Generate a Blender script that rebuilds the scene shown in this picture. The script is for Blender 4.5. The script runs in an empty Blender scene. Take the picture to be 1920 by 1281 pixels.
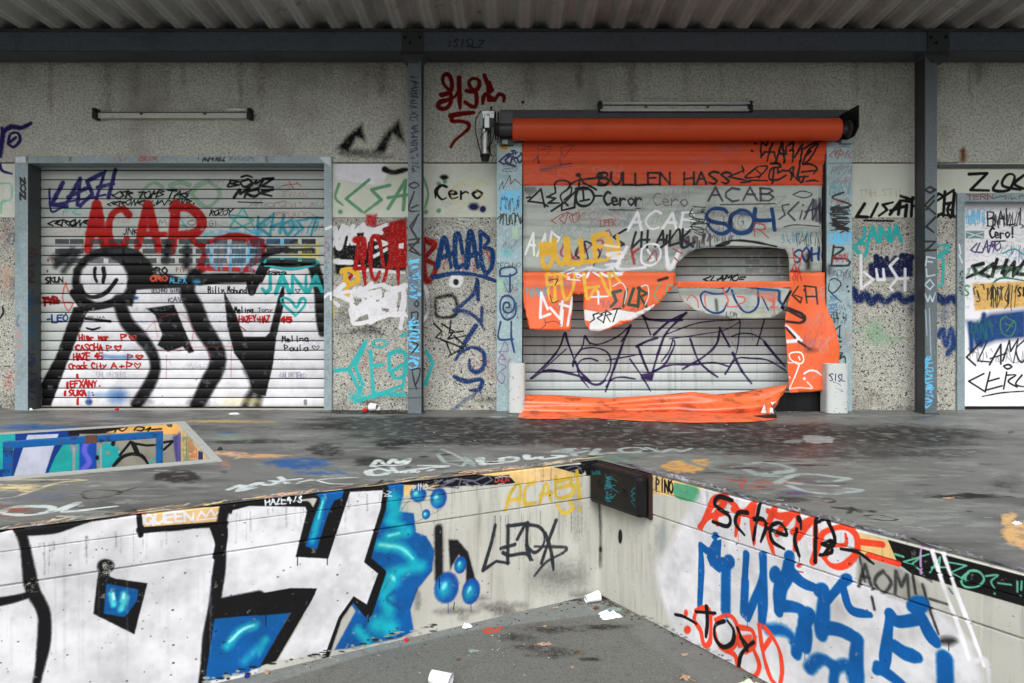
import bpy, bmesh, math, random
import numpy as np
from mathutils import Vector

# ------------------------------------------------------------ camera, sky, sun
scene = bpy.context.scene
F = 1345.0            # focal length in photo pixels (1920 wide)
HOR = 612.0           # horizon row
CAMH = 0.934          # eye above the loading platform (platform floor is z = 0)
cam_d = bpy.data.cameras.new('camera'); cam = bpy.data.objects.new('camera', cam_d)
scene.collection.objects.link(cam); scene.camera = cam
cam.location = (0, 0, CAMH); cam.rotation_euler = (math.radians(90), 0, 0)
cam_d.sensor_width = 36; cam_d.lens = 36 * F / 1920; cam_d.shift_y = -(640.5 - HOR) / 1920
cam_d.clip_end = 500
SUN_EL, SUN_AZ = math.radians(48), math.radians(190)   # azimuth measured from +Y, clockwise
w = bpy.data.worlds.new('World'); scene.world = w; w.use_nodes = True
nt = w.node_tree; nt.nodes.clear()
sky = nt.nodes.new('ShaderNodeTexSky'); sky.sky_type = 'NISHITA'; sky.sun_disc = False
sky.sun_elevation = SUN_EL; sky.sun_rotation = SUN_AZ
sky.air_density = 1.6; sky.dust_density = 6; sky.ozone_density = 1
hs = nt.nodes.new('ShaderNodeHueSaturation'); hs.inputs['Saturation'].default_value = 0.12
bg = nt.nodes.new('ShaderNodeBackground'); bg.inputs['Strength'].default_value = 0.15
out = nt.nodes.new('ShaderNodeOutputWorld')
nt.links.new(sky.outputs[0], hs.inputs['Color']); nt.links.new(hs.outputs[0], bg.inputs[0]); nt.links.new(bg.outputs[0], out.inputs[0])
sd = bpy.data.lights.new('sun', 'SUN'); sd.energy = 1.2; sd.angle = math.radians(40); sd.color = (1.0, 0.985, 0.96)
sun = bpy.data.objects.new('sun', sd); scene.collection.objects.link(sun)
_d = Vector((math.sin(SUN_AZ) * math.cos(SUN_EL), math.cos(SUN_AZ) * math.cos(SUN_EL), math.sin(SUN_EL)))
sun.rotation_euler = _d.to_track_quat('Z', 'Y').to_euler(); sun.location = (0, -5, 8)
scene.view_settings.view_transform = 'Standard'; scene.view_settings.look = 'None'
scene.view_settings.gamma = 1; scene.view_settings.exposure = 0.44
scene.cycles.max_bounces = 8; scene.cycles.diffuse_bounces = 3

# ------------------------------------------------------------ projection of measured points
def P(u, v, Y): return (( u - 960) / F * Y, Y, CAMH + (HOR - v) / F * Y)
def ground(u, v, z=0.0):
    Y = (CAMH - z) * F / (v - HOR); return ((u - 960) / F * Y, Y, z)
C0 = np.array([0.605, 5.025])                       # inner corner of the dock notch
D1 = np.array([2290.0, 1345.0]); D1 /= np.hypot(*D1)  # along the left dock wall, away from the camera
D2 = np.array([-790.0, 1345.0]); D2 /= np.hypot(*D2)  # along the right dock wall, away from the camera
ZG = -0.938                                          # yard level

# ------------------------------------------------------------ paint: strokes rasterised into images kept in memory
class Canvas:
    def __init__(s, name, W, H, grain=0.12):
        s.name = name; s.W = int(W); s.H = int(H); s.rgb = np.zeros((s.H, s.W, 3), np.float32); s.a = np.zeros((s.H, s.W), np.float32)
        r = np.random.RandomState(len(name) * 7 + s.W)
        g = r.rand(s.H, s.W).astype(np.float32); k = 6
        c = r.rand(s.H // k + 2, s.W // k + 2).astype(np.float32); c = np.kron(c, np.ones((k, k), np.float32))[:s.H, :s.W]
        s.noise = 0.6 * g + 0.4 * c; s.grain = grain; s.img = None
    def scale(s, p): # photo px -> canvas px, local
        a = s.tc(np.array([p, p + [1, 0], p + [0, 1]], float)); j = a[1:] - a[0]
        return math.sqrt(abs(j[0, 0] * j[1, 1] - j[0, 1] * j[1, 0])) + 1e-6
    def over(s, y0, y1, x0, x1, al, col):
        n = s.noise[y0:y1, x0:x1]; al = np.clip(al * (1 + 1.9 * s.grain) - s.grain * n * 1.9, 0, 1)
        A = s.a[y0:y1, x0:x1]; R = s.rgb[y0:y1, x0:x1]
        na = al + A * (1 - al); k = (al / np.maximum(na, 1e-5))[..., None]
        s.rgb[y0:y1, x0:x1] = R * (1 - k) + np.array(col, np.float32) * k; s.a[y0:y1, x0:x1] = na
    def _dist(s, pts, rad, y0, y1, x0, x1, pad):
        D = np.full((y1 - y0, x1 - x0), 1e6, np.float32)
        for i in range(max(1, len(pts) - 1)):
            p = pts[i]; q = pts[min(i + 1, len(pts) - 1)]; r0 = rad[i]; r1 = rad[min(i + 1, len(pts) - 1)]
            m = max(r0, r1) + pad
            a0 = int(max(x0, min(p[0], q[0]) - m)); a1 = int(min(x1, max(p[0], q[0]) + m + 2))
            b0 = int(max(y0, min(p[1], q[1]) - m)); b1 = int(min(y1, max(p[1], q[1]) + m + 2))
            if a1 <= a0 or b1 <= b0: continue
            X = np.arange(a0, a1, dtype=np.float32)[None, :] + .5 - p[0]; Y = np.arange(b0, b1, dtype=np.float32)[:, None] + .5 - p[1]
            dx, dy = q[0] - p[0], q[1] - p[1]; L = dx * dx + dy * dy
            t = np.clip((X * dx + Y * dy) / L, 0, 1) if L > 1e-9 else 0 * (X + Y)
            d = np.sqrt((X - t * dx) ** 2 + (Y - t * dy) ** 2) - (r0 + (r1 - r0) * t)
            w = D[b0 - y0:b1 - y0, a0 - x0:a1 - x0]; np.minimum(w, d, out=w)
        return D
    def win(s, c, m):
        x0 = int(max(0, c[:, 0].min() - m)); x1 = int(min(s.W, c[:, 0].max() + m + 2))
        y0 = int(max(0, c[:, 1].min() - m)); y1 = int(min(s.H, c[:, 1].max() + m + 2)); return y0, y1, x0, x1
    def stroke(s, pts, w, col, soft=.25, op=1.0, smooth=True, taper=False):
        pts = np.array(pts, float)
        if len(pts) == 1: pts = np.vstack([pts, pts + .1])
        if smooth and len(pts) > 2: pts = catmull(pts)
        elif len(pts) > 1: pts = subdiv(pts)
        c = s.tc(pts); mid = s.scale(pts[len(pts) // 2]); e = s.scale(pts[0]); z = s.scale(pts[-1])
        n = len(pts); k = np.linspace(0, 1, n); sc = np.where(k < .5, e + (mid - e) * k * 2, mid + (z - mid) * (k - .5) * 2)
        rad = np.maximum(w * .5 * sc, .45)
        if n > 3:
            ph = float(pts[0].sum()) % 6.28; ln = np.concatenate([[0], np.cumsum(np.hypot(*np.diff(pts, axis=0).T))]); rad = rad * (1 + .13 * np.sin(ln / (w * 2.3 + 2) + ph) + .09 * np.sin(ln / (w * .9 + 1) + ph * 2)) * (1 - .22 * np.clip((k - .8) / .2, 0, 1))
        if taper: rad = rad * (0.35 + 0.65 * np.sin(np.clip(k * 1.15 + .12, 0, 1) * math.pi) ** .6)
        sp = max(1.1, soft * w * mid); m = rad.max() + sp + 2
        y0, y1, x0, x1 = s.win(c, m)
        if x1 <= x0 or y1 <= y0: return
        D = s._dist(c, rad, y0, y1, x0, x1, sp + 1)
        if soft >= .3 and rad.max() > 3: s.over(y0, y1, x0, x1, np.clip(.5 - (D - sp * .6) / (sp * 1.6), 0, 1) * .22 * (s.noise[y0:y1, x0:x1] > .45), col)
        s.over(y0, y1, x0, x1, np.clip(.5 - D / sp, 0, 1) * op, col)
    def poly(s, pts, col, soft=2.0, op=1.0, smooth=False):
        pts = np.array(pts, float); pts = np.vstack([pts, pts[:1]])
        pts = catmull(pts) if smooth else subdiv(pts)
        c = s.tc(pts); sp = max(1.1, soft * s.scale(pts.mean(0))); y0, y1, x0, x1 = s.win(c, sp + 2)
        if x1 <= x0 or y1 <= y0: return
        X = np.arange(x0, x1)[None, :] + .5; Y = np.arange(y0, y1)[:, None] + .5
        ins = np.zeros((y1 - y0, x1 - x0), bool)
        for p, q in zip(c[:-1], c[1:]):
            if p[1] == q[1]: continue
            ins ^= ((p[1] > Y) != (q[1] > Y)) & (X < (q[0] - p[0]) * (Y - p[1]) / (q[1] - p[1]) + p[0])
        D = np.abs(s._dist(c, np.zeros(len(c)), y0, y1, x0, x1, sp + 2)); D = np.where(ins, -D, D)
        s.over(y0, y1, x0, x1, np.clip(.5 - D / sp, 0, 1) * op, col)
    def blob(s, cx, cy, rx, ry, col, op=.8, hard=0.0, rot=0):
        t = np.linspace(0, 2 * math.pi, 20)[:-1]; cr, sr = math.cos(rot), math.sin(rot)
        k = 1.0
        pts = np.stack([cx + k * (rx * np.cos(t) * cr - ry * np.sin(t) * sr), cy + k * (rx * np.cos(t) * sr + ry * np.sin(t) * cr)], 1)
        s.poly(pts, col, soft=min(rx, ry) * (1.3 * (1 - hard) + .12), op=op)
    def age(s, sd=1, pits=200, stain=.12, chips=0.0):
        """weathering of the paint film: blotches, pits and chipped spots"""
        r = np.random.RandomState(sd); m = np.zeros((s.H, s.W), np.float32)
        for k, wt in ((90, .5), (34, .3), (11, .2)):
            q = r.rand(s.H // k + 3, s.W // k + 3).astype(np.float32); yy = np.arange(s.H) / k; xx = np.arange(s.W) / k
            y0 = yy.astype(int); x0 = xx.astype(int); fy = (yy - y0)[:, None]; fx = (xx - x0)[None, :]; fy = fy * fy * (3 - 2 * fy); fx = fx * fx * (3 - 2 * fx)
            g00 = q[y0][:, x0]; g01 = q[y0][:, x0 + 1]; g10 = q[y0 + 1][:, x0]; g11 = q[y0 + 1][:, x0 + 1]
            m += wt * ((g00 * (1 - fx) + g01 * fx) * (1 - fy) + (g10 * (1 - fx) + g11 * fx) * fy)
        s.rgb *= (1 - stain * np.clip((m - .35) * 3, 0, 1))[..., None]
        if chips: s.a *= 1 - np.clip((m + .25 * (s.noise - .5) - (1 - chips)) * 14, 0, .85)
        for i in range(pits):
            x, y, q = r.randint(2, s.W - 4), r.randint(2, s.H - 4), r.randint(1, 4); k = r.uniform(.3, .8)
            s.rgb[y:y + q, x:x + q + 1] = s.rgb[y:y + q, x:x + q + 1] * (1 - k) + .12 * k; s.a[y:y + q, x:x + q + 1] = np.maximum(s.a[y:y + q, x:x + q + 1], k)
    def image(s):
        if s.img is None:
            im = bpy.data.images.new(s.name, s.W, s.H, alpha=True); im.alpha_mode = 'CHANNEL_PACKED'
            px = np.concatenate([np.clip(s.rgb, 0, 1), s.a[..., None]], 2)[::-1]
            im.pixels.foreach_set(np.ascontiguousarray(px, np.float32).ravel()); im.update(); im.pack(); s.img = im
        return s.img
class Frontal(Canvas):   # a wall face square to the view: coordinates of the photo, object at depth Y
    def __init__(s, name, u0, v0, u1, v1, Y, k=1.0, **a):
        super().__init__(name, (u1 - u0) * k, (v1 - v0) * k, **a); s.q = (u0, v0, Y, k); s.ext = (u1 - u0, v1 - v0)
    def tc(s, p): u0, v0, Y, k = s.q; return (np.asarray(p) - [u0, v0]) * k
    def uv(s, co):
        u0, v0, Y, k = s.q; u = 960 + F * co[0] / Y; v = HOR - F * (co[2] - CAMH) / Y
        return ((u - u0) / s.ext[0], 1 - (v - v0) / s.ext[1])
class Planar(Canvas):    # vertical plane through (ox,oy) along d
    def __init__(s, name, o, d, s0, s1, z0, z1, ppm, **a):
        super().__init__(name, (s1 - s0) * ppm, (z1 - z0) * ppm, **a); s.o = np.array(o); s.d = np.array(d); s.r = (s0, s1, z0, z1, ppm)
    def tc(s, p):
        p = np.asarray(p, float); a = (p[:, 0] - 960) / F; b = (HOR - p[:, 1]) / F; nx, ny = -s.d[1], s.d[0]
        Y = (s.o[0] * nx + s.o[1] * ny) / (a * nx + ny); z = CAMH + b * Y
        t = (a * Y - s.o[0]) * s.d[0] + (Y - s.o[1]) * s.d[1]; s0, s1, z0, z1, ppm = s.r
        return np.stack([(t - s0) * ppm, (z1 - z) * ppm], 1)
    def uv(s, co):
        s0, s1, z0, z1, ppm = s.r; t = (co[0] - s.o[0]) * s.d[0] + (co[1] - s.o[1]) * s.d[1]
        return ((t - s0) / (s1 - s0), (co[2] - z0) / (z1 - z0))
class Flat(Canvas):      # horizontal plane at z
    def scale(s, p): return super().scale(p) * 1.45
    def __init__(s, name, x0, x1, y0, y1, z, ppm, **a):
        super().__init__(name, (x1 - x0) * ppm, (y1 - y0) * ppm, **a); s.r = (x0, x1, y0, y1, z, ppm)
    def tc(s, p):
        x0, x1, y0, y1, z, ppm = s.r; p = np.asarray(p, float); Y = (CAMH - z) * F / np.maximum(p[:, 1] - HOR, 5)
        return np.stack([((p[:, 0] - 960) / F * Y - x0) * ppm, (y1 - Y) * ppm], 1)
    def uv(s, co):
        x0, x1, y0, y1, z, ppm = s.r; return ((co[0] - x0) / (x1 - x0), (co[1] - y0) / (y1 - y0))
def subdiv(p):
    out = []
    for a, b in zip(p[:-1], p[1:]):
        n = max(1, int(np.hypot(*(b - a)) / 40))
        out += [a + (b - a) * i / n for i in range(n)]
    return np.array(out + [p[-1]])
def catmull(p):
    q = np.vstack([2 * p[0] - p[1], p, 2 * p[-1] - p[-2]]); out = []
    for i in range(1, len(q) - 2):
        n = int(min(8, max(2, np.hypot(*(q[i + 1] - q[i])) / 4)))
        for k in range(n):
            t = k / n
            out.append(.5 * (2 * q[i] + (q[i + 1] - q[i - 1]) * t + (2 * q[i - 1] - 5 * q[i] + 4 * q[i + 1] - q[i + 2]) * t * t + (3 * q[i] - q[i - 1] - 3 * q[i + 1] + q[i + 2]) * t ** 3))
    return np.array(out + [p[-1]])
FONT = {k: v for k, v in (l.split(' ', 1) for l in '''A 09 30 69|25 55
B 00 09|~00 40 52 34 04|~04 44 66 49 09
C ~61 30 03 06 39 68
D 00 09|~00 31 54 37 09
E 60 00 09 69|04 54
F 60 00 09|04 44
G ~61 30 03 06 39 67|67 64 34
H 00 09|60 69|05 64
I 30 39
J 50 57 39 17
K 00 09|60 04 69
L 00 09 69
M 09 10 35 50 69
N 09 00 69 60
O ~30 03 06 39 66 63 30
P 00 09|~00 42 53 35 05
Q ~30 03 06 39 66 63 30|46 69
R 00 09|~00 41 53 34 04|24 69
S ~61 30 02 24 46 57 39 08
T 00 60|30 39
U ~00 06 39 66 60
V 00 39 60
W 00 19 33 59 60
X 00 69|60 09
Y 00 34 60|34 39
Z 00 60 09 69
1 13 30 39
2 ~02 20 52 36 09|09 69
3 ~01 40 52 24 56 49 08
4 40 05 65|40 49
5 60 00 04|~04 54 66 49 08
7 00 60 29
8 ~30 12 34 57 39 17 34 52 30
a ~65 34 06 39 66|64 69
c ~54 24 06 29 58
d 60 69|~65 34 06 39 67
e ~06 56 34 14 06 29 68
h 00 09|~05 34 55 59
i 34 39|31 32
k 00 09|54 06 59
l 20 29
m 04 09|~05 24 35 39|~35 54 65 69
n 04 09|~05 34 55 59
o ~34 06 39 66 34
r 04 09|~06 34 55
s ~64 24 26 57 39 08
t 30 38 59|04 54
u ~04 07 39 56|54 59
w ~03 19 34 59 63
y 04 37|64 09
ß ~09 02 20 52 34|~34 66 49 38
! 30 36|38 39
- 15 55
= 13 53|17 57
+ 15 55|33 37
. 38 39
: 33 34|37 38
* ~39 04 12 34 52 64 39
^ 09 06 20 35 50 66 69
'''.strip().split('\n'))}
GFONT = {k: v for k, v in (l.split(' ', 1) for l in '''A 09 40 59|06 74
B 10 08|00 62 14 66 09
C 60 06 59
E 60 12 42 05 69
G 60 05 39 66 35 64
H 10 09|60 58|05 64
I 40 29
L 30 08 69
M 09 20 35 60 59
N 09 20 49 60
O ~50 14 19 56 60 40
P 10 09|00 53 15
R 10 09|00 63 24 69
S 61 12 46 09
T 00 70|40 29
U 10 28 60
Z 00 60 08 69
O ~40 04 39 65 40'''.split('\n'))}
def text(cv, t, p0, p1, h, col, lw, seed=0, jit=.085, slant=.0, soft=.25, op=1, smooth=None, fill=.8, up=None, g=False):
    """hand-drawn lettering on a baseline p0->p1 (photo px), letters h tall"""
    rg = random.Random(seed * 31 + len(t)); p0 = np.array(p0, float); p1 = np.array(p1, float); b = p1 - p0; n = len(t)
    upv = np.array([0., -1.]) * h if up is None else np.array(up, float) * h
    upv = upv + b / max(1e-6, np.hypot(*b)) * slant * h
    for i, ch in enumerate(t):
        gl = (GFONT.get(ch) if g else None) or FONT.get(ch) or FONT.get(ch.upper())
        if not gl or ch == ' ': continue
        o = p0 + b * (i / n); cw = b / n * fill; hh = 1 + rg.uniform(-1, 1) * jit * 1.5; oy = rg.uniform(-.6, .6) * jit
        for st in gl.split('|'):
            sm = st[0] == '~'; st = st.lstrip('~')
            pts = []
            for q in st.split():
                x = int(q[0]) / 6 + rg.uniform(-jit, jit); y = 1 - int(q[1]) / 9 + rg.uniform(-jit, jit) * .7
                pts.append(o + cw * x + upv * (y * hh + oy))
            cv.stroke(pts, lw * 1.18 * rg.uniform(.85, 1.2), col, soft, op, smooth=sm if smooth is None else smooth)
_v = [0, 0, 1]
def view(x, y, k): _v[:] = [x, y, k]
def L(s):
    if isinstance(s, str): s = [tuple(map(float, q.split(','))) for q in s.split()]
    return [(_v[0] + x * _v[2], _v[1] + y * _v[2]) for x, y in s]
def st(cv, s, w, col, soft=.25, op=1, smooth=True, **k):
    for q in s.split('|'): cv.stroke(L(q), w * _v[2], col, soft, op, smooth, **k)
def pg(cv, s, col, soft=6, op=1, smooth=False):
    for q in s.split('|'): cv.poly(L(q), col, soft * _v[2], op, smooth)
def tx(cv, t, p0, p1, h, col, lw, seed=1, **k):
    a, b = L([p0, p1]); text(cv, t, a, b, h * _v[2], col, lw * _v[2], seed, **k)
def tg(cv, t, p0, p1, h, col, lw, seed=1, **k):
    tx(cv, t, p0, p1, h, col, lw, seed, **{**dict(g=True, slant=.22, jit=.09, fill=1.0), **k})
def bl(cv, x, y, rx, ry, col, op=.8, hard=0, rot=0):
    (a, b), = L([(x, y)]); cv.blob(a, b, rx * _v[2], ry * _v[2], col, op, hard, rot)
def scrib(cv, x0, y0, x1, y1, col, lw, n=8, seed=1, op=.9, soft=.3, vert=False):
    """illegible tag: chained zig-zag letters inside a box"""
    rg = random.Random(seed); k = 0
    for j in range(n):
        t0 = j / n; t1 = (j + 1.25) / n; pts = []
        for i in range(rg.choice([3, 4, 4, 5])):
            a = rg.uniform(t0, t1); b = rg.uniform(0, 1); 
            if i % 2: b = 1 - b * .3 if rg.random() < .5 else b * .3
            pts.append((x0 + (x1 - x0) * (b if vert else a), y0 + (y1 - y0) * (a if vert else b)))
        cv.stroke(L(pts), lw * _v[2], col, soft, op, smooth=rg.random() < .45)
BK = (.035, .035, .045); WH = (.85, .85, .87); RD = (.68, .07, .06); DR_ = (.5, .03, .04); BL = (.0, .2, .4); NV = (.09, .1, .32)
TQ = (.16, .66, .66); OR = (.93, .3, .14); YE = (.84, .66, .2); PU = (.19, .11, .3); GN = (.36, .6, .44); GY = (.3, .32, .36); CR = (.9, .76, .5)
LB = (.35, .72, .9); BRB = (.0, .33, .6)
# ------------------------------------------------------------ graffiti, surface by surface (positions measured in the photo)
vA = (0, 260, .4137); vB = (600, 60, .5696); vC = (900, 160, .28107); vD = (1240, 160, .28107); vE = (900, 500, .23414); vF = (1240, 500, .23414)
vG = (1560, 60, .5696); vH = (0, 760, .40609); vI = (400, 860, .32864); vJ = (880, 820, .36004); vK = (1200, 860, .32877); vL = (1500, 860, .32864)
vM = (400, 740, .29167); vN = (900, 740, .29167); vO = (1400, 740, .27083); vP = (0, 770, .22917); vQ = (1050, 830, .14052)

# --- left roller shutter
c = LS = Frontal('paint_left_shutter', 40, 300, 640, 775, 8.2, 1.3, grain=.1); view(*vA)
pg(c, '190,1212 330,780 360,600 600,560 640,650 860,640 950,630 1140,640 1180,560 1430,560 1470,700 1470,1212', WH, 20)
pg(c, '200,150 900,150 1000,600 700,600 200,640', (.74, .76, .74), 60, .5)
def under(cv, sd, n, x0, y0, x1, y1, wmin, wmax, hmin, hmax, lw, op):
    r = random.Random(sd); cols = [(.45, .5, .55), (.62, .3, .27), (.3, .55, .58), (.35, .5, .4), (.3, .28, .4), (.6, .6, .58), (.25, .25, .27), (.3, .45, .62)]
    for i in range(n):
        x, y, w_, h_ = r.uniform(x0, x1), r.uniform(y0, y1), r.uniform(wmin, wmax), r.uniform(hmin, hmax); col = r.choice(cols)
        if r.random() < .45: text(cv, ''.join(r.choice('CEROAMSLZNK') for _ in range(r.randint(3, 5))), (x, y), (x + w_, y - r.uniform(-3, 3)), h_, col, lw * r.uniform(.6, 1.3), i, jit=.12, slant=.25, g=True, op=op * r.uniform(.5, 1), fill=1)
        else:
            view(0, 0, 1); scrib(cv, x, y - h_, x + w_, y, col, lw * r.uniform(.5, 1.2), r.randint(4, 9), sd + i, op * r.uniform(.5, 1), .4)
under(LS, 3, 46, 80, 345, 590, 480, 25, 70, 7, 14, 1.5, .5); under(LS, 4, 26, 260, 545, 590, 700, 25, 60, 6, 11, 1.1, .4); view(*vA)
tx(c, 'CSO', (640, 300), (1010, 300), 95, GN, 16, 3, op=.55, jit=.1)
tg(c, 'LASH', (235, 315), (500, 290), 125, (.16, .16, .42), 15, 2, slant=.2, jit=.09); st(c, '225,230 235,330 300,300|240,300 480,255', 10, (.16, .16, .42))
tg(c, 'CSR TOMB', (510, 272), (740, 268), 32, BK, 6, 4, jit=.1); tg(c, 'TAG,', (755, 270), (890, 266), 34, BK, 6, 5, jit=.1)
tg(c, 'CERONE LUVYOUR', (485, 304), (870, 300), 24, BK, 5, 6, jit=.12); bl(c, 880, 295, 5, 5, BK, 1, 1); bl(c, 510, 255, 5, 5, BK, 1, 1)
tg(c, 'BOMZ', (1035, 220), (1235, 220), 34, BK, 9, 7, jit=.09); tg(c, 'MOE', (1060, 268), (1235, 264), 36, BK, 10, 8, jit=.09); st(c, '1095,175 1120,168 1145,176', 9, BK); st(c, '1080,288 1190,291', 6, BK)
st(c, '1280,215 1350,205|1310,195 1330,225|1345,200 1365,215', 5, (.75, .3, .2), op=.8); scrib(c, 1265, 235, 1400, 270, (.75, .45, .35), 4, 7, 3, .5); scrib(c, 1230, 285, 1420, 312, (.75, .4, .35), 4, 8, 4, .6); scrib(c, 1230, 330, 1420, 358, (.75, .3, .3), 4, 8, 5, .6)
tx(c, 'FC', (290, 345), (380, 345), 26, TQ, 5, 9, op=.6); tg(c, 'CERONE', (215, 396), (410, 394), 26, BK, 7, 10, jit=.1); scrib(c, 250, 410, 640, 440, (.8, .5, .4), 4, 14, 6, .35)
tg(c, 'ROZOY', (950, 350), (1050, 348), 26, BK, 5, 11, jit=.1); tx(c, 'MILO', (720, 395), (900, 392), 26, BK, 3, 12, op=.6); tx(c, 'IGI', (930, 400), (990, 396), 24, BK, 3, 12, op=.7); tx(c, 'JNKIL', (555, 435), (690, 435), 26, BK, 4, 13)
st(c, '1100,315 1045,410 1150,370 1040,350 1160,430 1105,320', 9, TQ, op=.8); st(c, '1010,440 1100,455', 8, TQ, op=.7)
tg(c, 'KHOST', (1165, 440), (1445, 438), 85, (.15, .55, .62), 11, 14, jit=.1, op=.85, slant=.1); scrib(c, 1170, 360, 1440, 430, (.2, .6, .7), 8, 10, 7, .7); scrib(c, 920, 415, 1190, 445, LB, 12, 12, 8, .6)
st(c, '800,330 860,450 800,520|790,460 850,430', 9, TQ, op=.6)
# red ACAR
st(c, '398,505 440,300 476,505', 42, RD, .2, smooth=False); st(c, '400,432 480,430', 28, RD, .2); st(c, '585,345 555,320 510,345 492,420 510,485 555,495 575,455', 36, RD, .2)
st(c, '625,490 672,300 722,505', 40, RD, .2, smooth=False); st(c, '640,432 750,434', 24, RD, .2); st(c, '800,300 778,505', 46, RD, .2); st(c, '780,320 860,315 915,370 890,425 790,440', 40, RD, .2); st(c, '850,430 900,480 975,500', 34, RD, .2)
bl(c, 440, 400, 26, 60, RD, .5); bl(c, 675, 370, 24, 60, RD, .6)
# red/white patch
st(c, '985,460 1080,440 1195,470', 34, RD); st(c, '900,595 960,470', 34, RD); st(c, '900,600 1020,560 1150,600', 26, RD); st(c, '1040,440 1190,500 1100,600', 30, RD)
pg(c, '930,500 1010,455 1120,470 1110,590 960,590', (.82, .78, .78), 12, .9); tx(c, 'TXO', (940, 580), (1130, 580), 85, WH, 15, 15); st(c, '950,590 1130,596', 22, RD, op=.9); scrib(c, 930, 460, 1190, 610, LB, 9, 16, 9, .6)
scrib(c, 1310, 470, 1450, 570, (.86, .8, .4), 10, 10, 10, .7); scrib(c, 1200, 455, 1320, 475, LB, 14, 8, 11, .6)
# black character and letters
pg(c, '325,660 335,590 385,530 470,492 570,488 640,515 690,570 700,620 760,612 860,640 860,675 700,675 620,685 600,760 520,745 400,765 345,720', BK, 12)
pg(c, '225,540 260,580 300,545 360,510 280,505', BK, 30, .8); st(c, '255,578 330,505|290,600 350,520', 26, BK, .8, .8)
bl(c, 472, 643, 110, 106, WH, 1, .96)
st(c, '433,588 430,620 440,648', 16, BK, .3); st(c, '470,588 474,620 468,652', 16, BK, .3); st(c, '368,668 388,706 430,718 485,695 530,640', 18, BK, .3)
pg(c, '370,755 525,735 580,860 700,1000 640,1212 235,1212 300,1020 395,800', WH, 10)
pg(c, '335,765 420,752 390,800 312,1000 232,1210 188,1210 186,1110 255,985', BK, 10); st(c, '335,700 395,762 520,742 595,705', 40, BK, .2)
st(c, '540,735 575,830 640,900 690,970 705,1040 680,1110 620,1205', 58, BK, .3); bl(c, 640, 1190, 60, 25, BK, .35)
st(c, '600,660 700,655 860,655', 48, BK, .2); st(c, '880,615 850,690 885,770 915,850 980,955 985,1030 945,1110 890,1215', 70, BK, .25); bl(c, 900, 1195, 50, 30, BK, .5)
pg(c, '665,770 790,752 822,830 862,925 880,965 858,972 830,942 762,965 715,935 738,890 705,800', BK, 8)
st(c, '905,640 1000,632 1145,630', 44, BK, .2); st(c, '1125,625 1142,700 1180,600 1220,560 1330,560', 30, BK, .2); bl(c, 900, 625, 30, 28, BK, .9); bl(c, 893, 650, 20, 14, LB, .7)
st(c, '1300,500 1220,520 1200,560 1320,585 1400,575', 26, BK, .3, .9); st(c, '1205,490 1300,505 1420,500', 16, BK, .5, .8); st(c, '1180,640 1230,570 1380,570 1440,590', 26, BK, .2); st(c, '1425,580 1450,680 1452,790 1462,880', 54, BK, .25)
pg(c, '1015,690 1072,800 1105,898 1205,898 1222,880 1262,720 1292,640 1285,760 1252,900 1238,1020 1205,1165 1150,1150 1120,1050 1062,970 1032,850', BK, 8)
st(c, '1120,1040 1150,1120 1110,1210|1190,1100 1165,1205', 36, BK, .7, .8); bl(c, 1150, 1190, 40, 20, (.8, .75, .5), .5)
st(c, '760,480 752,550', 34, BK, .7, .9); st(c, '850,500 845,580', 34, BK, .7, .9)
tx(c, 'GRO', (680, 612), (765, 612), 26, BK, 8, 16); tx(c, 'ORO', (685, 645), (765, 645), 22, (.8, .3, .2), 6, 17); tx(c, 'ALEX', (770, 655), (850, 655), 24, LB, 5, 18, op=.8); tx(c, 'PIT K', (800, 605), (870, 605), 20, (.5, .3, .3), 3, 18)
tx(c, 'TECHNO GIRL', (685, 698), (825, 696), 18, (.3, .3, .35), 3, 19); tx(c, 'KAVE', (765, 742), (850, 742), 22, (.3, .3, .35), 3, 20); tx(c, 'Billy Mahund', (945, 700), (1120, 700), 26, BK, 4, 21); tx(c, 'Melina', (1065, 790), (1150, 788), 24, BK, 4, 22); tx(c, 'Tony', (1170, 785), (1240, 785), 20, GY, 3, 23)
st(c, '1200,615 1240,600 1300,612', 3, BK); tx(c, 'Jana', (1205, 618), (1300, 616), 20, BK, 4, 24)
tx(c, 'JANA', (1178, 700), (1475, 695), 78, TQ, 15, 25, jit=.05); st(c, '1200,560 1230,545 1410,550 1435,570 1320,590 1200,575', 12, TQ); st(c, '1338,800 1275,740 1285,720 1320,735 1345,765 1365,725 1385,730 1378,760 1338,805', 12, TQ); st(c, '1350,700 1338,682 1350,685 1362,682 1350,700', 3, BK)
tx(c, 'HAZEY+HAZ', (1085, 832), (1225, 832), 28, RD, 5, 26, jit=.1); tx(c, '45', (1275, 834), (1325, 832), 26, RD, 7, 27); st(c, '1090,850 1115,870', 4, RD)
tx(c, 'Melina', (1280, 920), (1400, 918), 26, BK, 4, 28); tx(c, 'Paula', (1290, 962), (1400, 960), 26, BK, 3.5, 29); st(c, '1430,960 1415,942 1425,938 1432,946 1442,938 1448,945 1430,960', 3, BK)
st(c, '650,890 690,840 760,800 830,800 875,860 860,940 800,965 700,960|755,980 755,1085|700,820 715,900|940,940 950,1000|1050,940 1048,1080|870,945 1060,940', 3, (.8, .2, .2), op=.6)
tx(c, 'Hier war', (360, 915), (500, 912), 26, RD, 6, 30); tx(c, 'P*', (550, 915), (625, 912), 26, RD, 5, 31); tx(c, 'CASCHA', (345, 962), (470, 960), 28, RD, 6, 32); tx(c, 'P*', (485, 960), (560, 958), 28, RD, 5, 33)
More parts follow.
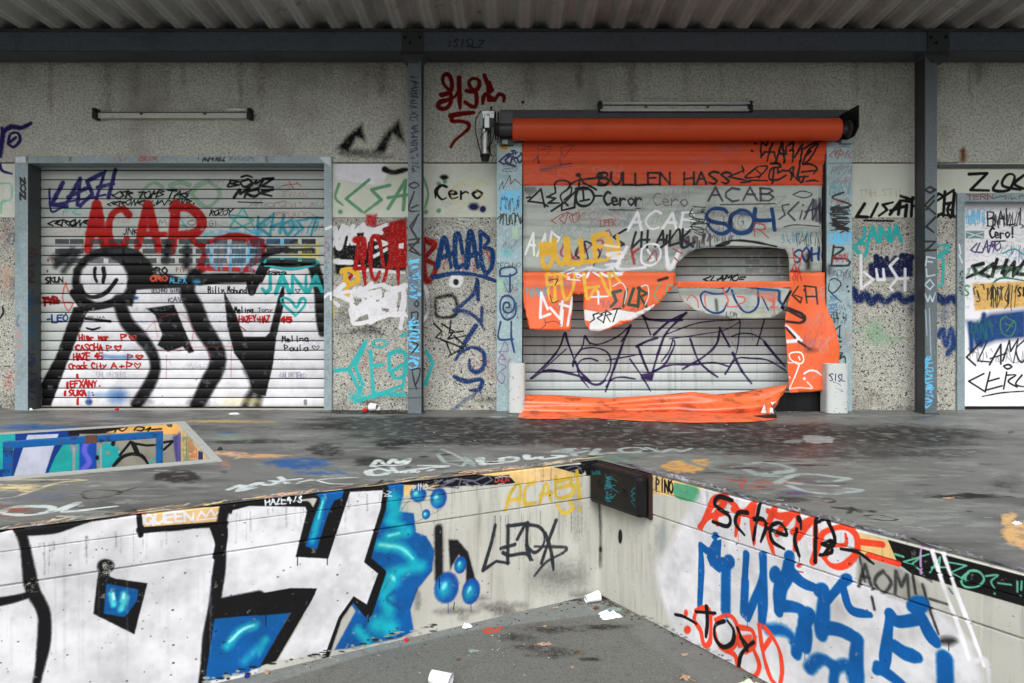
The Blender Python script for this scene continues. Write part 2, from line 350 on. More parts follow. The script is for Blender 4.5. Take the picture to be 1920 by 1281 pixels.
tx(c, 'HAZE 45', (335, 1003), (470, 1000), 28, RD, 6, 34); tx(c, 'P*', (580, 1003), (655, 1000), 26, RD, 5, 35); st(c, '470,985 530,990 600,988', 18, (.3, .5, .75), .6, .6)
tx(c, 'Crack City', (315, 1045), (485, 1042), 28, RD, 5, 36); tx(c, 'A+P*', (505, 1045), (645, 1042), 30, RD, 5, 37); tx(c, 'EFXANY.', (320, 1125), (465, 1122), 28, RD, 6, 38); tx(c, 'SUKA .', (315, 1165), (435, 1162), 26, RD, 7, 39)
st(c, '308,1105 306,1130|298,1145 296,1162|354,1180 354,1202|352,1070 352,1084', 11, RD); st(c, '390,815 500,828', 12, BK, .4); st(c, '395,858 420,865 455,856', 8, BK); tx(c, 'EFJAA', (400, 815), (480, 815), 10, GY, 2, 40)
bl(c, 535, 1165, 45, 34, (.2, .38, .62), .75); bl(c, 470, 1160, 60, 14, (.4, .6, .8), .5); bl(c, 405, 1192, 14, 12, (.05, .08, .3), 1); st(c, '405,1150 402,1200', 14, (.3, .5, .75), .6, .6)
tx(c, 'UNLIMITERS', (440, 1082), (575, 1082), 24, (.6, .62, .68), 4, 41, op=.6); tx(c, ':UNLIMITERS:', (1262, 1085), (1395, 1085), 24, (.5, .52, .58), 4, 42, op=.7)
for i in range(10): scrib(c, 600 + (i % 2) * 340, 700 + i * 30, 780 + (i % 2) * 270, 722 + i * 30, (.6, .68, .78), 3, 9, 50 + i, .45)
tx(c, 'TYP', (195, 755), (270, 745), 34, DR_, 9, 43); st(c, '200,725 270,735|200,740 265,745', 12, DR_); st(c, '300,650 285,720 310,780 330,745 280,740|300,660 315,700', 7, (.8, .3, .25), op=.8); tx(c, 'SKUN', (210, 655), (290, 650), 26, BK, 6, 44); tx(c, '-LEO', (212, 832), (315, 828), 30, (.1, .25, .5), 7, 45)
st(c, '220,548 220,555|217,598 217,603', 8, RD); st(c, '1385,1188 1385,1200', 16, (.5, .5, .52), .2); bl(c, 1060, 1190, 60, 20, (.85, .8, .5), .4); bl(c, 615, 722, 14, 8, BL, .8)

# --- back wall
c = BW = Frontal('paint_back_wall', -420, 118, 2420, 775, 8.0, 1.15, grain=.35); view(0, 0, 1)
under_side = ((-400, -40), (2210, 2380))
# dirt and patches of the render itself
for x, y, rx, ry, col, op in ((30, 300, 60, 40, (.8, .78, .76), .5), (0, 250, 40, 60, (.85, .8, .78), .35), (95, 160, 8, 60, (.5, .42, .38), .4), (200, 150, 14, 60, (.5, .42, .38), .3), (490, 140, 14, 60, (.55, .42, .4), .35), (1088, 160, 14, 55, (.75, .77, .75), .6), (740, 200, 10, 90, (.5, .42, .4), .25), (1640, 150, 10, 60, (.5, .44, .42), .3), (1400, 150, 60, 40, (.5, .48, .46), .25)):
    bl(c, x, y, rx, ry, col, op)
for i in range(26):
    rg = random.Random(i); x = rg.uniform(0, 1900); bl(c, x, 125 + rg.uniform(0, 25), rg.uniform(4, 18), rg.uniform(25, 90), (.4, .34, .31), rg.uniform(.2, .5))
for i in range(40):
    rg = random.Random(i + 99); x = rg.choice([rg.uniform(622, 930), rg.uniform(1600, 1795), rg.uniform(0, 30)]); bl(c, x, rg.uniform(735, 770), rg.uniform(8, 30), rg.uniform(4, 14), (.25, .24, .22), rg.uniform(.2, .5))
st(c, '0,275 8,248 22,238 40,240 58,232', 9, (.17, .12, .4), .5); st(c, '16,270 20,252 34,250 38,264 26,276 16,270|20,266 30,258', 6, (.17, .12, .4), .4); st(c, '0,292 6,255 4,240', 10, (.17, .12, .4), .5); st(c, '0,308 4,320 22,326', 5, (.17, .12, .4), .4)
st(c, '0,344 20,346 20,374 4,378 2,400', 5, (.4, .7, .6), .4, .7); bl(c, 10, 440, 14, 30, (.5, .2, .18), .35); bl(c, 12, 520, 14, 30, (.8, .6, .45), .4); bl(c, 18, 360, 14, 40, (.9, .9, .9), .4)
st(c, '0,596 6,585 4,575', 4, BK)
under(BW, 5, 16, 625, 440, 760, 740, 40, 100, 20, 45, 3, .4); under(BW, 6, 14, 800, 440, 915, 740, 30, 70, 20, 40, 3, .4); under(BW, 7, 16, 1600, 430, 1780, 620, 40, 90, 18, 40, 3, .4); under(BW, 8, 8, 0, 420, 20, 740, 20, 40, 20, 40, 3, .5); under(BW, 9, 9, 625, 330, 1780, 400, 40, 80, 14, 30, 2, .3)
for q_ in under_side: under(BW, 10, 14, q_[0], 350, q_[1] - 60, 740, 40, 130, 20, 70, 5, .9)
view(*vB)
pg(c, '52,385 95,335 140,300 152,365 120,350 95,400', BK, 20, .85); pg(c, '170,400 215,330 262,285 282,372 240,340 215,400', BK, 22, .85); bl(c, 120, 398, 70, 18, BK, .6); bl(c, 190, 410, 60, 14, BK, .5)
pg(c, '48,432 210,432 212,490 180,505 90,490 50,480', (.88, .88, .9), 10, .9, True); st(c, '212,452 240,462 285,452', 18, BK, .5, .9)
tg(c, 'CSA', (75, 590), (290, 588), 105, GN, 9, 3, op=.85, slant=.15, smooth=False, jit=.08); st(c, '62,500 50,545 75,570|340,480 355,530 345,580', 9, GN, .4, .8)
for x, y in ((66, 592), (348, 592), (390, 500), (390, 588), (410, 492)): bl(c, x, y, 8, 8, GN, .9, .5)
tx(c, 'Cero', (385, 550), (540, 548), 44, BK, 7, 4, jit=.04); st(c, '380,545 378,520 392,505', 6, BK); bl(c, 408, 478, 16, 9, BK, .9, .2)
tx(c, 'CS', (440, 570), (560, 560), 70, (.85, .8, .5), 9, 5, op=.45); bl(c, 505, 575, 18, 13, NV, .95, .3); bl(c, 535, 583, 11, 12, NV, .95, .5)
for q in ('400,150 395,190 440,195 438,150 410,150|440,150 440,215 395,262 385,235 430,225|455,140 455,225|490,150 475,185 520,195 515,150 490,150|520,190 515,235 480,255 478,225|545,150 550,190 540,245|545,190 575,205 600,200 602,230|575,205 572,180'):
    pass
view(800, 120, .13267)
st(c, '205,440 270,425 345,370 350,240 310,160 260,150 225,200 240,290 330,400 340,520 300,610 220,640 160,600 190,540 300,510 400,460 450,380', 62, DR_, .25); st(c, '455,200 460,400 468,630', 72, DR_, .2); st(c, '560,380 640,395 720,350 745,270 710,215 640,210 595,260 620,340 690,410 705,530 680,610 610,590 540,540', 62, DR_, .25)
st(c, '812,160 850,260 910,370', 55, DR_, .2); pg(c, '830,230 900,240 960,380 900,420 840,400', DR_, 16); st(c, '900,400 810,450 790,560|890,470 960,500 1020,430 1090,460 1085,530', 55, DR_, .25); pg(c, '830,420 900,430 940,470 1000,440 980,545 850,540', DR_, 16)
st(c, '335,735 500,705 660,690', 66, DR_, .2); st(c, '350,770 360,810 500,815 590,850 590,910 520,980 400,1080 340,1175', 54, DR_, .25, smooth=True); view(*vB)
bl(c, 667, 232, 6, 5, DR_, 1, .5)
# aggregate panels: between left shutter and column
pg(c, '40,700 60,640 180,650 235,720 285,700 285,770 150,790 50,800', BK, 14, .9); pg(c, '150,600 190,598 185,640 150,640', RD, 12, .8); pg(c, '170,640 285,610 285,740 190,700', DR_, 14, .9)
tg(c, 'MOE', (45, 705), (215, 690), 62, WH, 12, 6, slant=.1); st(c, '50,755 130,750 110,800', 16, WH, .3)
view(615, 400, .17167)
RR = (.62, .04, .04)
pg(c, '130,410 280,390 450,400 620,470 850,420 850,620 560,640 400,560 130,570', BK, 16, .95); st(c, '110,530 250,535', 60, WH, .3); st(c, '350,620 520,620 830,650', 44, WH, .4, .9); st(c, '500,470 640,390|520,370 640,330', 40, WH, .3, .9)
st(c, '70,170 120,380 190,150 260,330|300,320 290,200 370,190 430,170 580,210|420,200 400,370', 60, WH, .3); pg(c, '660,100 760,80 860,150 860,600 650,600', RR, 40, .9); pg(c, '770,330 825,320 822,385 768,385', WH, 6)
st(c, '150,620 230,600 320,640 310,730 230,790|190,650 210,900', 46, YE, .3); st(c, '300,290 380,290 385,480', 90, RR, .3, .9); st(c, '205,750 290,600 330,320|350,400 385,600 405,780|290,600 400,600', 44, RR, .2); st(c, '600,570 560,310 510,250 470,320 465,620 510,730 560,640', 46, RR, .2); st(c, '605,750 650,590 700,480|640,600 740,560|720,400 760,600 765,770', 44, RR, .2)
view(*vB); st(c, '335,700 350,820 385,770 345,745 380,700 345,680', 16, RR, .3); st(c, '340,700 350,820 380,770 340,745 375,710 345,690', 14, DR_, .3)
st(c, '70,790 100,785 128,815 100,830 80,800 90,872', 13, YE, .3); pg(c, '230,960 40,970 60,890 150,880 280,900', BK, 40, .45); pg(c, '50,990 180,950 220,1000 60,1000', BK, 30, .6)
view(615, 400, .17167); st(c, '170,780 60,870 260,960|470,770 340,900 560,850|360,1000 560,900', 56, WH, .3, smooth=False); st(c, '840,790 700,870 620,960 740,1040|640,880 700,1040', 60, WH, .3); st(c, '280,1150 420,1010 560,1000 700,1020|460,1190 620,1110 830,1100', 62, WH, .35); st(c, '330,1040 300,1140|450,1000 470,1180|820,820 830,1000 790,1250|620,800 740,840', 54, WH, .35); pg(c, '280,1010 560,960 600,1080 460,1200 430,1100 290,1160', WH, 20, .9); view(*vB); st(c, '20,865 120,850 210,830|60,900 20,870|110,900 115,960 250,925 285,935|330,830 350,850 355,920 330,960', 13, WH, .3)
scrib(c, 90, 840, 280, 940, WH, 12, 10, 4, .8); st(c, '30,900 60,920|40,880 45,940', 8, (.75, .7, .3), .6, .6)
view(600, 60, .5696)
st(c, '45,1115 95,1110 150,1020 115,1100 140,1160 115,1220|95,1110 130,1180|165,1050 175,1200 275,1160|170,1100 205,1095|225,1060 230,1120 280,1090 270,1180|120,1215 200,1190 280,1195|350,1050 370,1090 345,1160', 13, TQ, .35, .95, smooth=False)
st(c, '170,1025 190,1012 222,1022 200,1038 172,1030', 9, TQ, .3, .8); st(c, '268,1000 285,990', 14, TQ, .4, .7); st(c, '230,1060 255,1050 280,1060 285,1120 250,1140 225,1110', 14, TQ, .35, .9); bl(c, 120, 1200, 30, 20, TQ, .7); bl(c, 215, 1190, 60, 14, TQ, .6)
# right of the column
st(c, '380,650 400,640 415,655 400,680 380,670|425,640 440,665|455,615 500,620 480,632 450,625|470,640 485,668', 6, (.75, .8, .8), .3, .7); scrib(c, 380, 700, 570, 790, (.6, .15, .15), 6, 8, 12, .6)
view(795, 400, .28866); st(c, '85,345 130,160 175,350|110,290 180,260', 34, BL, .2); st(c, '250,260 230,150 205,140 200,250 210,350 260,330', 32, BL, .2); st(c, '275,350 300,120 350,350|290,280 340,260', 36, BL, .2); st(c, '365,120 370,300 400,400|365,120 420,170 390,220 440,240 440,340 400,400', 30, BL, .2); st(c, '60,415 200,390 340,400 470,440', 28, BL, .2); view(*vB)
pg(c, '430,800 470,805 460,840 425,835', WH, 8, .95, True); bl(c, 447, 823, 9, 10, BK, 1, .6); st(c, '380,875 440,870 445,930 385,935 380,880', 14, BK, .7, .8); bl(c, 360, 900, 20, 45, BK, .4)
view(795, 400, .28866); B3 = (.05, .18, .38); st(c, '345,430 320,520 240,600 210,630', 26, B3, .5, .9); st(c, '345,440 350,560', 30, B3, .4, .9); st(c, '190,630 280,640 350,690 390,750|375,610 372,700', 26, B3, .5, .8); st(c, '335,730 270,830 205,950', 32, B3, .4, .95); st(c, '240,900 310,870 380,900 390,980 350,1030 300,1010 295,950', 28, B3, .4, .9); st(c, '195,1060 270,1090 370,1080 360,1140 300,1150', 30, B3, .4, .9); st(c, '360,1150 260,1220 180,1280', 40, B3, .8, .6); view(*vB)
st(c, '375,960 400,985 380,1005 415,1020 430,1060|400,960 440,985 420,1010 480,1000|430,950 425,990 470,985|395,1010 470,1040 425,1065|440,1000 480,1035', 6, BK, .25, smooth=False)
view(*vG)
tg(c, 'LISA', (80, 610), (225, 600), 46, BK, 9, 10, slant=.25, jit=.06); st(c, '105,620 200,622', 7, BK); tx(c, 'iR CH', (225, 608), (400, 600), 70, BK, 9, 11, slant=.1, jit=.08); st(c, '225,540 262,552|232,555 262,560', 10, BK); st(c, '345,555 400,520|350,600 425,610', 9, BK); tx(c, 'G!', (380, 612), (425, 612), 50, BK, 8, 12)
st(c, '450,468 510,465 455,520 515,522', 10, BK, .25, smooth=False); st(c, '545,490 530,520 580,520 600,475 575,470 560,505 620,520|632,470 600,500 640,520', 10, BK, .3)
tx(c, 'TNH STIL', (90, 540), (240, 540), 22, (.7, .6, .58), 3, 13, op=.5)
tx(c, 'JANA', (80, 688), (235, 688), 44, TQ, 10, 14, jit=.05); st(c, '70,700 100,740 118,705 95,695 70,710 95,735', 10, TQ, .3); tx(c, 'LOVE', (140, 740), (265, 735), 40, (.7, .72, .72), 4, 15, op=.8); st(c, '345,700 385,705 350,735 385,720|345,745 365,745 362,830 345,835', 9, TQ, .3)
pg(c, '118,760 268,745 268,805 120,812', (.05, .1, .28), 10, .9); tx(c, 'JMOT', (120, 800), (268, 795), 55, (.04, .08, .25), 16, 16)
st(c, '95,735 95,845 135,815 105,790|145,780 150,815 172,815 168,780|215,745 190,770 215,810 190,840 205,858|240,780 240,850|222,812 250,810', 10, WH, .3, .9, smooth=False)
st(c, '70,850 85,880 110,865 130,890 150,870 175,888 215,865 235,885 268,875', 30, (.03, .13, .32), .5, .95); st(c, '345,870 370,885 395,875 410,890 425,878', 26, (.03, .13, .32), .5, .95); bl(c, 260, 910, 14, 30, (.05, .15, .35), .5)
st(c, '350,1000 365,980 375,1030 392,975 400,1040|380,1060 410,1010', 22, (.04, .2, .42), .6, .85); bl(c, 140, 990, 45, 50, GN, .5); bl(c, 190, 1010, 60, 20, GN, .4); bl(c, 85, 980, 20, 14, GN, .35); bl(c, 370, 930, 30, 40, (.1, .25, .4), .5)
bl(c, 429, 405, 12, 28, (.5, .28, .15), .8); st(c, '365,442 632,438', 5, (.3, .3, .3), .6, .5)
for x in (420, 450, 470, 495, 525, 560, 600): bl(c, x, 446, 9, 4, (.4, .2, .15), .5)

# --- galvanised steel: door posts, columns, frames (portrait strips)
c = LF = Frontal('paint_left_frame', 20, 285, 630, 775, 7.99, 1.0); view(*vA)
scrib(c, 520, 85, 580, 108, (.7, .35, .25), 5, 4, 1, .6); tx(c, 'GOX', (635, 104), (720, 100), 20, (.65, .25, .2), 6, 1, op=.7); scrib(c, 900, 85, 1020, 108, BK, 6, 8, 2, .9); scrib(c, 1030, 85, 1150, 104, GY, 5, 8, 3, .6); scrib(c, 730, 82, 860, 105, GY, 4, 8, 4, .3)
st(c, '325,85 322,102|1210,82 1212,104|130,85 128,104', 14, (.35, .2, .15), .5, .6); pg(c, '75,85 120,82 125,110 75,112', (.8, .84, .84), 5, .8); pg(c, '1448,85 1500,85 1502,130 1470,110', (.75, .8, .8), 6, .8)
text(c, 'ZOZ', *L([(98, 180), (98, 285)]), 22 * .4137, BK, 3.4, 4, up=(1, 0)); scrib(c, 75, 340, 98, 620, (.45, .6, .62), 4, 14, 5, .5, vert=True); scrib(c, 78, 800, 98, 850, GY, 4, 4, 6, .7, vert=True); scrib(c, 75, 860, 100, 960, (.8, .5, .4), 5, 5, 7, .7, vert=True); scrib(c, 75, 980, 98, 1100, (.6, .45, .45), 3, 6, 8, .5, vert=True)
scrib(c, 1472, 440, 1498, 560, (.7, .35, .35), 5, 6, 9, .6, vert=True); scrib(c, 1472, 460, 1495, 700, (.25, .35, .5), 4, 9, 10, .6, vert=True); scrib(c, 1475, 780, 1498, 1100, GY, 3, 12, 11, .5, vert=True); st(c, '1480,410 1504,400|1470,720 1500,700 1502,730', 14, WH, .4)
c = REV = Planar('paint_reveal', (P(52, 0, 7.97)[0], 7.97), (0, 1), 0, .26, 0, 2.8, 420)
scrib(c, 112, 490, 165, 540, (.35, .15, .1), 6, 4, 12, .7, vert=True); scrib(c, 115, 560, 160, 700, (.25, .1, .08), 6, 7, 13, .7, vert=True); scrib(c, 112, 680, 160, 900, (.1, .35, .5), 9, 9, 14, .8, vert=True); scrib(c, 112, 930, 165, 1180, (.1, .12, .35), 7, 11, 15, .7, vert=True)
c = PL = Frontal('paint_left_post', 925, 262, 985, 775, 7.84, 1.6, grain=.05); under(PL, 21, 26, 932, 300, 950, 680, 20, 34, 6, 18, 1.2, .55)
view(*vC)
pg(c, '133,395 190,395 188,430 135,432', (.75, .6, .1), 3); st(c, '142,412 180,412|150,422 178,424', 7, (.5, .35, .1), .3, .8)
tg(c, 'CERO', (125, 535), (280, 515), 60, NV, 10, 1, jit=.1); tx(c, 'eTr.', (185, 470), (285, 450), 26, NV, 9, 2, jit=.1); st(c, '170,520 235,540', 16, NV, .4); st(c, '230,550 160,560 155,575 215,575', 3, BK)
st(c, '125,700 150,640 155,690 200,600 205,660 232,625 275,665', 5, BK, .2, smooth=False); scrib(c, 125, 680, 280, 860, LB, 5, 22, 3, .85); scrib(c, 125, 700, 280, 850, LB, 4, 16, 8, .8, vert=True); scrib(c, 130, 740, 270, 840, BK, 4, 9, 4, .8)
scrib(c, 115, 850, 285, 940, BK, 8, 9, 5, .9); pg(c, '215,960 250,930 255,1030 215,1025', (.65, .75, .6), 4, .6); bl(c, 180, 1120, 40, 25, TQ, .5); scrib(c, 120, 1050, 280, 1200, LB, 3, 9, 5, .4)
tx(c, 'TECHNO', (110, 1220), (275, 1215), 34, BK, 3, 6); view(*vE)
st(c, '160,60 170,15 270,5 295,45 240,75 160,75|240,60 240,200', 16, BL, .25); st(c, '190,130 235,215 262,150 225,150 190,125', 4, BK); scrib(c, 250, 70, 330, 200, GY, 3, 7, 7, .7, vert=True); bl(c, 165, 160, 25, 60, (.6, .8, .6), .5)
st(c, '210,325 235,325 230,290 195,290 185,340 215,370 265,350 275,280 235,235 180,245 160,310 175,390 220,425 280,385 290,290', 16, BL, .25); st(c, '165,440 150,575 265,580|250,440 252,570 275,685', 17, BL, .25); bl(c, 302, 378, 5, 5, BK, 1, 1); bl(c, 302, 405, 5, 5, BK, 1, 1)
st(c, '160,690 200,600 225,675 150,680|150,680 205,740 165,740|190,700 160,720 150,770 210,800 150,850 140,900 180,935 200,880 170,850|220,770 245,740', 7, (.5, .25, .5), .3); bl(c, 152, 955, 6, 5, (.5, .25, .5), .9, .5)
c = PR = Frontal('paint_right_post', 1545, 255, 1605, 775, 7.84, 1.6, grain=.05); view(*vD)
under(PR, 22, 26, 1551, 300, 1570, 680, 20, 34, 6, 18, 1.2, .55); view(*vD)
tg(c, 'CEPIC', (1115, 490), (1275, 485), 55, (.65, .2, .15), 5, 1, jit=.1); st(c, '1160,420 1210,410 1260,415|1115,520 1275,520|1150,440 1200,470 1250,440', 4, GY); tg(c, 'HERTA', (1130, 595), (1270, 590), 55, (.45, .5, .55), 5, 2, jit=.1); scrib(c, 1130, 610, 1270, 640, (.5, .6, .65), 3, 6, 3, .5)
scrib(c, 1115, 670, 1265, 740, (.3, .55, .58), 6, 9, 4, .8); st(c, '1215,715 1140,750 1250,790 1250,810 1140,840', 13, BK, .6); scrib(c, 1120, 800, 1270, 980, BK, 9, 18, 5, .9, vert=True); st(c, '1150,930 1240,960|1150,900 1200,950', 26, BK, .5); scrib(c, 1130, 750, 1250, 800, (.65, .3, .3), 4, 10, 6, .8)
scrib(c, 1115, 975, 1270, 1060, LB, 10, 14, 7, .9); st(c, '1150,1080 1215,1090 1145,1150 1240,1160 1250,1200 1120,1205|1150,1070 1135,1200', 14, BK, .5); scrib(c, 1140, 1120, 1250, 1180, (.65, .2, .2), 6, 9, 8, .9); scrib(c, 1140, 1225, 1260, 1281, GY, 5, 7, 9, .8)
view(*vF); scrib(c, 1380, 20, 1520, 120, GY, 5, 7, 10, .8); bl(c, 1345, 30, 30, 50, (.2, .2, .22), .8); st(c, '1350,110 1390,95 1440,140 1380,210 1340,190 1345,130|1340,190 1400,250 1445,285', 10, BK); bl(c, 1490, 160, 9, 9, BK, 1, .7); bl(c, 1500, 198, 9, 9, BK, 1, .7)
scrib(c, 1335, 230, 1420, 420, (.2, .45, .65), 6, 14, 11, .8, vert=True); scrib(c, 1350, 300, 1520, 350, GY, 5, 8, 12, .8); scrib(c, 1350, 350, 1490, 470, BK, 5, 10, 13, .8); bl(c, 1415, 415, 10, 10, BK, 1, .7); bl(c, 1460, 410, 10, 10, BK, 1, .7)
st(c, '1435,470 1370,525 1435,570|1430,480 1425,570', 10, BK, .2, smooth=False); st(c, '1440,600 1385,610 1400,640 1440,640 1390,690 1450,690', 12, BK, .3); st(c, '1390,740 1450,700 1400,760 1465,720 1475,780', 13, BK, .3); scrib(c, 1460, 490, 1520, 660, (.7, .5, .4), 6, 6, 14, .8, vert=True)
c = CL = Frontal('paint_left_column', 757, 100, 803, 780, 7.61, 1.6, grain=.05); view(*vB)
scrib(c, 296, 145, 325, 290, (.12, .08, .2), 4, 14, 1, .9, vert=True); scrib(c, 296, 290, 325, 460, (.16, .08, .22), 4, 14, 2, .9, vert=True)
st(c, '292,505 310,495 325,505 308,515 292,505|310,525 292,585 325,590|300,580 322,570', 6, BK); st(c, '325,600 296,640 325,690 300,650 320,610', 6, BK, smooth=False); st(c, '292,685 328,680 294,720 330,735 292,700 325,695', 6, BK, smooth=False); scrib(c, 292, 740, 330, 880, LB, 5, 11, 3, .8, vert=True); scrib(c, 295, 780, 325, 870, (.2, .3, .4), 4, 9, 4, .7, vert=True)
st(c, '318,885 325,895 318,905 310,895 318,885|300,925 322,925 310,975 300,925|305,985 320,990 318,1005 302,1000', 5, BK); scrib(c, 290, 940, 330, 1110, LB, 5, 14, 5, .9, vert=True); st(c, '300,1020 322,1030 300,1060|302,1112 330,1110 314,1160 302,1112|312,1160 318,1175', 5, BK); st(c, '288,1175 334,1173|290,1205 334,1204', 4, (.2, .22, .24), .5, .8)
c = CRC = Frontal('paint_right_column', 1712, 100, 1765, 780, 7.61, 1.6, grain=.05); view(*vG)
st(c, '305,520 322,510 340,520 322,530 305,520|335,540 305,570 340,600|335,555 310,585|340,610 310,640 335,660 305,640|308,690 340,690 308,720 342,718', 7, BK, smooth=False); st(c, '308,770 312,740 338,745|312,755 330,758', 5, (.65, .72, .75), smooth=False); st(c, '310,780 312,805 338,800|322,815 305,832 322,848 335,832 322,815|305,860 315,888 322,868 330,888 340,858', 5, (.65, .72, .75), smooth=False); st(c, '308,915 312,1000|320,910 325,1060', 4, (.6, .66, .7), op=.8)
scrib(c, 300, 1065, 335, 1235, LB, 3.5, 14, 5, .9, vert=True); scrib(c, 302, 1065, 335, 1235, LB, 3, 9, 6, .9, vert=True)
c = BM = Frontal('paint_beam', 0, 50, 1920, 125, 7.55, 1.0); view(480, 0, .25); tx(c, ':SISLZ', (1430, 350), (1710, 355), 55, BK, 9, 5, slant=.2, jit=.08, op=.8)

LS.age(5, 40, .08, .1)
# --- right roller shutter
c = RS = Frontal('paint_right_shutter', 975, 425, 1560, 775, 8.25, 1.2, grain=.12); view(*vE)
for i in range(60):
    rg = random.Random(i); x = rg.uniform(980, 1500); c.stroke([(x, rg.uniform(620, 680)), (x + 1, rg.uniform(680, 745))], rg.uniform(1, 6), (.35, .36, .36), .8, rg.uniform(.08, .3))
st(c, '410,895 520,835 640,840 800,880 900,940 960,940 1000,910', 22, PU, .3, .95); st(c, '415,890 560,750 640,640 680,530 700,600 750,740 745,800', 17, PU, .3); st(c, '500,830 690,660', 10, PU, .3)
st(c, '740,790 760,730 820,640 840,555 880,620', 15, PU, .3); st(c, '840,560 880,610 960,620 1100,560 1205,470', 13, PU, .35); st(c, '1205,470 1150,600 1100,740 1060,850 1005,1000', 20, PU, .35); st(c, '1190,520 1130,600', 14, PU, .4)
st(c, '780,700 820,660 920,650 1010,680 1045,740 1040,820 1000,900', 14, PU, .35); st(c, '940,755 880,735 810,750 780,800 800,880 870,970', 14, PU, .35); st(c, '760,760 800,840 880,920', 22, PU, .35); st(c, '1015,750 1130,730 1270,705', 13, PU, .3)
st(c, '1290,375 1340,420 1500,435 1620,430', 20, PU, .35); st(c, '1310,400 1365,545', 14, PU, .35); st(c, '1650,370 1500,520 1440,650 1370,880', 20, PU, .35)
st(c, '1255,640 1330,600 1420,570', 24, PU, .35); st(c, '1265,640 1310,760 1350,850', 20, PU, .35); st(c, '1200,740 1290,870 1365,995', 14, PU, .35); st(c, '1010,960 1060,900 1140,885 1240,900', 15, PU, .35); pg(c, '1280,860 1400,840 1380,915 1290,905', PU, 14, .95); st(c, '1380,840 1480,780 1560,620 1540,585', 16, PU, .35)
view(*vF)
st(c, '-60,545 60,440 190,375', 20, PU, .35); st(c, '0,435 110,430 190,380', 18, PU, .35); st(c, '30,545 300,450 560,430 625,430 620,560 595,700 510,860', 11, PU, .35); st(c, '510,860 600,740 720,735 850,750 990,830', 15, PU, .35); st(c, '60,580 330,540 500,510 625,445', 9, PU, .35)
st(c, '230,580 290,740 360,820 450,885', 18, PU, .4); st(c, '465,490 545,640|470,490 440,620 340,720 170,820', 18, PU, .35); st(c, '-60,840 60,790 250,785 420,770 540,800', 17, PU, .35); st(c, '570,690 640,830 720,935', 20, PU, .5); st(c, '560,560 640,535 740,545 830,600', 12, PU, .4); st(c, '825,420 765,630', 12, PU, .35); st(c, '820,600 900,700 990,800', 20, PU, .35); st(c, '90,590 60,680 0,760', 13, PU, .35)
view(*vD); bl(c, 270, 1140, 90, 60, (.6, .78, .64), .4); bl(c, 380, 1220, 150, 40, (.6, .78, .64), .35); bl(c, 760, 1180, 70, 50, (.6, .78, .65), .3); st(c, '615,1060 600,1240 700,1230|615,1060 650,1150 600,1180|700,1170 690,1240 730,1230|820,1100 780,1160 800,1230 830,1240', 20, WH, .3, .95); view(*vF); tg(c, 'CLAMO=', (330, 118), (670, 112), 42, BK, 11, 8, jit=.1)
st(c, '720,500 730,590|560,600 600,660', 8, (.3, .4, .35), .5, .5); st(c, '850,50 1000,30|960,80 1010,60', 18, WH, .4, .9)

# --- orange fast door curtain (all pieces share one painted face)
c = CU = Frontal('paint_curtain', 940, 210, 1600, 800, 7.85, 1.6, grain=.05); under(CU, 12, 60, 985, 370, 1500, 508, 30, 90, 10, 26, 2, .5); under(CU, 13, 10, 985, 540, 1200, 600, 30, 60, 12, 24, 2, .5); under(CU, 14, 8, 1485, 530, 1530, 720, 20, 40, 20, 40, 2.5, .5); under(CU, 15, 8, 1000, 285, 1350, 335, 40, 90, 10, 20, 1.5, .35)
view(*vC)
st(c, '390,400 480,410 400,430 480,425 390,520 385,405|540,415 540,540 520,480|540,415 625,400 560,480 540,440|400,540 620,520 400,570 610,540|405,575 510,570 505,598', 4, (.16, .12, .14), .3, .8, smooth=False); st(c, '400,560 610,520', 11, (.2, .2, .28), .4, .7); st(c, '355,505 390,470 385,515|375,480 400,520', 5, (.15, .1, .12))
tx(c, 'BULLEN HASS', (795, 665), (1690, 655), 78, BK, 13, 3, jit=.03); 
view(980, 320, .11458)
st(c, '70,440 120,430|90,500 300,300 360,590|90,500 330,530 410,580', 36, BK, .2, smooth=False); st(c, '530,270 540,360 400,430 540,450 420,530 600,530', 36, BK, .2, smooth=False); st(c, '520,240 560,175 700,165 780,220 740,300 620,400 660,540|800,280 790,380 680,480', 36, BK, .2); st(c, '470,660 700,510|640,540 640,650 850,600 860,400|900,300 720,490|700,530 740,570', 36, BK, .2, smooth=False); st(c, '900,310 870,420 900,540 1000,580 1110,540 1170,430 1120,320 1000,275 900,300', 44, BK, .2); st(c, '880,300 1060,290', 60, BK, .3); st(c, '990,320 1000,470|940,500 1090,470|1180,410 1300,410|800,210 930,150 1200,120 1290,70|900,60 1000,200 1210,310|920,250 930,180', 36, BK, .2, smooth=False); bl(c, 910, 75, 50, 36, BK, 1, .7); bl(c, 1260, 80, 60, 50, BK, 1, .6); bl(c, 1270, 220, 60, 40, BK, .9, .5); pg(c, '20,270 200,260 240,330 120,420 30,340', (.22, .2, .2), 30, .6)  # last polygon: shade of the top-left fold painted in as a soft dark patch
view(*vC)
tx(c, 'Ceror', (830, 795), (1095, 800), 82, (.1, .1, .13), 13, 4, jit=.04); st(c, '865,828 1040,830', 7, (.12, .12, .15)); st(c, '1040,820 1075,820', 6, BK); tx(c, 'Cero', (1160, 800), (1400, 810), 85, (.3, .3, .33), 7, 5, jit=.05, op=.8)
tg(c, 'CERO', (470, 930), (660, 915), 70, (.6, .2, .17), 6, 6, jit=.12, op=.85); tx(c, 'LEEK', (805, 940), (915, 935), 45, (.6, .2, .17), 5, 7, jit=.1, op=.85); tx(c, 'ACAB', (985, 965), (1455, 955), 115, WH, 16, 8, jit=.05, slant=.15, op=.9)
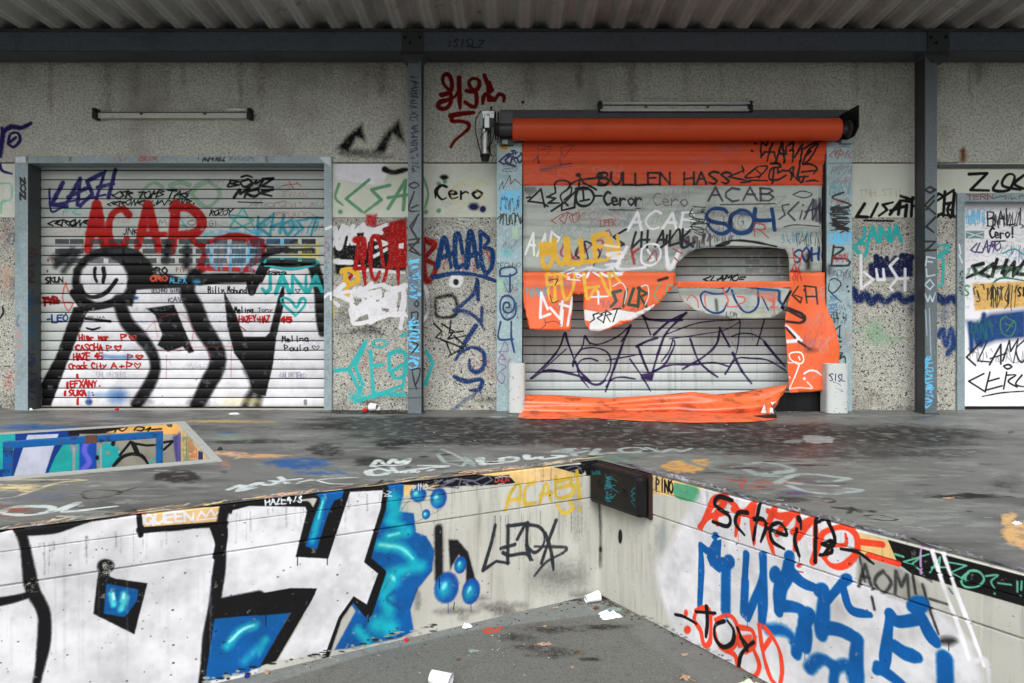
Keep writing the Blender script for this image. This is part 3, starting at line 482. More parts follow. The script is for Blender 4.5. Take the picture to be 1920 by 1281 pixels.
tx(c, 'AAP', (300, 1140), (540, 1110), 130, (.85, .88, .85), 13, 9, slant=.15, jit=.08); st(c, '755,1015 860,965 880,1000 750,1020', 12, (.6, .15, .13), .3, .8, smooth=False)
st(c, '975,960 890,1010 960,1060 920,1080|1040,980 1010,1090 1060,1040|1080,980 1075,1080|1120,970 1115,1080|1070,1030 1130,1030|1170,1075 1220,970 1230,1070|1190,1030 1240,1030|1270,970 1265,1070 1330,1050|1355,960 1350,1080|1400,970 1350,1020 1420,1075', 17, (.1, .1, .13), .25, smooth=False)
st(c, '560,1060 540,1130 620,1150 700,1060 680,1160|580,1050 640,1160 760,1050 820,1040 800,1140', 14, (.6, .12, .12), .4, .8); st(c, '680,1040 640,1130 720,1160 700,1040 800,1110 760,1200', 14, (.12, .1, .14), .3, .9)
tx(c, 'BULLEN', (420, 1215), (950, 1150), 165, YE, 26, 10, jit=.06, slant=-.08); st(c, '400,1050 480,1110|430,1090 420,1180 470,1270', 20, YE, .3)
st(c, '980,1080 920,1220 1105,1215', 22, WH, .3); st(c, '1080,1090 1080,1180 1150,1200 1205,1140 1190,1070 1120,1060 1080,1095|1120,1100 1160,1160 1130,1170', 14, WH, .3); st(c, '1240,1060 1265,1225 1330,1110', 26, WH, .3); st(c, '1010,1090 1030,1190|1020,1120 1060,1090', 18, (.6, .12, .12), .4, .85); st(c, '1120,1170 1170,1100 1180,1170|1290,1090 1350,1120|1300,1150 1330,1180', 10, (.6, .12, .12), .4, .8)
scrib(c, 830, 1060, 960, 1280, WH, 14, 7, 31, .8, vert=True); tg(c, 'CERO', (520, 1281), (900, 1275), 60, WH, 13, 12, jit=.08)
view(*vD)
view(1360, 240, .10417)
st(c, '640,540 630,420 655,250 735,320 785,215|640,520 700,440 800,440 870,440 905,600', 36, BK, .2, smooth=False); st(c, '855,270 790,420 745,600', 42, BK, .2); st(c, '900,620 1020,250 1060,620|960,460 1060,480', 44, BK, .2, smooth=False); st(c, '1080,480 1090,340 1215,260 1200,620', 40, BK, .2, smooth=False); st(c, '1230,540 1375,300 1340,640|1200,400 1150,420', 40, BK, .2, smooth=False); st(c, '1390,660 1410,560 1500,400 1640,290 1650,340 1500,580 1440,620|1400,380 1590,270 1810,150|1680,245 1865,200|1440,510 1530,420', 40, BK, .2)
st(c, '330,800 300,680 340,760 60,880 320,930 440,960|280,980 450,970', 34, BK, .2, smooth=False); st(c, '580,700 400,840 370,900 640,860 560,760|600,900 760,700 620,690|440,940 760,950', 34, BK, .2); st(c, '820,640 960,640 1000,700 850,720 800,800 800,920 950,930 1100,850|880,740 850,990|960,700 950,800 1040,760', 40, BK, .2); st(c, '1040,760 1140,770 1230,700 1190,930|1150,760 1370,980 1430,860|1330,600 1340,700 1310,860 1370,980', 42, BK, .2); st(c, '1420,650 1540,650 1660,720 1590,830|1380,790 1660,760|1460,960 1600,940 1690,960|1500,870 1350,880', 38, BK, .2); view(*vD); bl(c, 626, 388, 10, 10, BK, 1, .6); bl(c, 603, 440, 10, 10, BK, 1, .6)

tx(c, 'ACAB', (315, 770), (780, 770), 85, (.22, .2, .26), 13, 16, jit=.05, smooth=False, op=.9); st(c, '395,795 760,790', 8, (.22, .2, .26)); st(c, '880,730 940,705 1010,725 960,750 890,735', 8, (.22, .2, .26)); tg(c, 'SCiAN', (780, 900), (1080, 895), 125, (.2, .19, .26), 11, 17, slant=.15, jit=.08, op=.9); st(c, '820,945 900,930 1060,940', 8, (.2, .19, .26)); st(c, '1030,770 1040,900|1060,760 1065,910', 24, (.2, .19, .26), .4, .8)
st(c, '440,845 420,825 340,825 300,880 350,910 430,925 460,960 410,990 350,970 310,920', 26, BL, .2); st(c, '530,830 470,870 470,950 520,985 590,970 620,900 580,840 530,830', 30, BL, .2); st(c, '630,825 630,895 745,900|740,825 758,965', 27, BL, .2); st(c, '500,850 590,860', 24, BL, .3, .8)
tx(c, 'HKG', (420, 950), (560, 950), 80, BK, 4, 18, op=.8); tx(c, 'R', (620, 1000), (740, 1010), 100, (.62, .2, .18), 8, 19, op=.85); scrib(c, 150, 990, 330, 1080, (.2, .12, .2), 14, 8, 20, .8); scrib(c, 190, 800, 300, 1000, BK, 7, 9, 21, .85, vert=True); st(c, '210,820 190,870 260,900 200,940 250,980|270,830 330,900 300,960 340,1010', 8, BK, .3, .8)
scrib(c, 330, 990, 480, 1050, (.25, .22, .28), 6, 8, 24, .8); scrib(c, 800, 970, 1000, 1060, (.15, .5, .6), 7, 9, 22, .7); scrib(c, 900, 980, 1060, 1080, BK, 6, 7, 23, .7)
st(c, '370,1070 480,1035 620,1045 770,1075', 17, BK, .3); st(c, '390,1075 450,1050', 24, BK, .4); st(c, '40,1000 30,1060|0,1080 60,1030 120,960 140,1080 230,1040', 16, (.1, .1, .13), .3)
tx(c, 'SOH', (890, 1180), (1065, 1165), 90, (.08, .2, .45), 13, 25, jit=.08); st(c, '985,1130 985,1215', 36, BK, .8, .9); st(c, '880,1090 910,1240 950,1100|850,1150 940,1150|900,1180 880,1230 940,1250', 10, (.7, .2, .2), .4, .8)
view(*vE)
st(c, '530,70 560,260 620,270|540,150 640,130|600,60 600,250', 24, YE, .3); st(c, '640,60 680,260 740,190 760,50', 24, YE, .3); st(c, '830,60 860,260 920,180 960,250|850,170 950,160', 24, YE, .3); st(c, '960,60 1040,230 1040,50 1120,120', 22, YE, .3); st(c, '540,70 640,60 700,90', 20, YE, .3, .9)
st(c, '550,110 620,100 600,150|560,230 580,290 630,270', 8, BK); scrib(c, 360, 160, 540, 250, (.25, .55, .62), 10, 10, 30, .85); st(c, '490,210 480,410 560,380|490,215 540,340|560,330 640,420 660,280|640,300 740,330|740,250 700,470|660,350 650,470', 20, WH, .3, smooth=False)
st(c, '700,60 760,40 780,90 840,60|700,100 800,110', 12, WH, .3, .9); st(c, '515,420 520,470 480,500|520,450 600,440 650,470', 5, BK)
tg(c, 'SILR', (1040, 325), (1330, 315), 140, (.16, .25, .18), 19, 32, jit=.06, slant=.05); st(c, '1060,160 1130,130 1170,200 1150,300|1290,160 1340,150 1350,230 1320,310', 10, (.8, .82, .78), .3, .9); st(c, '890,245 1020,240|945,200 945,300', 14, WH, .3)
st(c, '1430,110 1500,90', 24, BK, .5); st(c, '1440,130 1390,230 1440,280|1480,250 1500,150 1550,150', 13, GN, .3, .95, smooth=False)
pg(c, '832,345 960,370 1100,345 1240,370 1400,300 1360,370 1200,450 1120,430 1060,470 950,520 880,515 835,440', (.82, .84, .84), 8, .95); pg(c, '830,430 880,440 870,500', OR, 10, .9); pg(c, '1110,450 1160,430 1240,420 1180,450', OR, 10, .8); tg(c, 'SERT', (875, 455), (1085, 450), 95, BK, 9, 33, jit=.1)
view(*vF)
st(c, '1090,160 1040,230 1110,290 1125,250 1060,230', 13, (.15, .1, .1), .3, smooth=False); st(c, '1140,155 1235,165 1245,300|1150,165 1165,290|1160,240 1240,240', 14, (.15, .1, .1), .3, smooth=False); bl(c, 1145, 188, 12, 12, NV, .9, .5)
st(c, '1030,200 960,330 1140,420', 20, (.13, .1, .1), .3, smooth=False); st(c, '985,330 1120,380 1145,420 1110,450 985,440', 26, (.13, .1, .1), .3); st(c, '990,480 1090,570|985,600 1110,590', 28, WH, .4); st(c, '985,490 1060,570|1090,600 1180,660', 18, (.15, .1, .1), .5); bl(c, 1190, 670, 50, 22, (.2, .12, .1), .6)
st(c, '1080,780 1020,740 1010,700 1050,685 1110,690 1130,740 1110,775 1060,760|1090,720 1100,745|1095,780 1060,870 1010,970 990,1000 930,1030', 11, (.92, .88, .86), .3); st(c, '985,765 1040,770', 9, WH); st(c, '1130,855 1170,830 1220,835 1255,865', 13, WH, .3, .9); bl(c, 1130, 895, 10, 12, WH, .9, .4); st(c, '1150,920 1185,970 1100,965 1020,975', 12, (.88, .75, .7), .3, .9); st(c, '1005,880 1018,890', 8, WH); tx(c, '8R', (1040, 120), (1130, 110), 100, (.7, .15, .12), 9, 34, op=.8)
# hanging clear flap lettering
st(c, '345,200 310,230 330,320 400,370 480,360 520,290|345,200 420,220 510,210 545,170', 17, BL, .25); st(c, '560,190 590,280 650,360 720,360 770,300 770,180', 18, BL, .25); st(c, '770,180 900,190 940,200 940,270 975,310', 24, (.06, .25, .45), .3); st(c, '800,240 850,350', 12, BL, .3)
st(c, '200,270 230,230 280,260 290,330|350,220 340,260 350,340', 10, (.75, .25, .22), .3, .9); st(c, '490,180 530,270 520,320 610,320|600,240 660,250 650,290 600,300', 14, (.75, .3, .3), .3, .9); pg(c, '720,215 920,200 930,260 900,300 780,250', (.75, .35, .25), 16, .7); st(c, '860,260 900,300 860,330 930,320|890,250 900,380', 12, (.75, .3, .3), .3, .8); st(c, '430,270 435,350', 26, (.1, .1, .1), .7, .8); tx(c, 'LOR', (510, 400), (600, 410), 40, (.3, .3, .3), 6, 36); st(c, '640,395 830,378', 9, (.7, .7, .35), .5, .8); st(c, '150,240 170,290 240,330', 9, (.75, .3, .28), .3, .8)
st(c, '560,215 720,190 900,230', 20, (.5, .5, .52), .6, .5)

# --- right hand door
c = RD_ = Frontal('paint_right_door', 1790, 350, 2210, 775, 8.1, 1.6, grain=.05); under(RD_, 31, 22, 1935, 420, 2130, 750, 40, 110, 14, 50, 4, .9); view(*vG)
scrib(c, 440, 585, 505, 640, LB, 4, 14, 1, .8); scrib(c, 510, 590, 632, 650, (.2, .2, .24), 4, 10, 2, .9); tx(c, 'BALI', (512, 640), (640, 632), 48, BK, 4, 3, jit=.1); pg(c, '440,655 500,655 500,680 440,680', (.15, .45, .4), 4, .8); st(c, '445,660 495,675|450,675 495,660', 4, WH)
tx(c, 'Cero!', (520, 678), (605, 676), 30, BK, 5, 4); st(c, '530,690 570,688', 5, BK); tg(c, 'CLAMO', (455, 728), (555, 722), 34, (.3, .22, .45), 4, 5, slant=.1); scrib(c, 555, 690, 632, 740, GY, 2, 7, 6, .6); st(c, '560,730 600,715 632,735', 5, TQ); scrib(c, 580, 700, 640, 760, (.1, .4, .6), 4, 6, 7, .6)
tg(c, 'SCHAL', (445, 808), (645, 800), 48, BK, 10, 8, jit=.08); scrib(c, 440, 770, 632, 810, (.35, .55, .4), 6, 10, 9, .6); st(c, '520,835 560,810 640,820', 6, (.15, .45, .35)); tx(c, 'S', (435, 870), (455, 870), 36, GN, 5, 9)
pg(c, '462,828 640,820 640,905 470,918', (.85, .66, .3), 8, .9); scrib(c, 462, 830, 580, 890, (.12, .12, .1), 4, 9, 10, .85); scrib(c, 520, 830, 610, 920, (.12, .12, .1), 3, 8, 11, .85); tx(c, 'SIN', (612, 870), (650, 868), 30, BK, 5, 11)
pg(c, '440,950 480,950 520,925 640,912 640,1010 540,1020 470,1045', (.03, .23, .46), 20, .95); st(c, '455,960 460,1050|500,930 490,1030', 16, (.03, .23, .46), .5); scrib(c, 455, 945, 530, 1010, (.15, .4, .35), 4, 8, 12, .8); st(c, '575,935 555,950 560,990 590,1000 605,960 575,940|570,960 595,970|575,985 600,950', 4, (.3, .5, .3), .3, .9)
tg(c, 'CLAMO', (440, 1095), (645, 1085), 70, (.12, .12, .14), 5, 13, slant=.1, jit=.08); scrib(c, 440, 1040, 632, 1090, (.15, .15, .17), 3, 10, 14, .6)
st(c, '500,1125 450,1150 505,1185|520,1120 505,1180 560,1165|515,1150 550,1140', 6, BK, .2, smooth=False); st(c, '575,1120 565,1175|565,1100 580,1095 592,1102 578,1110 566,1102|575,1130 605,1130 580,1150 610,1170|625,1130 605,1160 640,1170', 6, BK, .25); st(c, '495,1200 560,1188 640,1182', 5, BK)
for i in range(14): scrib(c, 438, 580 + i * 24, 640, 600 + i * 24, ((.3, .5, .6), (.5, .5, .5), (.4, .55, .45))[i % 3], 2.2, 9, 60 + i, .45)
c = RDF = Frontal('paint_right_door_frame', 1790, 350, 1925, 775, 7.99, 1.4); tx(c, 'TERN', (440, 553), (530, 551), 16, (.5, .2, .2), 3, 5); scrib(c, 530, 538, 632, 554, GY, 3, 10, 6, .8); scrib(c, 413, 785, 428, 870, BK, 3, 8, 7, .8, vert=True); st(c, '415,735 425,760 418,740|415,700 420,730', 6, (.8, .82, .85))

# --- left dock wall
c = DL = Planar('paint_left_dock', C0, -D1, 0, 4.4, ZG, 0.0, 330, grain=.18)
view(0, 0, 1)
for i in range(60):
    rg = random.Random(i); x = rg.uniform(760, 1120); y = 940 + rg.uniform(0, 60); c.stroke([(x, y), (x + rg.uniform(-1, 1), y + rg.uniform(30, 130))], rg.uniform(1, 8), rg.choice([(.4, .4, .38), (.75, .74, .7), (.5, .45, .4)]), .9, rg.uniform(.08, .28))
bl(c, 1045, 1080, 55, 34, (.3, .3, .29), .6); bl(c, 1080, 960, 14, 60, (.4, .4, .38), .4)
for i in range(14):
    rg = random.Random(i + 5); bl(c, rg.uniform(800, 1100), rg.uniform(1115, 1160), rg.uniform(10, 30), 8, (.3, .28, .26), .5)
for i in range(40):
    rg = random.Random(i + 77); x = rg.uniform(900, 1095); y0 = 960; c.stroke([(x, y0 - .117 * (x - 1000)), (x, y0 + rg.uniform(10, 90))], rg.uniform(1, 3), (.2, .2, .2), .8, rg.uniform(.1, .5))
# cream and black band below the coping
view(*vI); st(c, '-1300,400 0,245 560,190 1100,140 1705,100 2100,60', 70, BK, .1, .97)
pg(c, '1080,150 1300,150 1200,180 1130,215 1075,210', CR, 6); view(*vJ); pg(c, '-20,190 60,180 420,150 605,200 250,248 215,210', CR, 4); pg(c, '300,160 470,175 440,215 320,230', (.85, .72, .6), 20, .4); pg(c, '132,202 210,195 212,232 132,240', (.1, .08, .1), 3); tx(c, 'UNUN', (135, 236), (210, 230), 18, (.75, .2, .2), 4, 1); tg(c, 'CERO', (135, 214), (210, 208), 9, WH, 2, 2); tx(c, 'XTO', (150, 255), (185, 250), 12, (.75, .75, .7), 3, 3)
st(c, '500,165 560,150 590,185|520,180 585,160', 5, (.45, .48, .55), .3, .9); tg(c, 'CERO', (-240, 285), (110, 248), 50, (.4, .42, .5), 6, 4, jit=.08, smooth=False)
# big silver letters
view(*vH)
pg(c, '-60,575 640,490 1050,470 1190,440 1190,1300 -60,1300', WH, 8)
view(*vI)
pg(c, '560,190 1010,140 1085,135 1085,210 1060,300 1145,310 1158,420 1215,440 1262,520 1250,640 1170,740 1125,860 1145,985 1060,1025 760,1085 690,1090 810,870 700,700 700,300', BRB, 14)
pg(c, '-20,905 450,865 270,1190 -20,1265', BRB, 8)
for q, ww in (('1025,235 1035,310', 62), ('1000,350 1070,385', 40), ('995,445 1110,415', 44), ('950,492 1070,510 1150,590', 42), ('1060,640 1185,615', 50), ('1015,670 1020,700', 70), ('975,740 1000,870', 60), ('930,945 1010,965', 70), ('825,975 880,1040', 40)):
    st(c, q, ww * 1.3, (.06, .66, .74), .8, .95)
for q, ww in (('950,490 1070,510 1140,570', 18), ('1000,440 1060,425', 16), ('1020,670 1030,690', 20)): st(c, q, ww, (.55, .93, .92), 1.0, .8)
st(c, '1030,760 990,800 1060,850|880,920 860,960', 24, (.03, .2, .45), .9, .5)
for q in ('60,1070 130,990 225,945|250,1110 300,1030|40,1180 200,1050'): pass
st(c, '60,1075 130,1000 225,945', 60, (.08, .65, .75), .9, .9); st(c, '250,1110 295,1035', 45, (.08, .65, .75), .9, .9); st(c, '60,1180 220,1050', 60, (.06, .5, .7), 1, .8); st(c, '90,1040 150,985 220,955', 20, (.6, .93, .93), 1, .85)
pg(c, '-10,815 440,735 610,730 520,880 360,1155 265,1185 440,880 -10,915', BK, 10)
pg(c, '440,580 480,500 560,300 590,230 540,215 110,285 30,290 -30,280 20,240 560,195 760,175 770,190 650,575', BK, 8)
pg(c, '585,205 750,170 735,225 690,240 650,330 590,520 525,500 570,350 620,235', BRB, 8); st(c, '628,235 595,350 565,470', 34, (.08, .65, .76), .9, .95); st(c, '625,245 600,340', 12, (.5, .92, .92), 1, .8)
st(c, '110,290 200,265 530,268 545,290 470,562 655,572 780,185 975,175 960,290 870,580 960,655 885,880 800,790 715,910 640,1130', 52, BK, .22, smooth=False)
pg(c, '110,295 205,270 525,275 535,300 470,560 655,570 780,190 968,180 955,285 860,590 940,655 875,830 800,785 715,905 640,1112 368,1152 530,880 592,740 440,738 30,812 55,560 80,400', WH, 8)
st(c, '20,300 60,420 45,560 20,700 0,830|0,380 30,480 10,560', 44, BK, .25); st(c, '1040,640 1000,700 960,760', 8, BK, .5, .3)
for x, y, rx, ry in ((1170, 203, 47, 48), (1285, 226, 48, 62), (1214, 318, 24, 30), (1330, 735, 68, 90), (1470, 756, 50, 76), (1410, 605, 34, 50)):
    bl(c, x, y, rx, ry, (.03, .3, .62), 1, .85, .2); bl(c, x - rx * .15, y + ry * .1, rx * .62, ry * .62, (.1, .62, .74), .85, 0, .4); bl(c, x - rx * .3, y - ry * .1, rx * .25, ry * .3, (.6, .92, .92), .8, 0, .4)
st(c, '1285,400 1288,680', 56, (.07, .07, .09), .4, .95); pg(c, '1340,460 1395,462 1455,530 1500,700 1440,710 1440,600 1400,550 1370,600 1350,640', (.07, .07, .09), 14, .95); bl(c, 1165, 800, 24, 70, (.2, .22, .26), .5); st(c, '1375,820 1370,860', 6, BK)
for x, y, rx, ry in ((1330, 735, 68, 90), (1470, 756, 50, 76), (1410, 605, 34, 50)):
    bl(c, x, y, rx, ry, (.03, .3, .62), 1, .85, .2); bl(c, x - rx * .15, y + ry * .1, rx * .62, ry * .62, (.1, .62, .74), .85, 0, .4); bl(c, x - rx * .2, y - ry * .1, rx * .22, ry * .3, (.5, .9, .92), .8, 0, .4)
tx(c, 'HAZE473', (298, 268), (512, 246), 40, (.85, .88, .9), 6, 5, jit=.08); tx(c, 'PINO', (1140, 185), (1225, 175), 34, (.9, .9, .92), 5, 6); tx(c, 'KO', (830, 230), (880, 225), 38, (.72, .74, .76), 4, 6, op=.7); st(c, '965,195 1020,215 975,215 1015,190 990,185', 4, (.85, .86, .88), smooth=False)
st(c, '1075,290 1130,230 1180,260 1195,330|1080,250 1300,230|1160,360 1300,290', 6, (.2, .2, .22), .8, .5)
view(*vH)
bl(c, 190, 560, 70, 18, BRB, .9)
st(c, '70,560 110,585 250,570 430,515 640,490', 44, BK, .25); st(c, '85,560 112,640 130,740 150,850 200,950 205,1060 190,1180 165,1300', 52, BK, .3); st(c, '-20,910 60,895 150,870', 44, BK, .3); st(c, '640,480 650,600', 24, BK, .3); st(c, '650,575 850,560 1040,545', 34, BK, .3); pg(c, '660,502 1038,465 1030,535 665,562', (.86, .72, .5), 4); tx(c, 'QUEEN', (670, 552), (900, 530), 44, (.85, .85, .9), 10, 7); st(c, '910,525 930,490 950,515 975,480 990,510 1020,480 1010,520 910,530', 8, (.88, .86, .9), .3, smooth=False)
st(c, '1040,470 1020,560 1018,700 1000,850 985,960 960,1100 930,1300', 52, BK, .25); st(c, '1010,925 1190,890', 70, BK, .2); st(c, '-20,585 80,560', 20, BK)
bl(c, 488, 742, 40, 32, BK, 1, .75); st(c, '485,760 475,960', 40, BK, .3); pg(c, '455,770 530,800 680,822 668,870 620,1056 432,962 450,800', BK, 9); pg(c, '490,822 640,850 632,905 575,978 478,962', BRB, 9); st(c, '515,870 525,920|570,870 565,900', 26, (.3, .82, .86), .8, .95); st(c, '560,940 580,890', 30, (.3, .82, .86), .8, .9); st(c, '522,870 526,895|572,872 570,890', 12, (.8, .97, .97), .8, .9)
pg(c, '990,985 1190,968 1190,1200 1150,1230 945,1275', BRB, 8); st(c, '1050,1110 1110,1040 1180,1015', 44, (.1, .68, .76), .9, .95); st(c, '1060,1090 1120,1035 1170,1015', 14, (.65, .95, .95), 1, .85); st(c, '1130,1180 1190,1120', 40, (.08, .55, .72), .9, .9)
for i in range(50):
    rg = random.Random(i + 300); bl(c, rg.uniform(0, 1180), rg.uniform(600, 1250), rg.uniform(2, 4), rg.uniform(2, 4), (.15, .15, .16), .8, .5)
for i in range(24):
    rg = random.Random(i + 400); x = rg.uniform(0, 1180); c.stroke(L([(x, rg.uniform(600, 1000)), (x + 2, rg.uniform(1000, 1280))]), rg.uniform(2, 7), (.7, .7, .74), .9, rg.uniform(.1, .35))
view(0, 0, 1)
for i in range(70):
    rg = random.Random(i + 500); x = rg.uniform(380, 820); y = 1285 - (x - 380) * .234 - rg.uniform(0, 14); c.blob(x, y, rg.uniform(2, 9), rg.uniform(1, 3), rg.choice([(.12, .12, .12), (.62, .62, .6), (.6, .6, .58)]), .9, .3)
view(*vJ)
YL = (.8, .68, .22)
st(c, '190,378 215,290 262,245 262,350|200,330 262,320', 20, YL, .5, .9); st(c, '340,235 295,260 290,345 345,340', 21, YL, .5, .9); st(c, '365,345 400,240 425,330|370,300 430,290', 20, YL, .5, .9); st(c, '450,210 455,310 530,300 540,250 460,265|460,230 530,215 520,250', 21, YL, .5, .9); st(c, '560,180 575,320', 24, YL, .4, .9); bl(c, 575, 372, 10, 14, YL, .9, .3); st(c, '455,350 490,395 540,370 520,330', 20, YL, .5, .85)
GL = (.15, .17, .2)
st(c, '135,458 115,550 72,692 140,645 205,655', 20, GL, .3, .92, smooth=False); st(c, '202,460 200,655', 21, GL, .3, .92); st(c, '165,578 238,558|200,462 292,450 250,530', 20, GL, .3, .9, smooth=False); st(c, '175,600 210,615 290,605 330,640', 18, GL, .35, .9); st(c, '302,447 300,560 318,635', 24, GL, .3, .92); st(c, '305,455 360,465 390,500 385,560 340,600 295,560', 18, GL, .3, .9); st(c, '452,432 420,520 375,655', 21, GL, .3, .92); st(c, '340,568 440,570 505,575 490,600 400,650 340,720', 16, GL, .4, .85); st(c, '395,500 425,590 438,690', 20, GL, .3, .9)

view(0, 0, 1); c.poly([(1085, 862), (1125, 858), (1125, 890), (1100, 893), (1096, 880)], BK, 2)
for i in range(90):
    rg = random.Random(i + 40); x = rg.uniform(0, 1115); y = 862 + (1121 - x) * (.1174 + .033); c.stroke([(x, y), (x + rg.uniform(-1, 1), y + rg.uniform(6, 60))], rg.uniform(1, 6), (.2, .19, .18), 1, rg.uniform(.08, .35))
DL.age(3, 220, .1, .15)
# --- right dock wall
c = DRW = Planar('paint_right_dock', C0, -D2, 0, 3.6, ZG, 0.0, 360, grain=.16)
view(0, 0, 1)
for i in range(60):
    rg = random.Random(i + 9); x = rg.uniform(1125, 1290); y = 985 + rg.uniform(0, 60); c.stroke([(x, y), (x + rg.uniform(-1, 1), y + rg.uniform(30, 120))], rg.uniform(1, 8), rg.choice([(.45, .44, .42), (.75, .74, .7), (.5, .45, .4)]), .9, rg.uniform(.08, .28))
st(c, '1123,945 1126,1000 1125,1060', 9, (.15, .13, .12), .9, .75); bl(c, 1163, 1006, 4, 14, (.05, .05, .05), 1, .6); bl(c, 1126, 1030, 3, 6, (.1, .08, .07), .9, .6); bl(c, 1240, 1010, 12, 30, (.5, .56, .6), .5); st(c, '1260,1030 1270,1008', 5, RD, .5, .9)
view(0, 0, 1); c.poly([(1090, 850), (1222, 876), (1222, 899), (1090, 886)], BK, 2)
view(*vK)
pg(c, '62,85 345,165 330,245 64,195', CR, 4); tx(c, 'PINO', (92, 178), (192, 200), 70, BK, 8, 1, jit=.04); pg(c, '195,135 330,170 320,245 200,220', (.35, .65, .5), 6, .95, True); st(c, '230,180 250,195 275,190 290,215', 6, (.25, .55, .42), .5, .7)
pg(c, '355,180 1000,320 1300,420 1300,1400 420,1330 190,1000 100,700 100,620 200,430', WH, 60, .97); bl(c, 120, 640, 60, 80, WH, .5); pg(c, '350,185 700,270 1000,320 1000,360 350,250', WH, 8, .9)
view(*vL)
pg(c, '0,330 300,400 560,600 720,780 980,1060 1060,1300 0,1300', WH, 70, .97)
pg(c, '330,540 560,610 720,730 760,900 640,830 500,780 320,690', (.6, .6, .57), 40, .9); bl(c, 240, 850, 60, 70, (.75, .72, .7), .5); bl(c, 600, 1000, 60, 60, (.75, .73, .7), .5)
pg(c, '320,420 510,470 578,612 430,580 335,530', CR, 4); pg(c, '500,462 1300,675 1300,850 640,660 560,600', BK, 5, .97); st(c, '620,620 750,700', 16, BK, .6, .7)
tx(c, 'AOM', (330, 720), (640, 800), 130, (.16, .16, .17), 16, 2, op=.75, jit=.08, soft=.6); st(c, '640,640 660,770|700,720 740,860 790,1000|740,800 840,830|410,790 425,860', 18, (.14, .14, .15), .6, .8); bl(c, 840, 1040, 60, 26, (.1, .1, .1), .8); st(c, '850,1050 848,1095', 5, BK); st(c, '340,560 370,700', 16, BK, .6, .6)
G2 = (.38, .72, .6)
st(c, '735,545 590,590 650,610 700,650|690,560 640,600', 11, G2, .3, .95, smooth=False); st(c, '740,650 800,560 790,660|750,620 830,620|840,590 950,610 860,650 960,700', 10, G2, .3, .95, smooth=False); st(c, '960,650 920,690 940,730 1010,730 1050,690 1020,645 960,645 940,700', 14, G2, .3, .95); st(c, '1060,670 1130,665 1090,700 1110,740|1130,710 1205,720|1240,700 1240,760|1265,700 1262,750', 12, G2, .3, .95); bl(c, 1110, 770, 8, 8, G2, .9, .5); bl(c, 1258, 785, 8, 8, G2, .9, .5); st(c, '540,545 590,560', 14, G2, .4, .9)
st(c, '690,655 690,520 720,500 760,530', 14, (.75, .6, .8), .4, .9)
st(c, '755,530 830,760 905,960 950,1100 970,1170|815,535 900,780 970,960 1050,1180', 26, (.94, .94, .96), .5, .95); st(c, '960,1170 1060,1150 1080,1281', 30, WH, .8, .8); st(c, '850,740 870,770', 14, (.3, .42, .5), .5, .8)
view(*vK)
OG = (.93, .27, .16)
st(c, '345,395 395,290 425,235 490,225 430,330 440,370', 36, OG, .25); st(c, '500,230 560,300 545,440', 30, OG, .25); st(c, '530,290 600,310 650,260 640,330 650,480', 34, OG, .25); st(c, '340,390 400,330 500,310', 26, OG, .25); st(c, '600,310 700,370', 34, OG, .25); st(c, '765,290 730,400 760,540', 36, OG, .25); st(c, '730,300 800,330 900,330 880,520', 34, OG, .25); st(c, '780,430 860,330|870,420 990,350 1000,580', 34, OG, .25); bl(c, 905, 605, 14, 8, (.8, .3, .3), .9, .4); st(c, '895,642 930,648', 7, (.7, .2, .2))
view(*vL)
st(c, '-10,450 60,360', 34, OG, .25); st(c, '70,590 110,480 140,420 250,390 320,440 320,540 250,610 180,610 130,560', 36, OG, .25); st(c, '150,560 180,500 260,490 260,430', 20, OG, .25); st(c, '345,475 470,490', 36, OG, .1, smooth=False); st(c, '390,550 560,600', 34, OG, .1, smooth=False); bl(c, -5, 610, 14, 12, (.8, .2, .15), .9, .4)
st(c, '90,345 86,590', 23, BK, .2); st(c, '92,365 150,352 198,450 180,500 125,488 175,505 180,535 112,552', 21, BK, .2); st(c, '232,515 330,535 420,600', 17, BK, .3); st(c, '5,350 5,400', 14, BK); 
view(*vK)
st(c, '525,238 450,218 428,265 510,330 500,385 415,360', 22, BK, .2); st(c, '612,308 560,310 545,370 595,435', 21, BK, .2); st(c, '682,262 665,350 647,462', 22, BK, .2); st(c, '650,345 700,345 718,390 688,475', 20, BK, .2); st(c, '732,400 835,435 800,368 745,390 755,470 822,515', 20, BK, .2); st(c, '895,400 882,470 908,555', 22, BK, .2); bl(c, 907, 345, 14, 24, BK, 1, .8, -.3); st(c, '1040,485 1095,470 1050,545 1030,545', 18, BK, .2)
B2 = (.0, .35, .64)
st(c, '345,492 350,620 340,845', 37, B2, .15); bl(c, 428, 440, 20, 22, B2, 1, .8); st(c, '350,500 400,530 432,470', 39, B2, .15); pg(c, '380,560 420,470 465,460 460,560 530,570 540,610 450,650 400,610', B2, 6); bl(c, 505, 590, 36, 44, B2, 1, .85); st(c, '490,620 488,870', 63, B2, .25); st(c, '606,545 592,830 612,905', 39, B2, .15); st(c, '612,905 690,700 705,560', 46, B2, .2); st(c, '700,555 705,700 695,935', 58, B2, .2); st(c, '600,700 592,880', 51, B2, .2)
bl(c, 770, 660, 34, 50, B2, 1, .85); bl(c, 852, 555, 30, 32, B2, 1, .85); st(c, '852,560 840,660 800,740 790,870', 72, B2, .15); st(c, '780,680 830,680', 46, B2, .15); st(c, '870,640 930,700 1010,735', 39, B2, .15); st(c, '800,835 900,850 965,890', 65, B2, .18); st(c, '965,890 935,950 950,1070', 70, B2, .25)
st(c, '735,975 800,975 860,1010 890,1110', 60, B2, .6); st(c, '890,1110 920,990', 65, B2, .3); st(c, '960,1190 1020,1140 1120,1180', 58, B2, .6)
st(c, '400,880 420,890 330,870', 10, OG)
view(*vL)
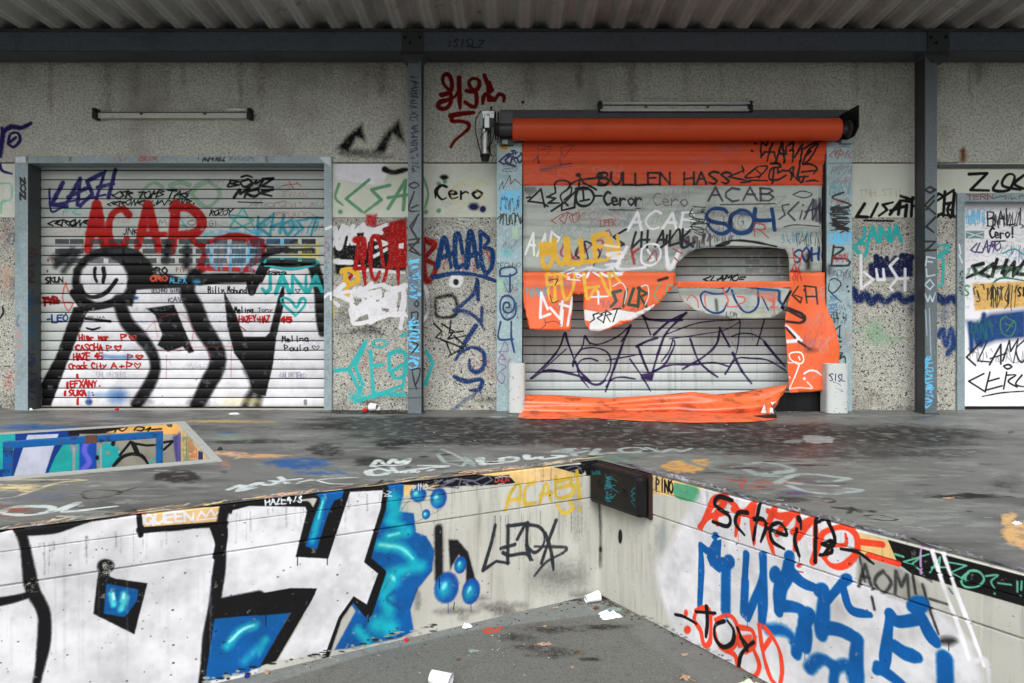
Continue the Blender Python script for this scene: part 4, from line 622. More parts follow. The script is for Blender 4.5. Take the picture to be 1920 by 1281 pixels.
bl(c, 262, 690, 38, 36, B2, 1, .85); bl(c, 120, 750, 44, 44, B2, 1, .85); st(c, '262,690 190,770 145,830', 53, B2, .15); st(c, '-60,660 20,720 110,740', 42, B2, .15); st(c, '245,740 290,860 400,890', 49, B2, .15); st(c, '140,760 130,900 120,1000', 84, B2, .25); st(c, '120,960 220,975 320,1020', 74, B2, .18); st(c, '330,1030 320,1150 330,1300', 77, B2, .25); bl(c, 50, 900, 36, 50, B2, 1, .85); st(c, '0,860 40,960 30,1080', 70, B2, .25); st(c, '60,1200 130,1145 200,1190 270,1180 310,1300', 63, B2, .5); st(c, '200,1190 190,1281', 58, B2, .4)
bl(c, 672, 835, 66, 56, B2, 1, .85); st(c, '515,880 495,1050 480,1190', 65, B2, .15); st(c, '515,890 560,930 700,910', 67, B2, .15); st(c, '690,900 740,1000 775,1050', 67, B2, .18); st(c, '540,1070 600,1110 670,1130', 70, B2, .2); st(c, '825,1140 830,1300', 98, B2, .25); st(c, '450,1190 520,1240 600,1300', 72, B2, .2); bl(c, 450, 1200, 40, 36, B2, 1, .8)
view(*vK)
st(c, '320,870 360,850 400,880 400,1040 365,1060 345,980 310,920 320,870', 26, OG, .25); st(c, '430,920 500,890 545,930 560,1010 520,1080 450,1050 425,980', 24, OG, .3); st(c, '560,960 640,980 650,1060 600,1100|460,1070 540,1120 570,1200 650,1240 680,1180 650,1090', 30, OG, .3); st(c, '680,950 720,970 790,1080 810,1200 800,1281|680,950 700,1100 740,1240 770,1281|700,1090 740,1030', 26, OG, .3); bl(c, 262, 880, 12, 22, OG, 1, .6); bl(c, 270, 975, 20, 24, OG, 1, .7); pg(c, '545,1010 640,1000 640,1080 560,1080', OG, 10, .8)
st(c, '380,845 384,940 375,1015', 22, BK, .2); st(c, '318,872 430,880', 15, BK, .2); st(c, '200,888 250,900 322,940', 14, BK, .25); st(c, '480,925 430,950 428,1020 470,1072 525,1050 535,980 500,925', 21, BK, .25); st(c, '556,965 580,1020 612,1062', 20, BK, .2); st(c, '648,1045 610,1075 575,1120 562,1190|575,1020 610,1090', 21, BK, .25)
for i in range(40):
    rg = random.Random(i + 800); t = rg.uniform(0, 700); bl(c, t, 905 + t * .52 - rg.uniform(0, 30), rg.uniform(6, 24), rg.uniform(3, 9), rg.choice([(.45, .44, .42), (.7, .7, .68), (.25, .24, .22)]), rg.uniform(.3, .8))

# --- bumper face
c = BP = Planar('paint_bumper', C0 + .1 * np.array([-D2[1], D2[0]]), -D2, -.1, .8, -.6, .1, 400, grain=.05); view(*vQ)
TL = (.05, .45, .52)
scrib(c, 400, 370, 540, 440, TL, 6, 7, 1, .9); scrib(c, 590, 420, 700, 790, TL, 6, 16, 2, .95, vert=True); st(c, '690,470 760,520|600,430 690,600 600,560|680,600 780,665|600,590 740,570|640,650 610,740 700,720|740,690 690,750', 7, TL, .3); st(c, '1000,600 950,660 1000,680 950,710 1000,770 950,780 1005,855', 7, TL, .3); pass; st(c, '720,350 780,360|1010,420 1110,440', 12, (.3, .45, .5), .6, .6)

view(0, 0, 1)
for i in range(70):
    rg = random.Random(i + 41); x = rg.uniform(1225, 1920); y = 862 + (x - 1121) * .30; DRW.stroke([(x, y), (x + rg.uniform(-1, 1), y + rg.uniform(6, 60))], rg.uniform(1, 6), (.25, .24, .22), 1, rg.uniform(.05, .25))
DRW.age(4, 160, .1, .15)
view(*vK)
for x, y, h_, q in ((490, 870, 60, B2), (612, 915, 50, B2), (700, 935, 40, B2), (940, 1075, 70, B2), (562, 1190, 50, BK), (647, 462, 30, BK), (908, 560, 26, BK), (560, 440, 30, OG), (650, 490, 26, OG)): st(DRW, '%d,%d %d,%d' % (x, y - 10, x, y + h_), 5, q, .3, .9)
view(*vI)
for x, y, h_, q in ((480, 570, 40, BK), (650, 575, 30, BK), (885, 880, 50, BK), (1340, 825, 60, BRB), (1470, 830, 40, BRB), (300, 905, 50, BK), (1290, 690, 50, BK)): st(DL, '%d,%d %d,%d' % (x, y - 10, x, y + h_), 5, q, .3, .9)
BP2 = c = Planar('paint_bumper_end', C0 - D2 * .345, [-D2[1], D2[0]], -.02, .12, -.45, .02, 500, grain=.05)
c.blob(1209, 909, 5.5, 10, (.8, .82, .82), .9, .3)
# --- pit walls
c = PB = Planar('paint_pit_back', ground(333, 794)[:2], -D1, -.2, 4.2, -.9, 0.02, 220, grain=.12); view(*vP)
pg(c, '-400,175 650,150 650,700 -400,700', (.03, .2, .5), 6); pg(c, '-400,180 125,180 125,300 20,480 -400,520', (.1, .62, .62), 8); pg(c, '225,200 480,190 440,300 340,600 90,600 190,300', (.72, .74, .82), 6); pg(c, '540,240 650,230 650,600 360,600 450,380', (.1, .62, .62), 8); pg(c, '560,160 1080,128 1080,175 560,205', (.08, .05, .06), 6); pg(c, '860,180 1080,125 1460,100 1460,195 1340,200', (.86, .66, .36), 5); st(c, '940,175 960,145 1000,170 1040,140', 12, BK); st(c, '1100,160 1120,135 1180,140 1160,165 1120,160|1190,160 1230,140 1210,170|1240,155 1320,150', 13, BK); pg(c, '1360,110 1410,108 1410,135 1370,135', (.2, .25, .25), 4, .8)
pg(c, '650,190 1460,195 1465,620 650,620', (.55, .54, .5), 5); pg(c, '650,240 790,235 790,620 650,620', (.05, .28, .66), 8); st(c, '720,240 690,330 730,420 680,480', 50, (.38, .36, .8), .4); bl(c, 890, 370, 90, 110, (.12, .62, .64), 1, .85); bl(c, 880, 345, 18, 14, (.6, .5, .45), 1, .6); pg(c, '560,230 620,210 640,330 580,340', (.55, .5, .6), 14, .8)
st(c, '980,365 1070,255 1100,270 1135,350|1100,270 1200,285 1280,280|1340,320 1420,248 1340,260|1080,270 1110,340', 20, BK, .2, smooth=False); st(c, '930,450 1000,380 1080,355 1160,370 1215,440', 28, BK, .2); st(c, '930,240 925,275', 30, BK, .4); st(c, '1225,430 1270,385', 16, TQ, .3); bl(c, 795, 385, 16, 20, BK, .9, .5); pg(c, '1410,195 1465,195 1465,430 1440,430', (.3, .28, .5), 14, .9); pg(c, '960,190 1460,195 1380,235 960,235', (.62, .62, .6), 14, .6)
c = PS = Planar('paint_pit_side', ground(333, 794)[:2], -D2, -.1, 2.6, -.9, 0.02, 260, grain=.12)
pg(c, '1455,60 1700,60 1700,700 1455,700', (.82, .7, .5), 5); pg(c, '1450,180 1480,180 1480,600 1450,600', (.35, .32, .6), 10, .9); st(c, '1530,200 1525,300 1530,420', 18, (.8, .22, .15), .3); st(c, '1610,320 1612,430', 16, (.7, .15, .15), .3); pg(c, '1622,330 1660,340 1660,460 1622,460', (.08, .15, .35), 8); st(c, '1500,150 1505,400', 16, (.75, .5, .25), .5, .7); scrib(c, 1485, 200, 1600, 420, (.4, .55, .4), 8, 10, 3, .5, vert=True); scrib(c, 1540, 220, 1610, 420, (.8, .4, .25), 8, 6, 4, .6, vert=True)

# --- platform floor
c = FL = Flat('paint_platform', -6.2, 6.2, 2.4, 8.0, 0, 170, grain=.45)
view(0, 0, 1)
DK = (.13, .12, .12); MG = (.42, .43, .42)
rg = random.Random(5)
def patch(x, y, rx, ry, col, op, n=5, soft=.25, sd=1):
    r = random.Random(sd)
    for i in range(n):
        t = np.linspace(0, 2 * math.pi, 17)[:-1]; k = np.array([r.uniform(.5, 1.15) for _ in t])
        a, b = x + r.uniform(-.4, .4) * rx, y + r.uniform(-.4, .4) * ry
        c.poly(np.stack([a + rx * .75 * k * np.cos(t), b + ry * .75 * k * np.sin(t)], 1), col, ry * soft, op, True)
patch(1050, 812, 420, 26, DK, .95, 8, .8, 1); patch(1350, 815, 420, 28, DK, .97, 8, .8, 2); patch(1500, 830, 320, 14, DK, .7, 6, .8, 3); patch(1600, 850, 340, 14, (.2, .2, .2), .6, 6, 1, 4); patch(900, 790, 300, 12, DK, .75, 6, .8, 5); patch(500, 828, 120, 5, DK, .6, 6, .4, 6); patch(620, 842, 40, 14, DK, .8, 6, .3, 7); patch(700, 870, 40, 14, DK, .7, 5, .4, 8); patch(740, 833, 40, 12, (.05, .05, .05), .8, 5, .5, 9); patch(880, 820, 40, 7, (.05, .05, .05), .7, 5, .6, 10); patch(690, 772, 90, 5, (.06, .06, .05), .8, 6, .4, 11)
patch(340, 893, 48, 14, (.13, .11, .1), .85, 8, .25, 12); patch(1480, 937, 90, 8, (.15, .14, .15), .5, 4, .8, 13); patch(1800, 930, 80, 6, (.1, .09, .08), .7, 5, .7, 14); patch(1880, 905, 60, 16, (.12, .12, .12), .4, 5, .9, 15); patch(250, 800, 200, 5, (.2, .19, .18), .5, 5, .6, 16)
patch(1540, 823, 36, 8, (.5, .52, .52), .9, 6, .15, 17); patch(1490, 828, 26, 4, (.42, .44, .44), .7, 4, .3, 18); patch(1700, 788, 90, 6, (.38, .4, .4), .6, 9, .25, 19); patch(1800, 778, 100, 5, (.4, .42, .4), .6, 7, .4, 20); patch(1340, 806, 26, 3, (.4, .42, .42), .7, 7, .25, 21); patch(930, 782, 20, 2, (.5, .53, .54), .8, 4, .3, 22); patch(1065, 785, 26, 2, (.7, .72, .74), .9, 3, .2, 23); patch(1150, 788, 16, 1.5, (.45, .47, .47), .8, 3, .3, 24); patch(1280, 811, 30, 2, (.4, .42, .42), .7, 4, .3, 25)
for i in range(26):
    x = rg.uniform(1100, 1900); y = rg.uniform(785, 870); patch(x, y, rg.uniform(3, 14), rg.uniform(.6, 2), (.45, .47, .46), .6, 2, .4, 60 + i)
for i in range(60):
    x = rg.uniform(0, 1900); y = rg.uniform(775, 980); c.stroke([(x, y), (x + rg.uniform(20, 120), y + rg.uniform(-4, 4))], rg.uniform(.5, 2.5), rg.choice([DK, MG, (.3, .3, .3)]), 1.0, rg.uniform(.1, .4))
patch(560, 870, 60, 10, (.13, .3, .5), .75, 9, .5, 26); patch(600, 885, 60, 6, (.13, .3, .5), .5, 5, .6, 27); patch(430, 812, 30, 3, (.15, .3, .45), .5, 5, .6, 28); patch(60, 802, 90, 5, (.1, .3, .52), .7, 6, .6, 29); patch(480, 855, 60, 5, (.7, .55, .4), .6, 6, .5, 30); patch(430, 850, 30, 5, (.75, .6, .48), .6, 5, .4, 31); patch(440, 790, 90, 3, (.65, .55, .35), .6, 5, .5, 32); patch(450, 823, 60, 6, (.4, .5, .42), .5, 5, .6, 33); patch(425, 870, 14, 10, (.6, .45, .35), .5, 4, .5, 34)
patch(1280, 875, 44, 13, (.72, .54, .28), .85, 8, .25, 35); patch(1310, 868, 40, 8, (.72, .56, .3), .7, 5, .4, 36); patch(1905, 1000, 26, 26, (.75, .6, .4), .85, 8, .25, 37); patch(1890, 975, 16, 14, (.75, .6, .4), .8, 5, .3, 38); patch(1150, 860, 60, 8, (.32, .4, .37), .6, 6, .6, 39); patch(1450, 905, 60, 3, (.65, .2, .14), .5, 5, .5, 40); patch(1490, 925, 50, 8, (.25, .22, .34), .4, 6, .9, 41)
patch(40, 960, 60, 12, (.5, .25, .2), .4, 5, .6, 42); patch(60, 930, 90, 10, (.3, .33, .5), .35, 6, .9, 43); patch(30, 915, 70, 7, (.8, .72, .55), .5, 5, .5, 44)
WW = (.7, .74, .74); WF = (.55, .6, .6)
view(*vM)
st(c, '1020,460 1060,420 1110,450 1160,415 1190,440 1260,410 1220,450 1080,455 1030,465', 12, WW, .4, .95); st(c, '1060,475 1000,490 1010,515 1100,512 1130,490 1070,475', 16, WW, .4, .95); st(c, '1150,470 1180,500 1300,480 1500,458 1380,490|1500,458 1330,455', 13, WW, .4, .95, smooth=False); tx(c, 'ZEXO', (1205, 505), (1330, 500), 14, WW, 4, 1)
st(c, '1470,350 1560,390 1680,460|1440,380 1480,430 1640,420 1600,460 1480,435|1620,400 1680,445', 9, WF, .5, .8, smooth=False); st(c, '1700,410 1730,440 1850,440|1720,430 1730,450', 14, WW, .4, .9)
st(c, '100,610 170,580 200,605 260,575 350,555 420,560 360,580 290,570|430,530 480,570|400,560 560,540', 14, WW, .4, .85); st(c, '190,615 330,560|560,560 740,540 930,530|540,570 640,545 740,570 900,575', 9, WW, .5, .75)
view(*vN)
st(c, '10,405 20,445 170,435|60,430 200,430', 14, WW, .4, .9); st(c, '200,400 140,410 150,430 230,425 235,405 190,400', 13, WW, .4, .95); st(c, '300,390 310,415 390,400 400,415 540,395 470,390', 14, WW, .4, .95)
st(c, '480,365 560,350 690,345|520,365 600,375 690,362|570,350 610,392', 14, WF, .4, .95); st(c, '760,350 720,385 900,370', 15, WF, .4, .95, smooth=False); st(c, '960,340 900,350 910,368 1000,370 1060,355 1030,342 960,340', 13, WF, .4, .95); st(c, '1070,340 1120,355 1160,370 1240,350 1290,365 1360,345', 12, WF, .4, .9)
st(c, '1100,400 1200,385 1340,400 1330,430 1460,470 1700,510 1900,520|1460,470 1560,430 1900,460|1560,430 1500,400', 24, (.4, .45, .44), .7, .75); st(c, '1590,540 1660,560 1780,590 1850,600|1600,560 1700,545 1680,600 1820,610', 8, (.6, .25, .18), .4, .8); st(c, '870,400 960,430 1080,450', 10, (.4, .48, .45), .5, .6)
view(*vO)
st(c, '0,480 140,470 300,510 260,540 120,550 240,530|0,520 100,560 220,565', 22, WF, .7, .7); st(c, '210,610 320,560 450,550 620,570 700,580 600,600 500,600|300,610 450,625 620,630|290,630 420,670 600,685 790,660 690,650', 20, (.55, .6, .6), .6, .85); st(c, '510,725 560,715 610,735 580,748 520,740 505,728', 5, DK, .5, .9); st(c, '595,778 880,805|720,780 780,812', 14, DK, .4, .85, smooth=False)
view(*vL); st(c, '190,280 420,305|300,285 270,315', 10, DK, .4, .85, smooth=False); st(c, '370,325 440,320 550,345 480,352 380,335', 7, DK, .4, .85); st(c, '110,240 150,230 200,240 150,250 110,240', 4, DK, .4, .8); st(c, '590,385 700,395 740,410', 7, (.6, .62, .6), .6, .6); st(c, '805,95 900,98', 7, (.65, .67, .66), .5, .7)
view(*vH); st(c, '10,495 40,475 130,465 240,470 230,490 130,505 30,500', 16, WW, .4, .9); st(c, '250,490 360,450 300,490 540,465', 13, WW, .4, .9); st(c, '0,365 60,370 130,390 80,420 0,430|0,345 400,342|110,410 260,360 400,345', 9, (.75, .7, .55), .5, .7); st(c, '385,400 440,390 540,395 560,405 480,425 400,430 380,410|540,405 630,380', 5, (.16, .16, .16), .4, .85); st(c, '1060,385 1130,370 1100,395 1182,380', 9, WW, .4, .8); bl(c, 70, 480, 60, 10, (.55, .25, .2), .5)
view(0, 0, 1)
r_ = random.Random(11)
for (x, y, n_, dx) in ((1560, 792, 9, 26), (1690, 786, 8, 30), (1240, 800, 7, 34), (1400, 850, 9, 40), (640, 800, 8, 34), (300, 780, 6, 30), (1760, 860, 6, 34), (520, 905, 6, 30), (1650, 905, 6, 30)):
    p_ = [(x, y)]
    for i in range(n_): p_.append((p_[-1][0] + r_.uniform(.4, 1) * dx, p_[-1][1] + r_.uniform(-4, 4)))
    c.stroke(p_, .8, (.06, .06, .06), .4, .8, smooth=False)
for i in range(420):
    x, y = r_.uniform(0, 1920), 772 + r_.random() ** 1.5 * 220; k_ = (y - 700) / 100
    c.stroke([(x, y), (x + r_.uniform(2, 12) * k_, y + r_.uniform(-1, 1))], r_.uniform(.5, 1.6) * k_, r_.choice([(.1, .1, .1), (.08, .07, .07), (.55, .57, .56), (.62, .62, .6)]), .3, r_.uniform(.3, .85), smooth=False)
for i in range(70):
    x, y = r_.uniform(600, 1920), r_.uniform(776, 900); patch(x, y, r_.uniform(6, 40), r_.uniform(1, 4), r_.choice([(.1, .1, .1), (.12, .11, .11), (.4, .42, .41)]), r_.uniform(.3, .7), 3, .12, 900 + i)
# coping strip along the dock edges: cream, pink and black scuffed paint
def coping(cv, sd, n, u0, u1, f, cols):
    r = random.Random(sd)
    for i in range(n):
        u = r.uniform(u0, u1); d = r.uniform(-1, 1); v = f(u) - 4 + d * 3.4
        cv.stroke([(u, v), (u + r.uniform(6, 60), f(u + 40) - 4 + d * 3.4 - (f(u + 40) - f(u)) * 0)], r.uniform(.8, 3.2), r.choice(cols), .6, r.uniform(.4, .95), smooth=False)
fl = lambda u: 862 + (1121 - u) * .1174; fr = lambda u: 862 + (u - 1121) * .263
coping(c, 1, 150, -20, 1100, fl, [CR, BK, (.75, .5, .4), (.7, .68, .64), BK, (.8, .7, .5)]); coping(c, 2, 130, 1140, 1920, lambda u: fr(u) - 1, [(.12, .13, .16), BK, (.5, .55, .6), (.16, .15, .2), (.35, .3, .4), (.1, .1, .12)])
for i, (a, b) in enumerate(((1250, 1290), (1300, 1360), (1430, 1500), (1520, 1600), (1640, 1700), (1760, 1840))): [c.stroke([(x_, fr(x_) - 5 + random.Random(x_).uniform(-5, 4)), (x_ + random.Random(x_ + 1).uniform(1, 7), fr(x_) - 5 + random.Random(x_ + 2).uniform(-5, 4)), (x_ + 4, fr(x_) - 3)], 1, (.7, .7, .74), .5, .7) for x_ in range(a, b, 6)]
for a, b in ((400, 470), (500, 600), (60, 130), (900, 1000), (1010, 1080)): [c.stroke([(x_, fl(x_) - 4 + random.Random(x_).uniform(-4, 3)), (x_ + random.Random(x_ + 1).uniform(1, 7), fl(x_) - 4 + random.Random(x_ + 2).uniform(-4, 3))], 1, (.74, .7, .68), .5, .7) for x_ in range(a, b, 6)]
st(c, '500,455 600,480 700,500 640,480 760,520 700,495 830,530|680,490 700,520', 9, (.72, .55, .75), .5, .8)

# --- yard
c = YD = Flat('paint_yard', -2.6, 3.2, 2.2, 5.2, ZG, 220, grain=.35); view(0, 0, 1)
c.poly([(180, 1330), (300, 1300), (1100, 1108), (1130, 1112), (1150, 1150), (900, 1180), (700, 1225), (480, 1290), (380, 1330)], (.44, .46, .45), 5, .75)
c.poly([(1140, 1120), (1430, 1281), (1500, 1320), (1380, 1330), (1130, 1150)], (.42, .43, .42), 14, .5)
def patch2(x, y, rx, ry, col, op, sd, soft=.8):
    r = random.Random(sd)
    for i in range(5):
        t = np.linspace(0, 2 * math.pi, 15)[:-1]; k = np.array([r.uniform(.5, 1.15) for _ in t]); a, b = x + r.uniform(-.4, .4) * rx, y + r.uniform(-.4, .4) * ry
        c.poly(np.stack([a + rx * .75 * k * np.cos(t), b + ry * .75 * k * np.sin(t)], 1), col, ry * soft, op, True)
patch2(1130, 1175, 60, 7, (.1, .08, .09), .5, 1); patch2(1040, 1180, 90, 8, (.14, .12, .12), .4, 2); patch2(960, 1195, 60, 10, (.13, .12, .12), .4, 3); patch2(1040, 1225, 60, 12, (.12, .1, .1), .45, 4); patch2(1110, 1235, 26, 6, (.1, .07, .07), .5, 5); patch2(1130, 1120, 34, 6, (.12, .09, .08), .6, 6); patch2(1060, 1125, 40, 4, (.1, .08, .07), .6, 7); patch2(1000, 1215, 50, 8, (.16, .12, .12), .35, 8)
view(*vJ); st(c, '70,1005 100,995 90,1020|110,990 130,1010 170,985|80,1020 160,1010', 8, (.7, .25, .15), .5, .8, smooth=False); bl(c, 200, 975, 14, 5, (.3, .5, .5), .6)
# joint cracks
view(0, 0, 1); c.stroke([(380, 1282), (700, 1207), (1100, 1115), (1122, 1110)], 3, (.12, .11, .1), .8, .8, smooth=False); c.stroke([(1130, 1113), (1280, 1196), (1500, 1312)], 3, (.12, .11, .1), .8, .8, smooth=False)
# ------------------------------------------------------------ materials
def pmat(name, base, layers=(), canvas=None, wear=None, rough=.7, metal=0, bumps=(), spec=.25, pdirt=.2, rvar=None, cell=None, alpha=None, coat=0):
    m = bpy.data.materials.new(name); m.use_nodes = True; nt = m.node_tree; N = nt.nodes; K = nt.links
    b = N['Principled BSDF']; geo = N.new('ShaderNodeNewGeometry')
    def tex(kind, sc, det=4, w_=0):
        mp = N.new('ShaderNodeMapping'); mp.inputs['Scale'].default_value = sc if hasattr(sc, '__len__') else (sc,) * 3; mp.inputs['Location'].default_value = (w_, w_ * .7, w_ * 1.3); K.new(geo.outputs['Position'], mp.inputs[0])
        if kind == 'v': t = N.new('ShaderNodeTexVoronoi'); t.inputs['Scale'].default_value = 1; K.new(mp.outputs[0], t.inputs['Vector']); return t.outputs['Distance']
        if kind == 'c':
            t = N.new('ShaderNodeTexVoronoi'); t.inputs['Scale'].default_value = 1; K.new(mp.outputs[0], t.inputs['Vector']); sp = N.new('ShaderNodeSeparateColor'); K.new(t.outputs['Color'], sp.inputs[0]); return sp.outputs[0]
        t = N.new('ShaderNodeTexNoise'); t.inputs['Scale'].default_value = 1; t.inputs['Detail'].default_value = det; t.inputs['Roughness'].default_value = .6; K.new(mp.outputs[0], t.inputs['Vector']); return t.outputs['Fac']
    def rng(v, lo, hi, a=0., z=1.):
        r = N.new('ShaderNodeMapRange'); r.interpolation_type = 'SMOOTHSTEP'
        for i, q in enumerate((lo, hi, a, z)): r.inputs[i + 1].default_value = q
        K.new(v, r.inputs[0]); return r.outputs[0]
    def mixc(f, a, bcol):
        x = N.new('ShaderNodeMix'); x.data_type = 'RGBA'
        if hasattr(f, 'links'): K.new(f, x.inputs[0])
        else: x.inputs[0].default_value = f
        for i, q in ((6, a), (7, bcol)):
            if hasattr(q, 'links'): K.new(q, x.inputs[i])
            else: x.inputs[i].default_value = (*lin(q), 1)
        return x.outputs[2]
    rgbn = N.new('ShaderNodeRGB'); rgbn.outputs[0].default_value = (*lin(base), 1); col = rgbn.outputs[0]
    for i, (kind, sc, lo, hi, c2, op) in enumerate(layers):
        col = mixc(rng(tex(kind, sc, 5, i * 3.7), lo, hi, 0, op), col, c2)
    fac = None
    if canvas is not None:
        im = N.new('ShaderNodeTexImage'); im.image = canvas.image(); im.extension = 'CLIP'; im.interpolation = 'Linear'
        uv = N.new('ShaderNodeUVMap'); uv.uv_map = 'UVMap'; K.new(uv.outputs[0], im.inputs[0]); fac = im.outputs['Alpha']
        if wear:
            mm = N.new('ShaderNodeMath'); mm.operation = 'MULTIPLY'; K.new(fac, mm.inputs[0]); K.new(rng(tex('n', wear[0], 3, 9), wear[1], wear[2], wear[3], 1), mm.inputs[1]); fac = mm.outputs[0]
        pc = mixc(rng(tex('n', 7, 4, 5), .35, .75, 0, pdirt), im.outputs['Color'], (.5, .5, .5)); pc.node.blend_type = 'MULTIPLY'
        col = mixc(fac, col, pc)
    K.new(col, b.inputs['Base Color']); b.inputs['Roughness'].default_value = rough; b.inputs['Metallic'].default_value = metal; b.inputs['Specular IOR Level'].default_value = spec
    if rvar: K.new(rng(tex('n', rvar[0], 5, 21), rvar[1], rvar[2], rvar[3], rvar[4]), b.inputs['Roughness'])
    prev = None
    for i, (kind, sc, dist, stg) in enumerate(bumps):
        bp = N.new('ShaderNodeBump'); bp.inputs['Strength'].default_value = stg; bp.inputs['Distance'].default_value = dist; K.new(tex(kind, sc, 4, 30 + i), bp.inputs['Height'])
        if prev: K.new(prev, bp.inputs['Normal'])
        prev = bp.outputs[0]
    if prev: K.new(prev, b.inputs['Normal'])
    if coat: b.inputs['Coat Weight'].default_value = coat; b.inputs['Coat Roughness'].default_value = .3
    if alpha is not None:
        if fac is not None:
            K.new(rng(fac, 0, 1, alpha, 1.0), b.inputs['Alpha'])
        else: b.inputs['Alpha'].default_value = alpha
    return m
def lin(c): return tuple((x / 12.92 if x <= .04045 else ((x + .055) / 1.055) ** 2.4) for x in c)

M_plaster = pmat('rough_plaster', (.88, .89, .85), [('n', 1.1, .45, .75, (.55, .52, .49), .6), ('n', (2.5, 2.5, .25), .55, .8, (.45, .42, .39), .4), ('n', 44, .44, .62, (.6, .59, .56), .6), ('n', 60, .58, .68, (.36, .35, .33), .6), ('n', (6, 1, .5), .6, .8, (.75, .74, .71), .4)], BW, (60, .2, .36, .7), .9, bumps=[('n', 38, .045, 1.0), ('n', 110, .006, .6)])
M_strip = pmat('painted_concrete_band', (.8, .82, .77), [('n', 1.6, .45, .8, (.66, .66, .62), .6), ('n', (9, 1, 1), .62, .8, (.58, .57, .53), .4), ('n', 60, .6, .75, (.6, .58, .54), .3)], BW, None, .8, bumps=[('n', 40, .002, .3)])
M_aggr = pmat('exposed_aggregate', (.63, .63, .6), [('c', 95, .5, .55, (.47, .46, .43), .7), ('c', 130, .8, .82, (.82, .82, .78), .7), ('c', 70, .93, .935, (.14, .13, .13), .9), ('n', 1.5, .5, .75, (.42, .4, .37), .45)], BW, (75, .32, .4, .3), .85, bumps=[('v', 90, .006, .5)])
M_slat = pmat('shutter_slats', (.7, .72, .71), [('n', (1.5, 1, .6), .45, .75, (.6, .62, .61), .6), ('n', (30, 1, 1.2), .6, .8, (.45, .45, .44), .3)], LS, (9, .3, .42, .85), .5, spec=.18, bumps=[('n', (3, 1, 30), .002, .2)])
M_slat2 = pmat('shutter_slats_grey', (.72, .75, .75), [('n', (1.5, 1, .6), .45, .75, (.6, .62, .62), .5), ('n', (40, 1, 1.6), .56, .8, (.4, .4, .39), .45)], RS, (9, .3, .42, .9), .5, spec=.2, bumps=[('n', (3, 1, 30), .002, .2)])
M_gap = pmat('dark_rubber', (.06, .06, .065), rough=.7)
M_vis = pmat('shutter_window', (.68, .73, .72), [('n', 6, .4, .7, (.5, .55, .54), .8)], rough=.35, spec=.3)
M_vis_l = pmat('shutter_window_painted', (.17, .18, .2), [('n', 6, .4, .7, (.24, .26, .28), .8)], LS, (9, 2, 3, .22), rough=.6, spec=.1)
def steel(name, canvas=None, base=(.52, .58, .6), rough=.5, k=1.0): return pmat(name, base, [('c', 60, .6, .95, tuple(min(1, x * 1.25) for x in base), .35), ('n', 9, .55, .75, tuple(x * .72 for x in base), .45), ('n', (30, 30, 2), .62, .75, tuple(x * .6 for x in base), .35), ('n', 3, .5, .75, tuple(x * .72 for x in base), .5), ('n', (14, 14, 1), .62, .8, (.35, .33, .3), .35)], canvas, None, rough, metal=.25, bumps=[('n', 60, .001, .3)], spec=.5)
M_lf = steel('galvanised_frame', LF); M_rev = steel('galvanised_frame_side', REV, (.3, .32, .33)); M_pl = steel('galvanised_post', PL, (.56, .64, .66)); M_pr = steel('galvanised_post_right', PR, (.56, .64, .66))
M_cl = steel('column_steel_left', CL, (.36, .4, .42)); M_cr = steel('column_steel_right', CRC, (.35, .39, .41)); M_bm = steel('beam_steel', BM, (.35, .38, .42)); M_st = steel('bare_steel'); M_rdf = steel('door_frame_steel', RDF); M_dst = steel('dark_steel', None, (.24, .25, .27))
M_blk = pmat('black_metal', (.05, .05, .055), [('n', 12, .5, .8, (.12, .11, .1), .6)], rough=.45)
M_alu = pmat('cast_aluminium', (.6, .62, .62), [('n', 14, .5, .75, (.35, .35, .35), .6)], rough=.35, metal=.8)
M_roof = pmat('galvanised_roof_sheet', (.66, .67, .66), [('n', (2, 1, 1), .45, .7, (.52, .51, .5), .7), ('n', (40, 1, 40), .55, .75, (.62, .62, .6), .4), ('n', 5, .62, .75, (.3, .26, .24), .6)], rough=.55, metal=.15)
ORB = (.84, .38, .21)
M_or = pmat('orange_tarpaulin', ORB, [('n', 3, .5, .8, (.78, .29, .13), .5), ('n', (30, 30, 3), .62, .8, (.55, .2, .12), .25)], CU, (14, .3, .38, .85), .42, spec=.3, bumps=[('n', 5, .01, .25), ('n', 180, .0006, .3)])
M_or3 = pmat('shaded_orange_tarpaulin', (.78, .29, .15), [('n', 3, .5, .8, (.62, .2, .1), .5), ('n', (30, 30, 3), .62, .8, (.45, .16, .1), .3), ('n', (1, 1, 14), .55, .75, (.8, .3, .16), .5)], CU, (14, .3, .38, .85), .42, spec=.25, bumps=[('n', 5, .01, .25)])  # darker copy of the orange: canopy shade put into its base colour
M_or2 = pmat('orange_tarpaulin_dirty', ORB, [('n', 4, .5, .8, (.78, .29, .13), .5), ('n', (7, 7, 26), .56, .7, (.28, .13, .09), .7), ('n', (5, 5, 14), .54, .62, (.2, .12, .09), .55), ('n', 2.2, .5, .7, (.62, .2, .1), .6)], rough=.36, spec=.5, bumps=[('n', 5, .012, .3)])
M_orw = pmat('tarpaulin_pale_back', (.8, .78, .76), [('n', 20, .5, .7, (.5, .48, .47), .6)], rough=.5)
M_pvc = pmat('grey_clear_pvc', (.68, .71, .69), [('n', (.8, 1, 8), .45, .7, (.48, .5, .48), .8), ('n', (3, 1, 1.2), .55, .8, (.36, .37, .35), .5), ('n', (2, 2, 45), .6, .7, (.74, .75, .74), .3)], CU, None, .42, spec=.2, alpha=.86, bumps=[('n', (2, 2, 9), .012, .35)])
M_conc = dict(rough=.8, pdirt=.3, bumps=[('n', 18, .003, .35), ('n', 130, .001, .4)])
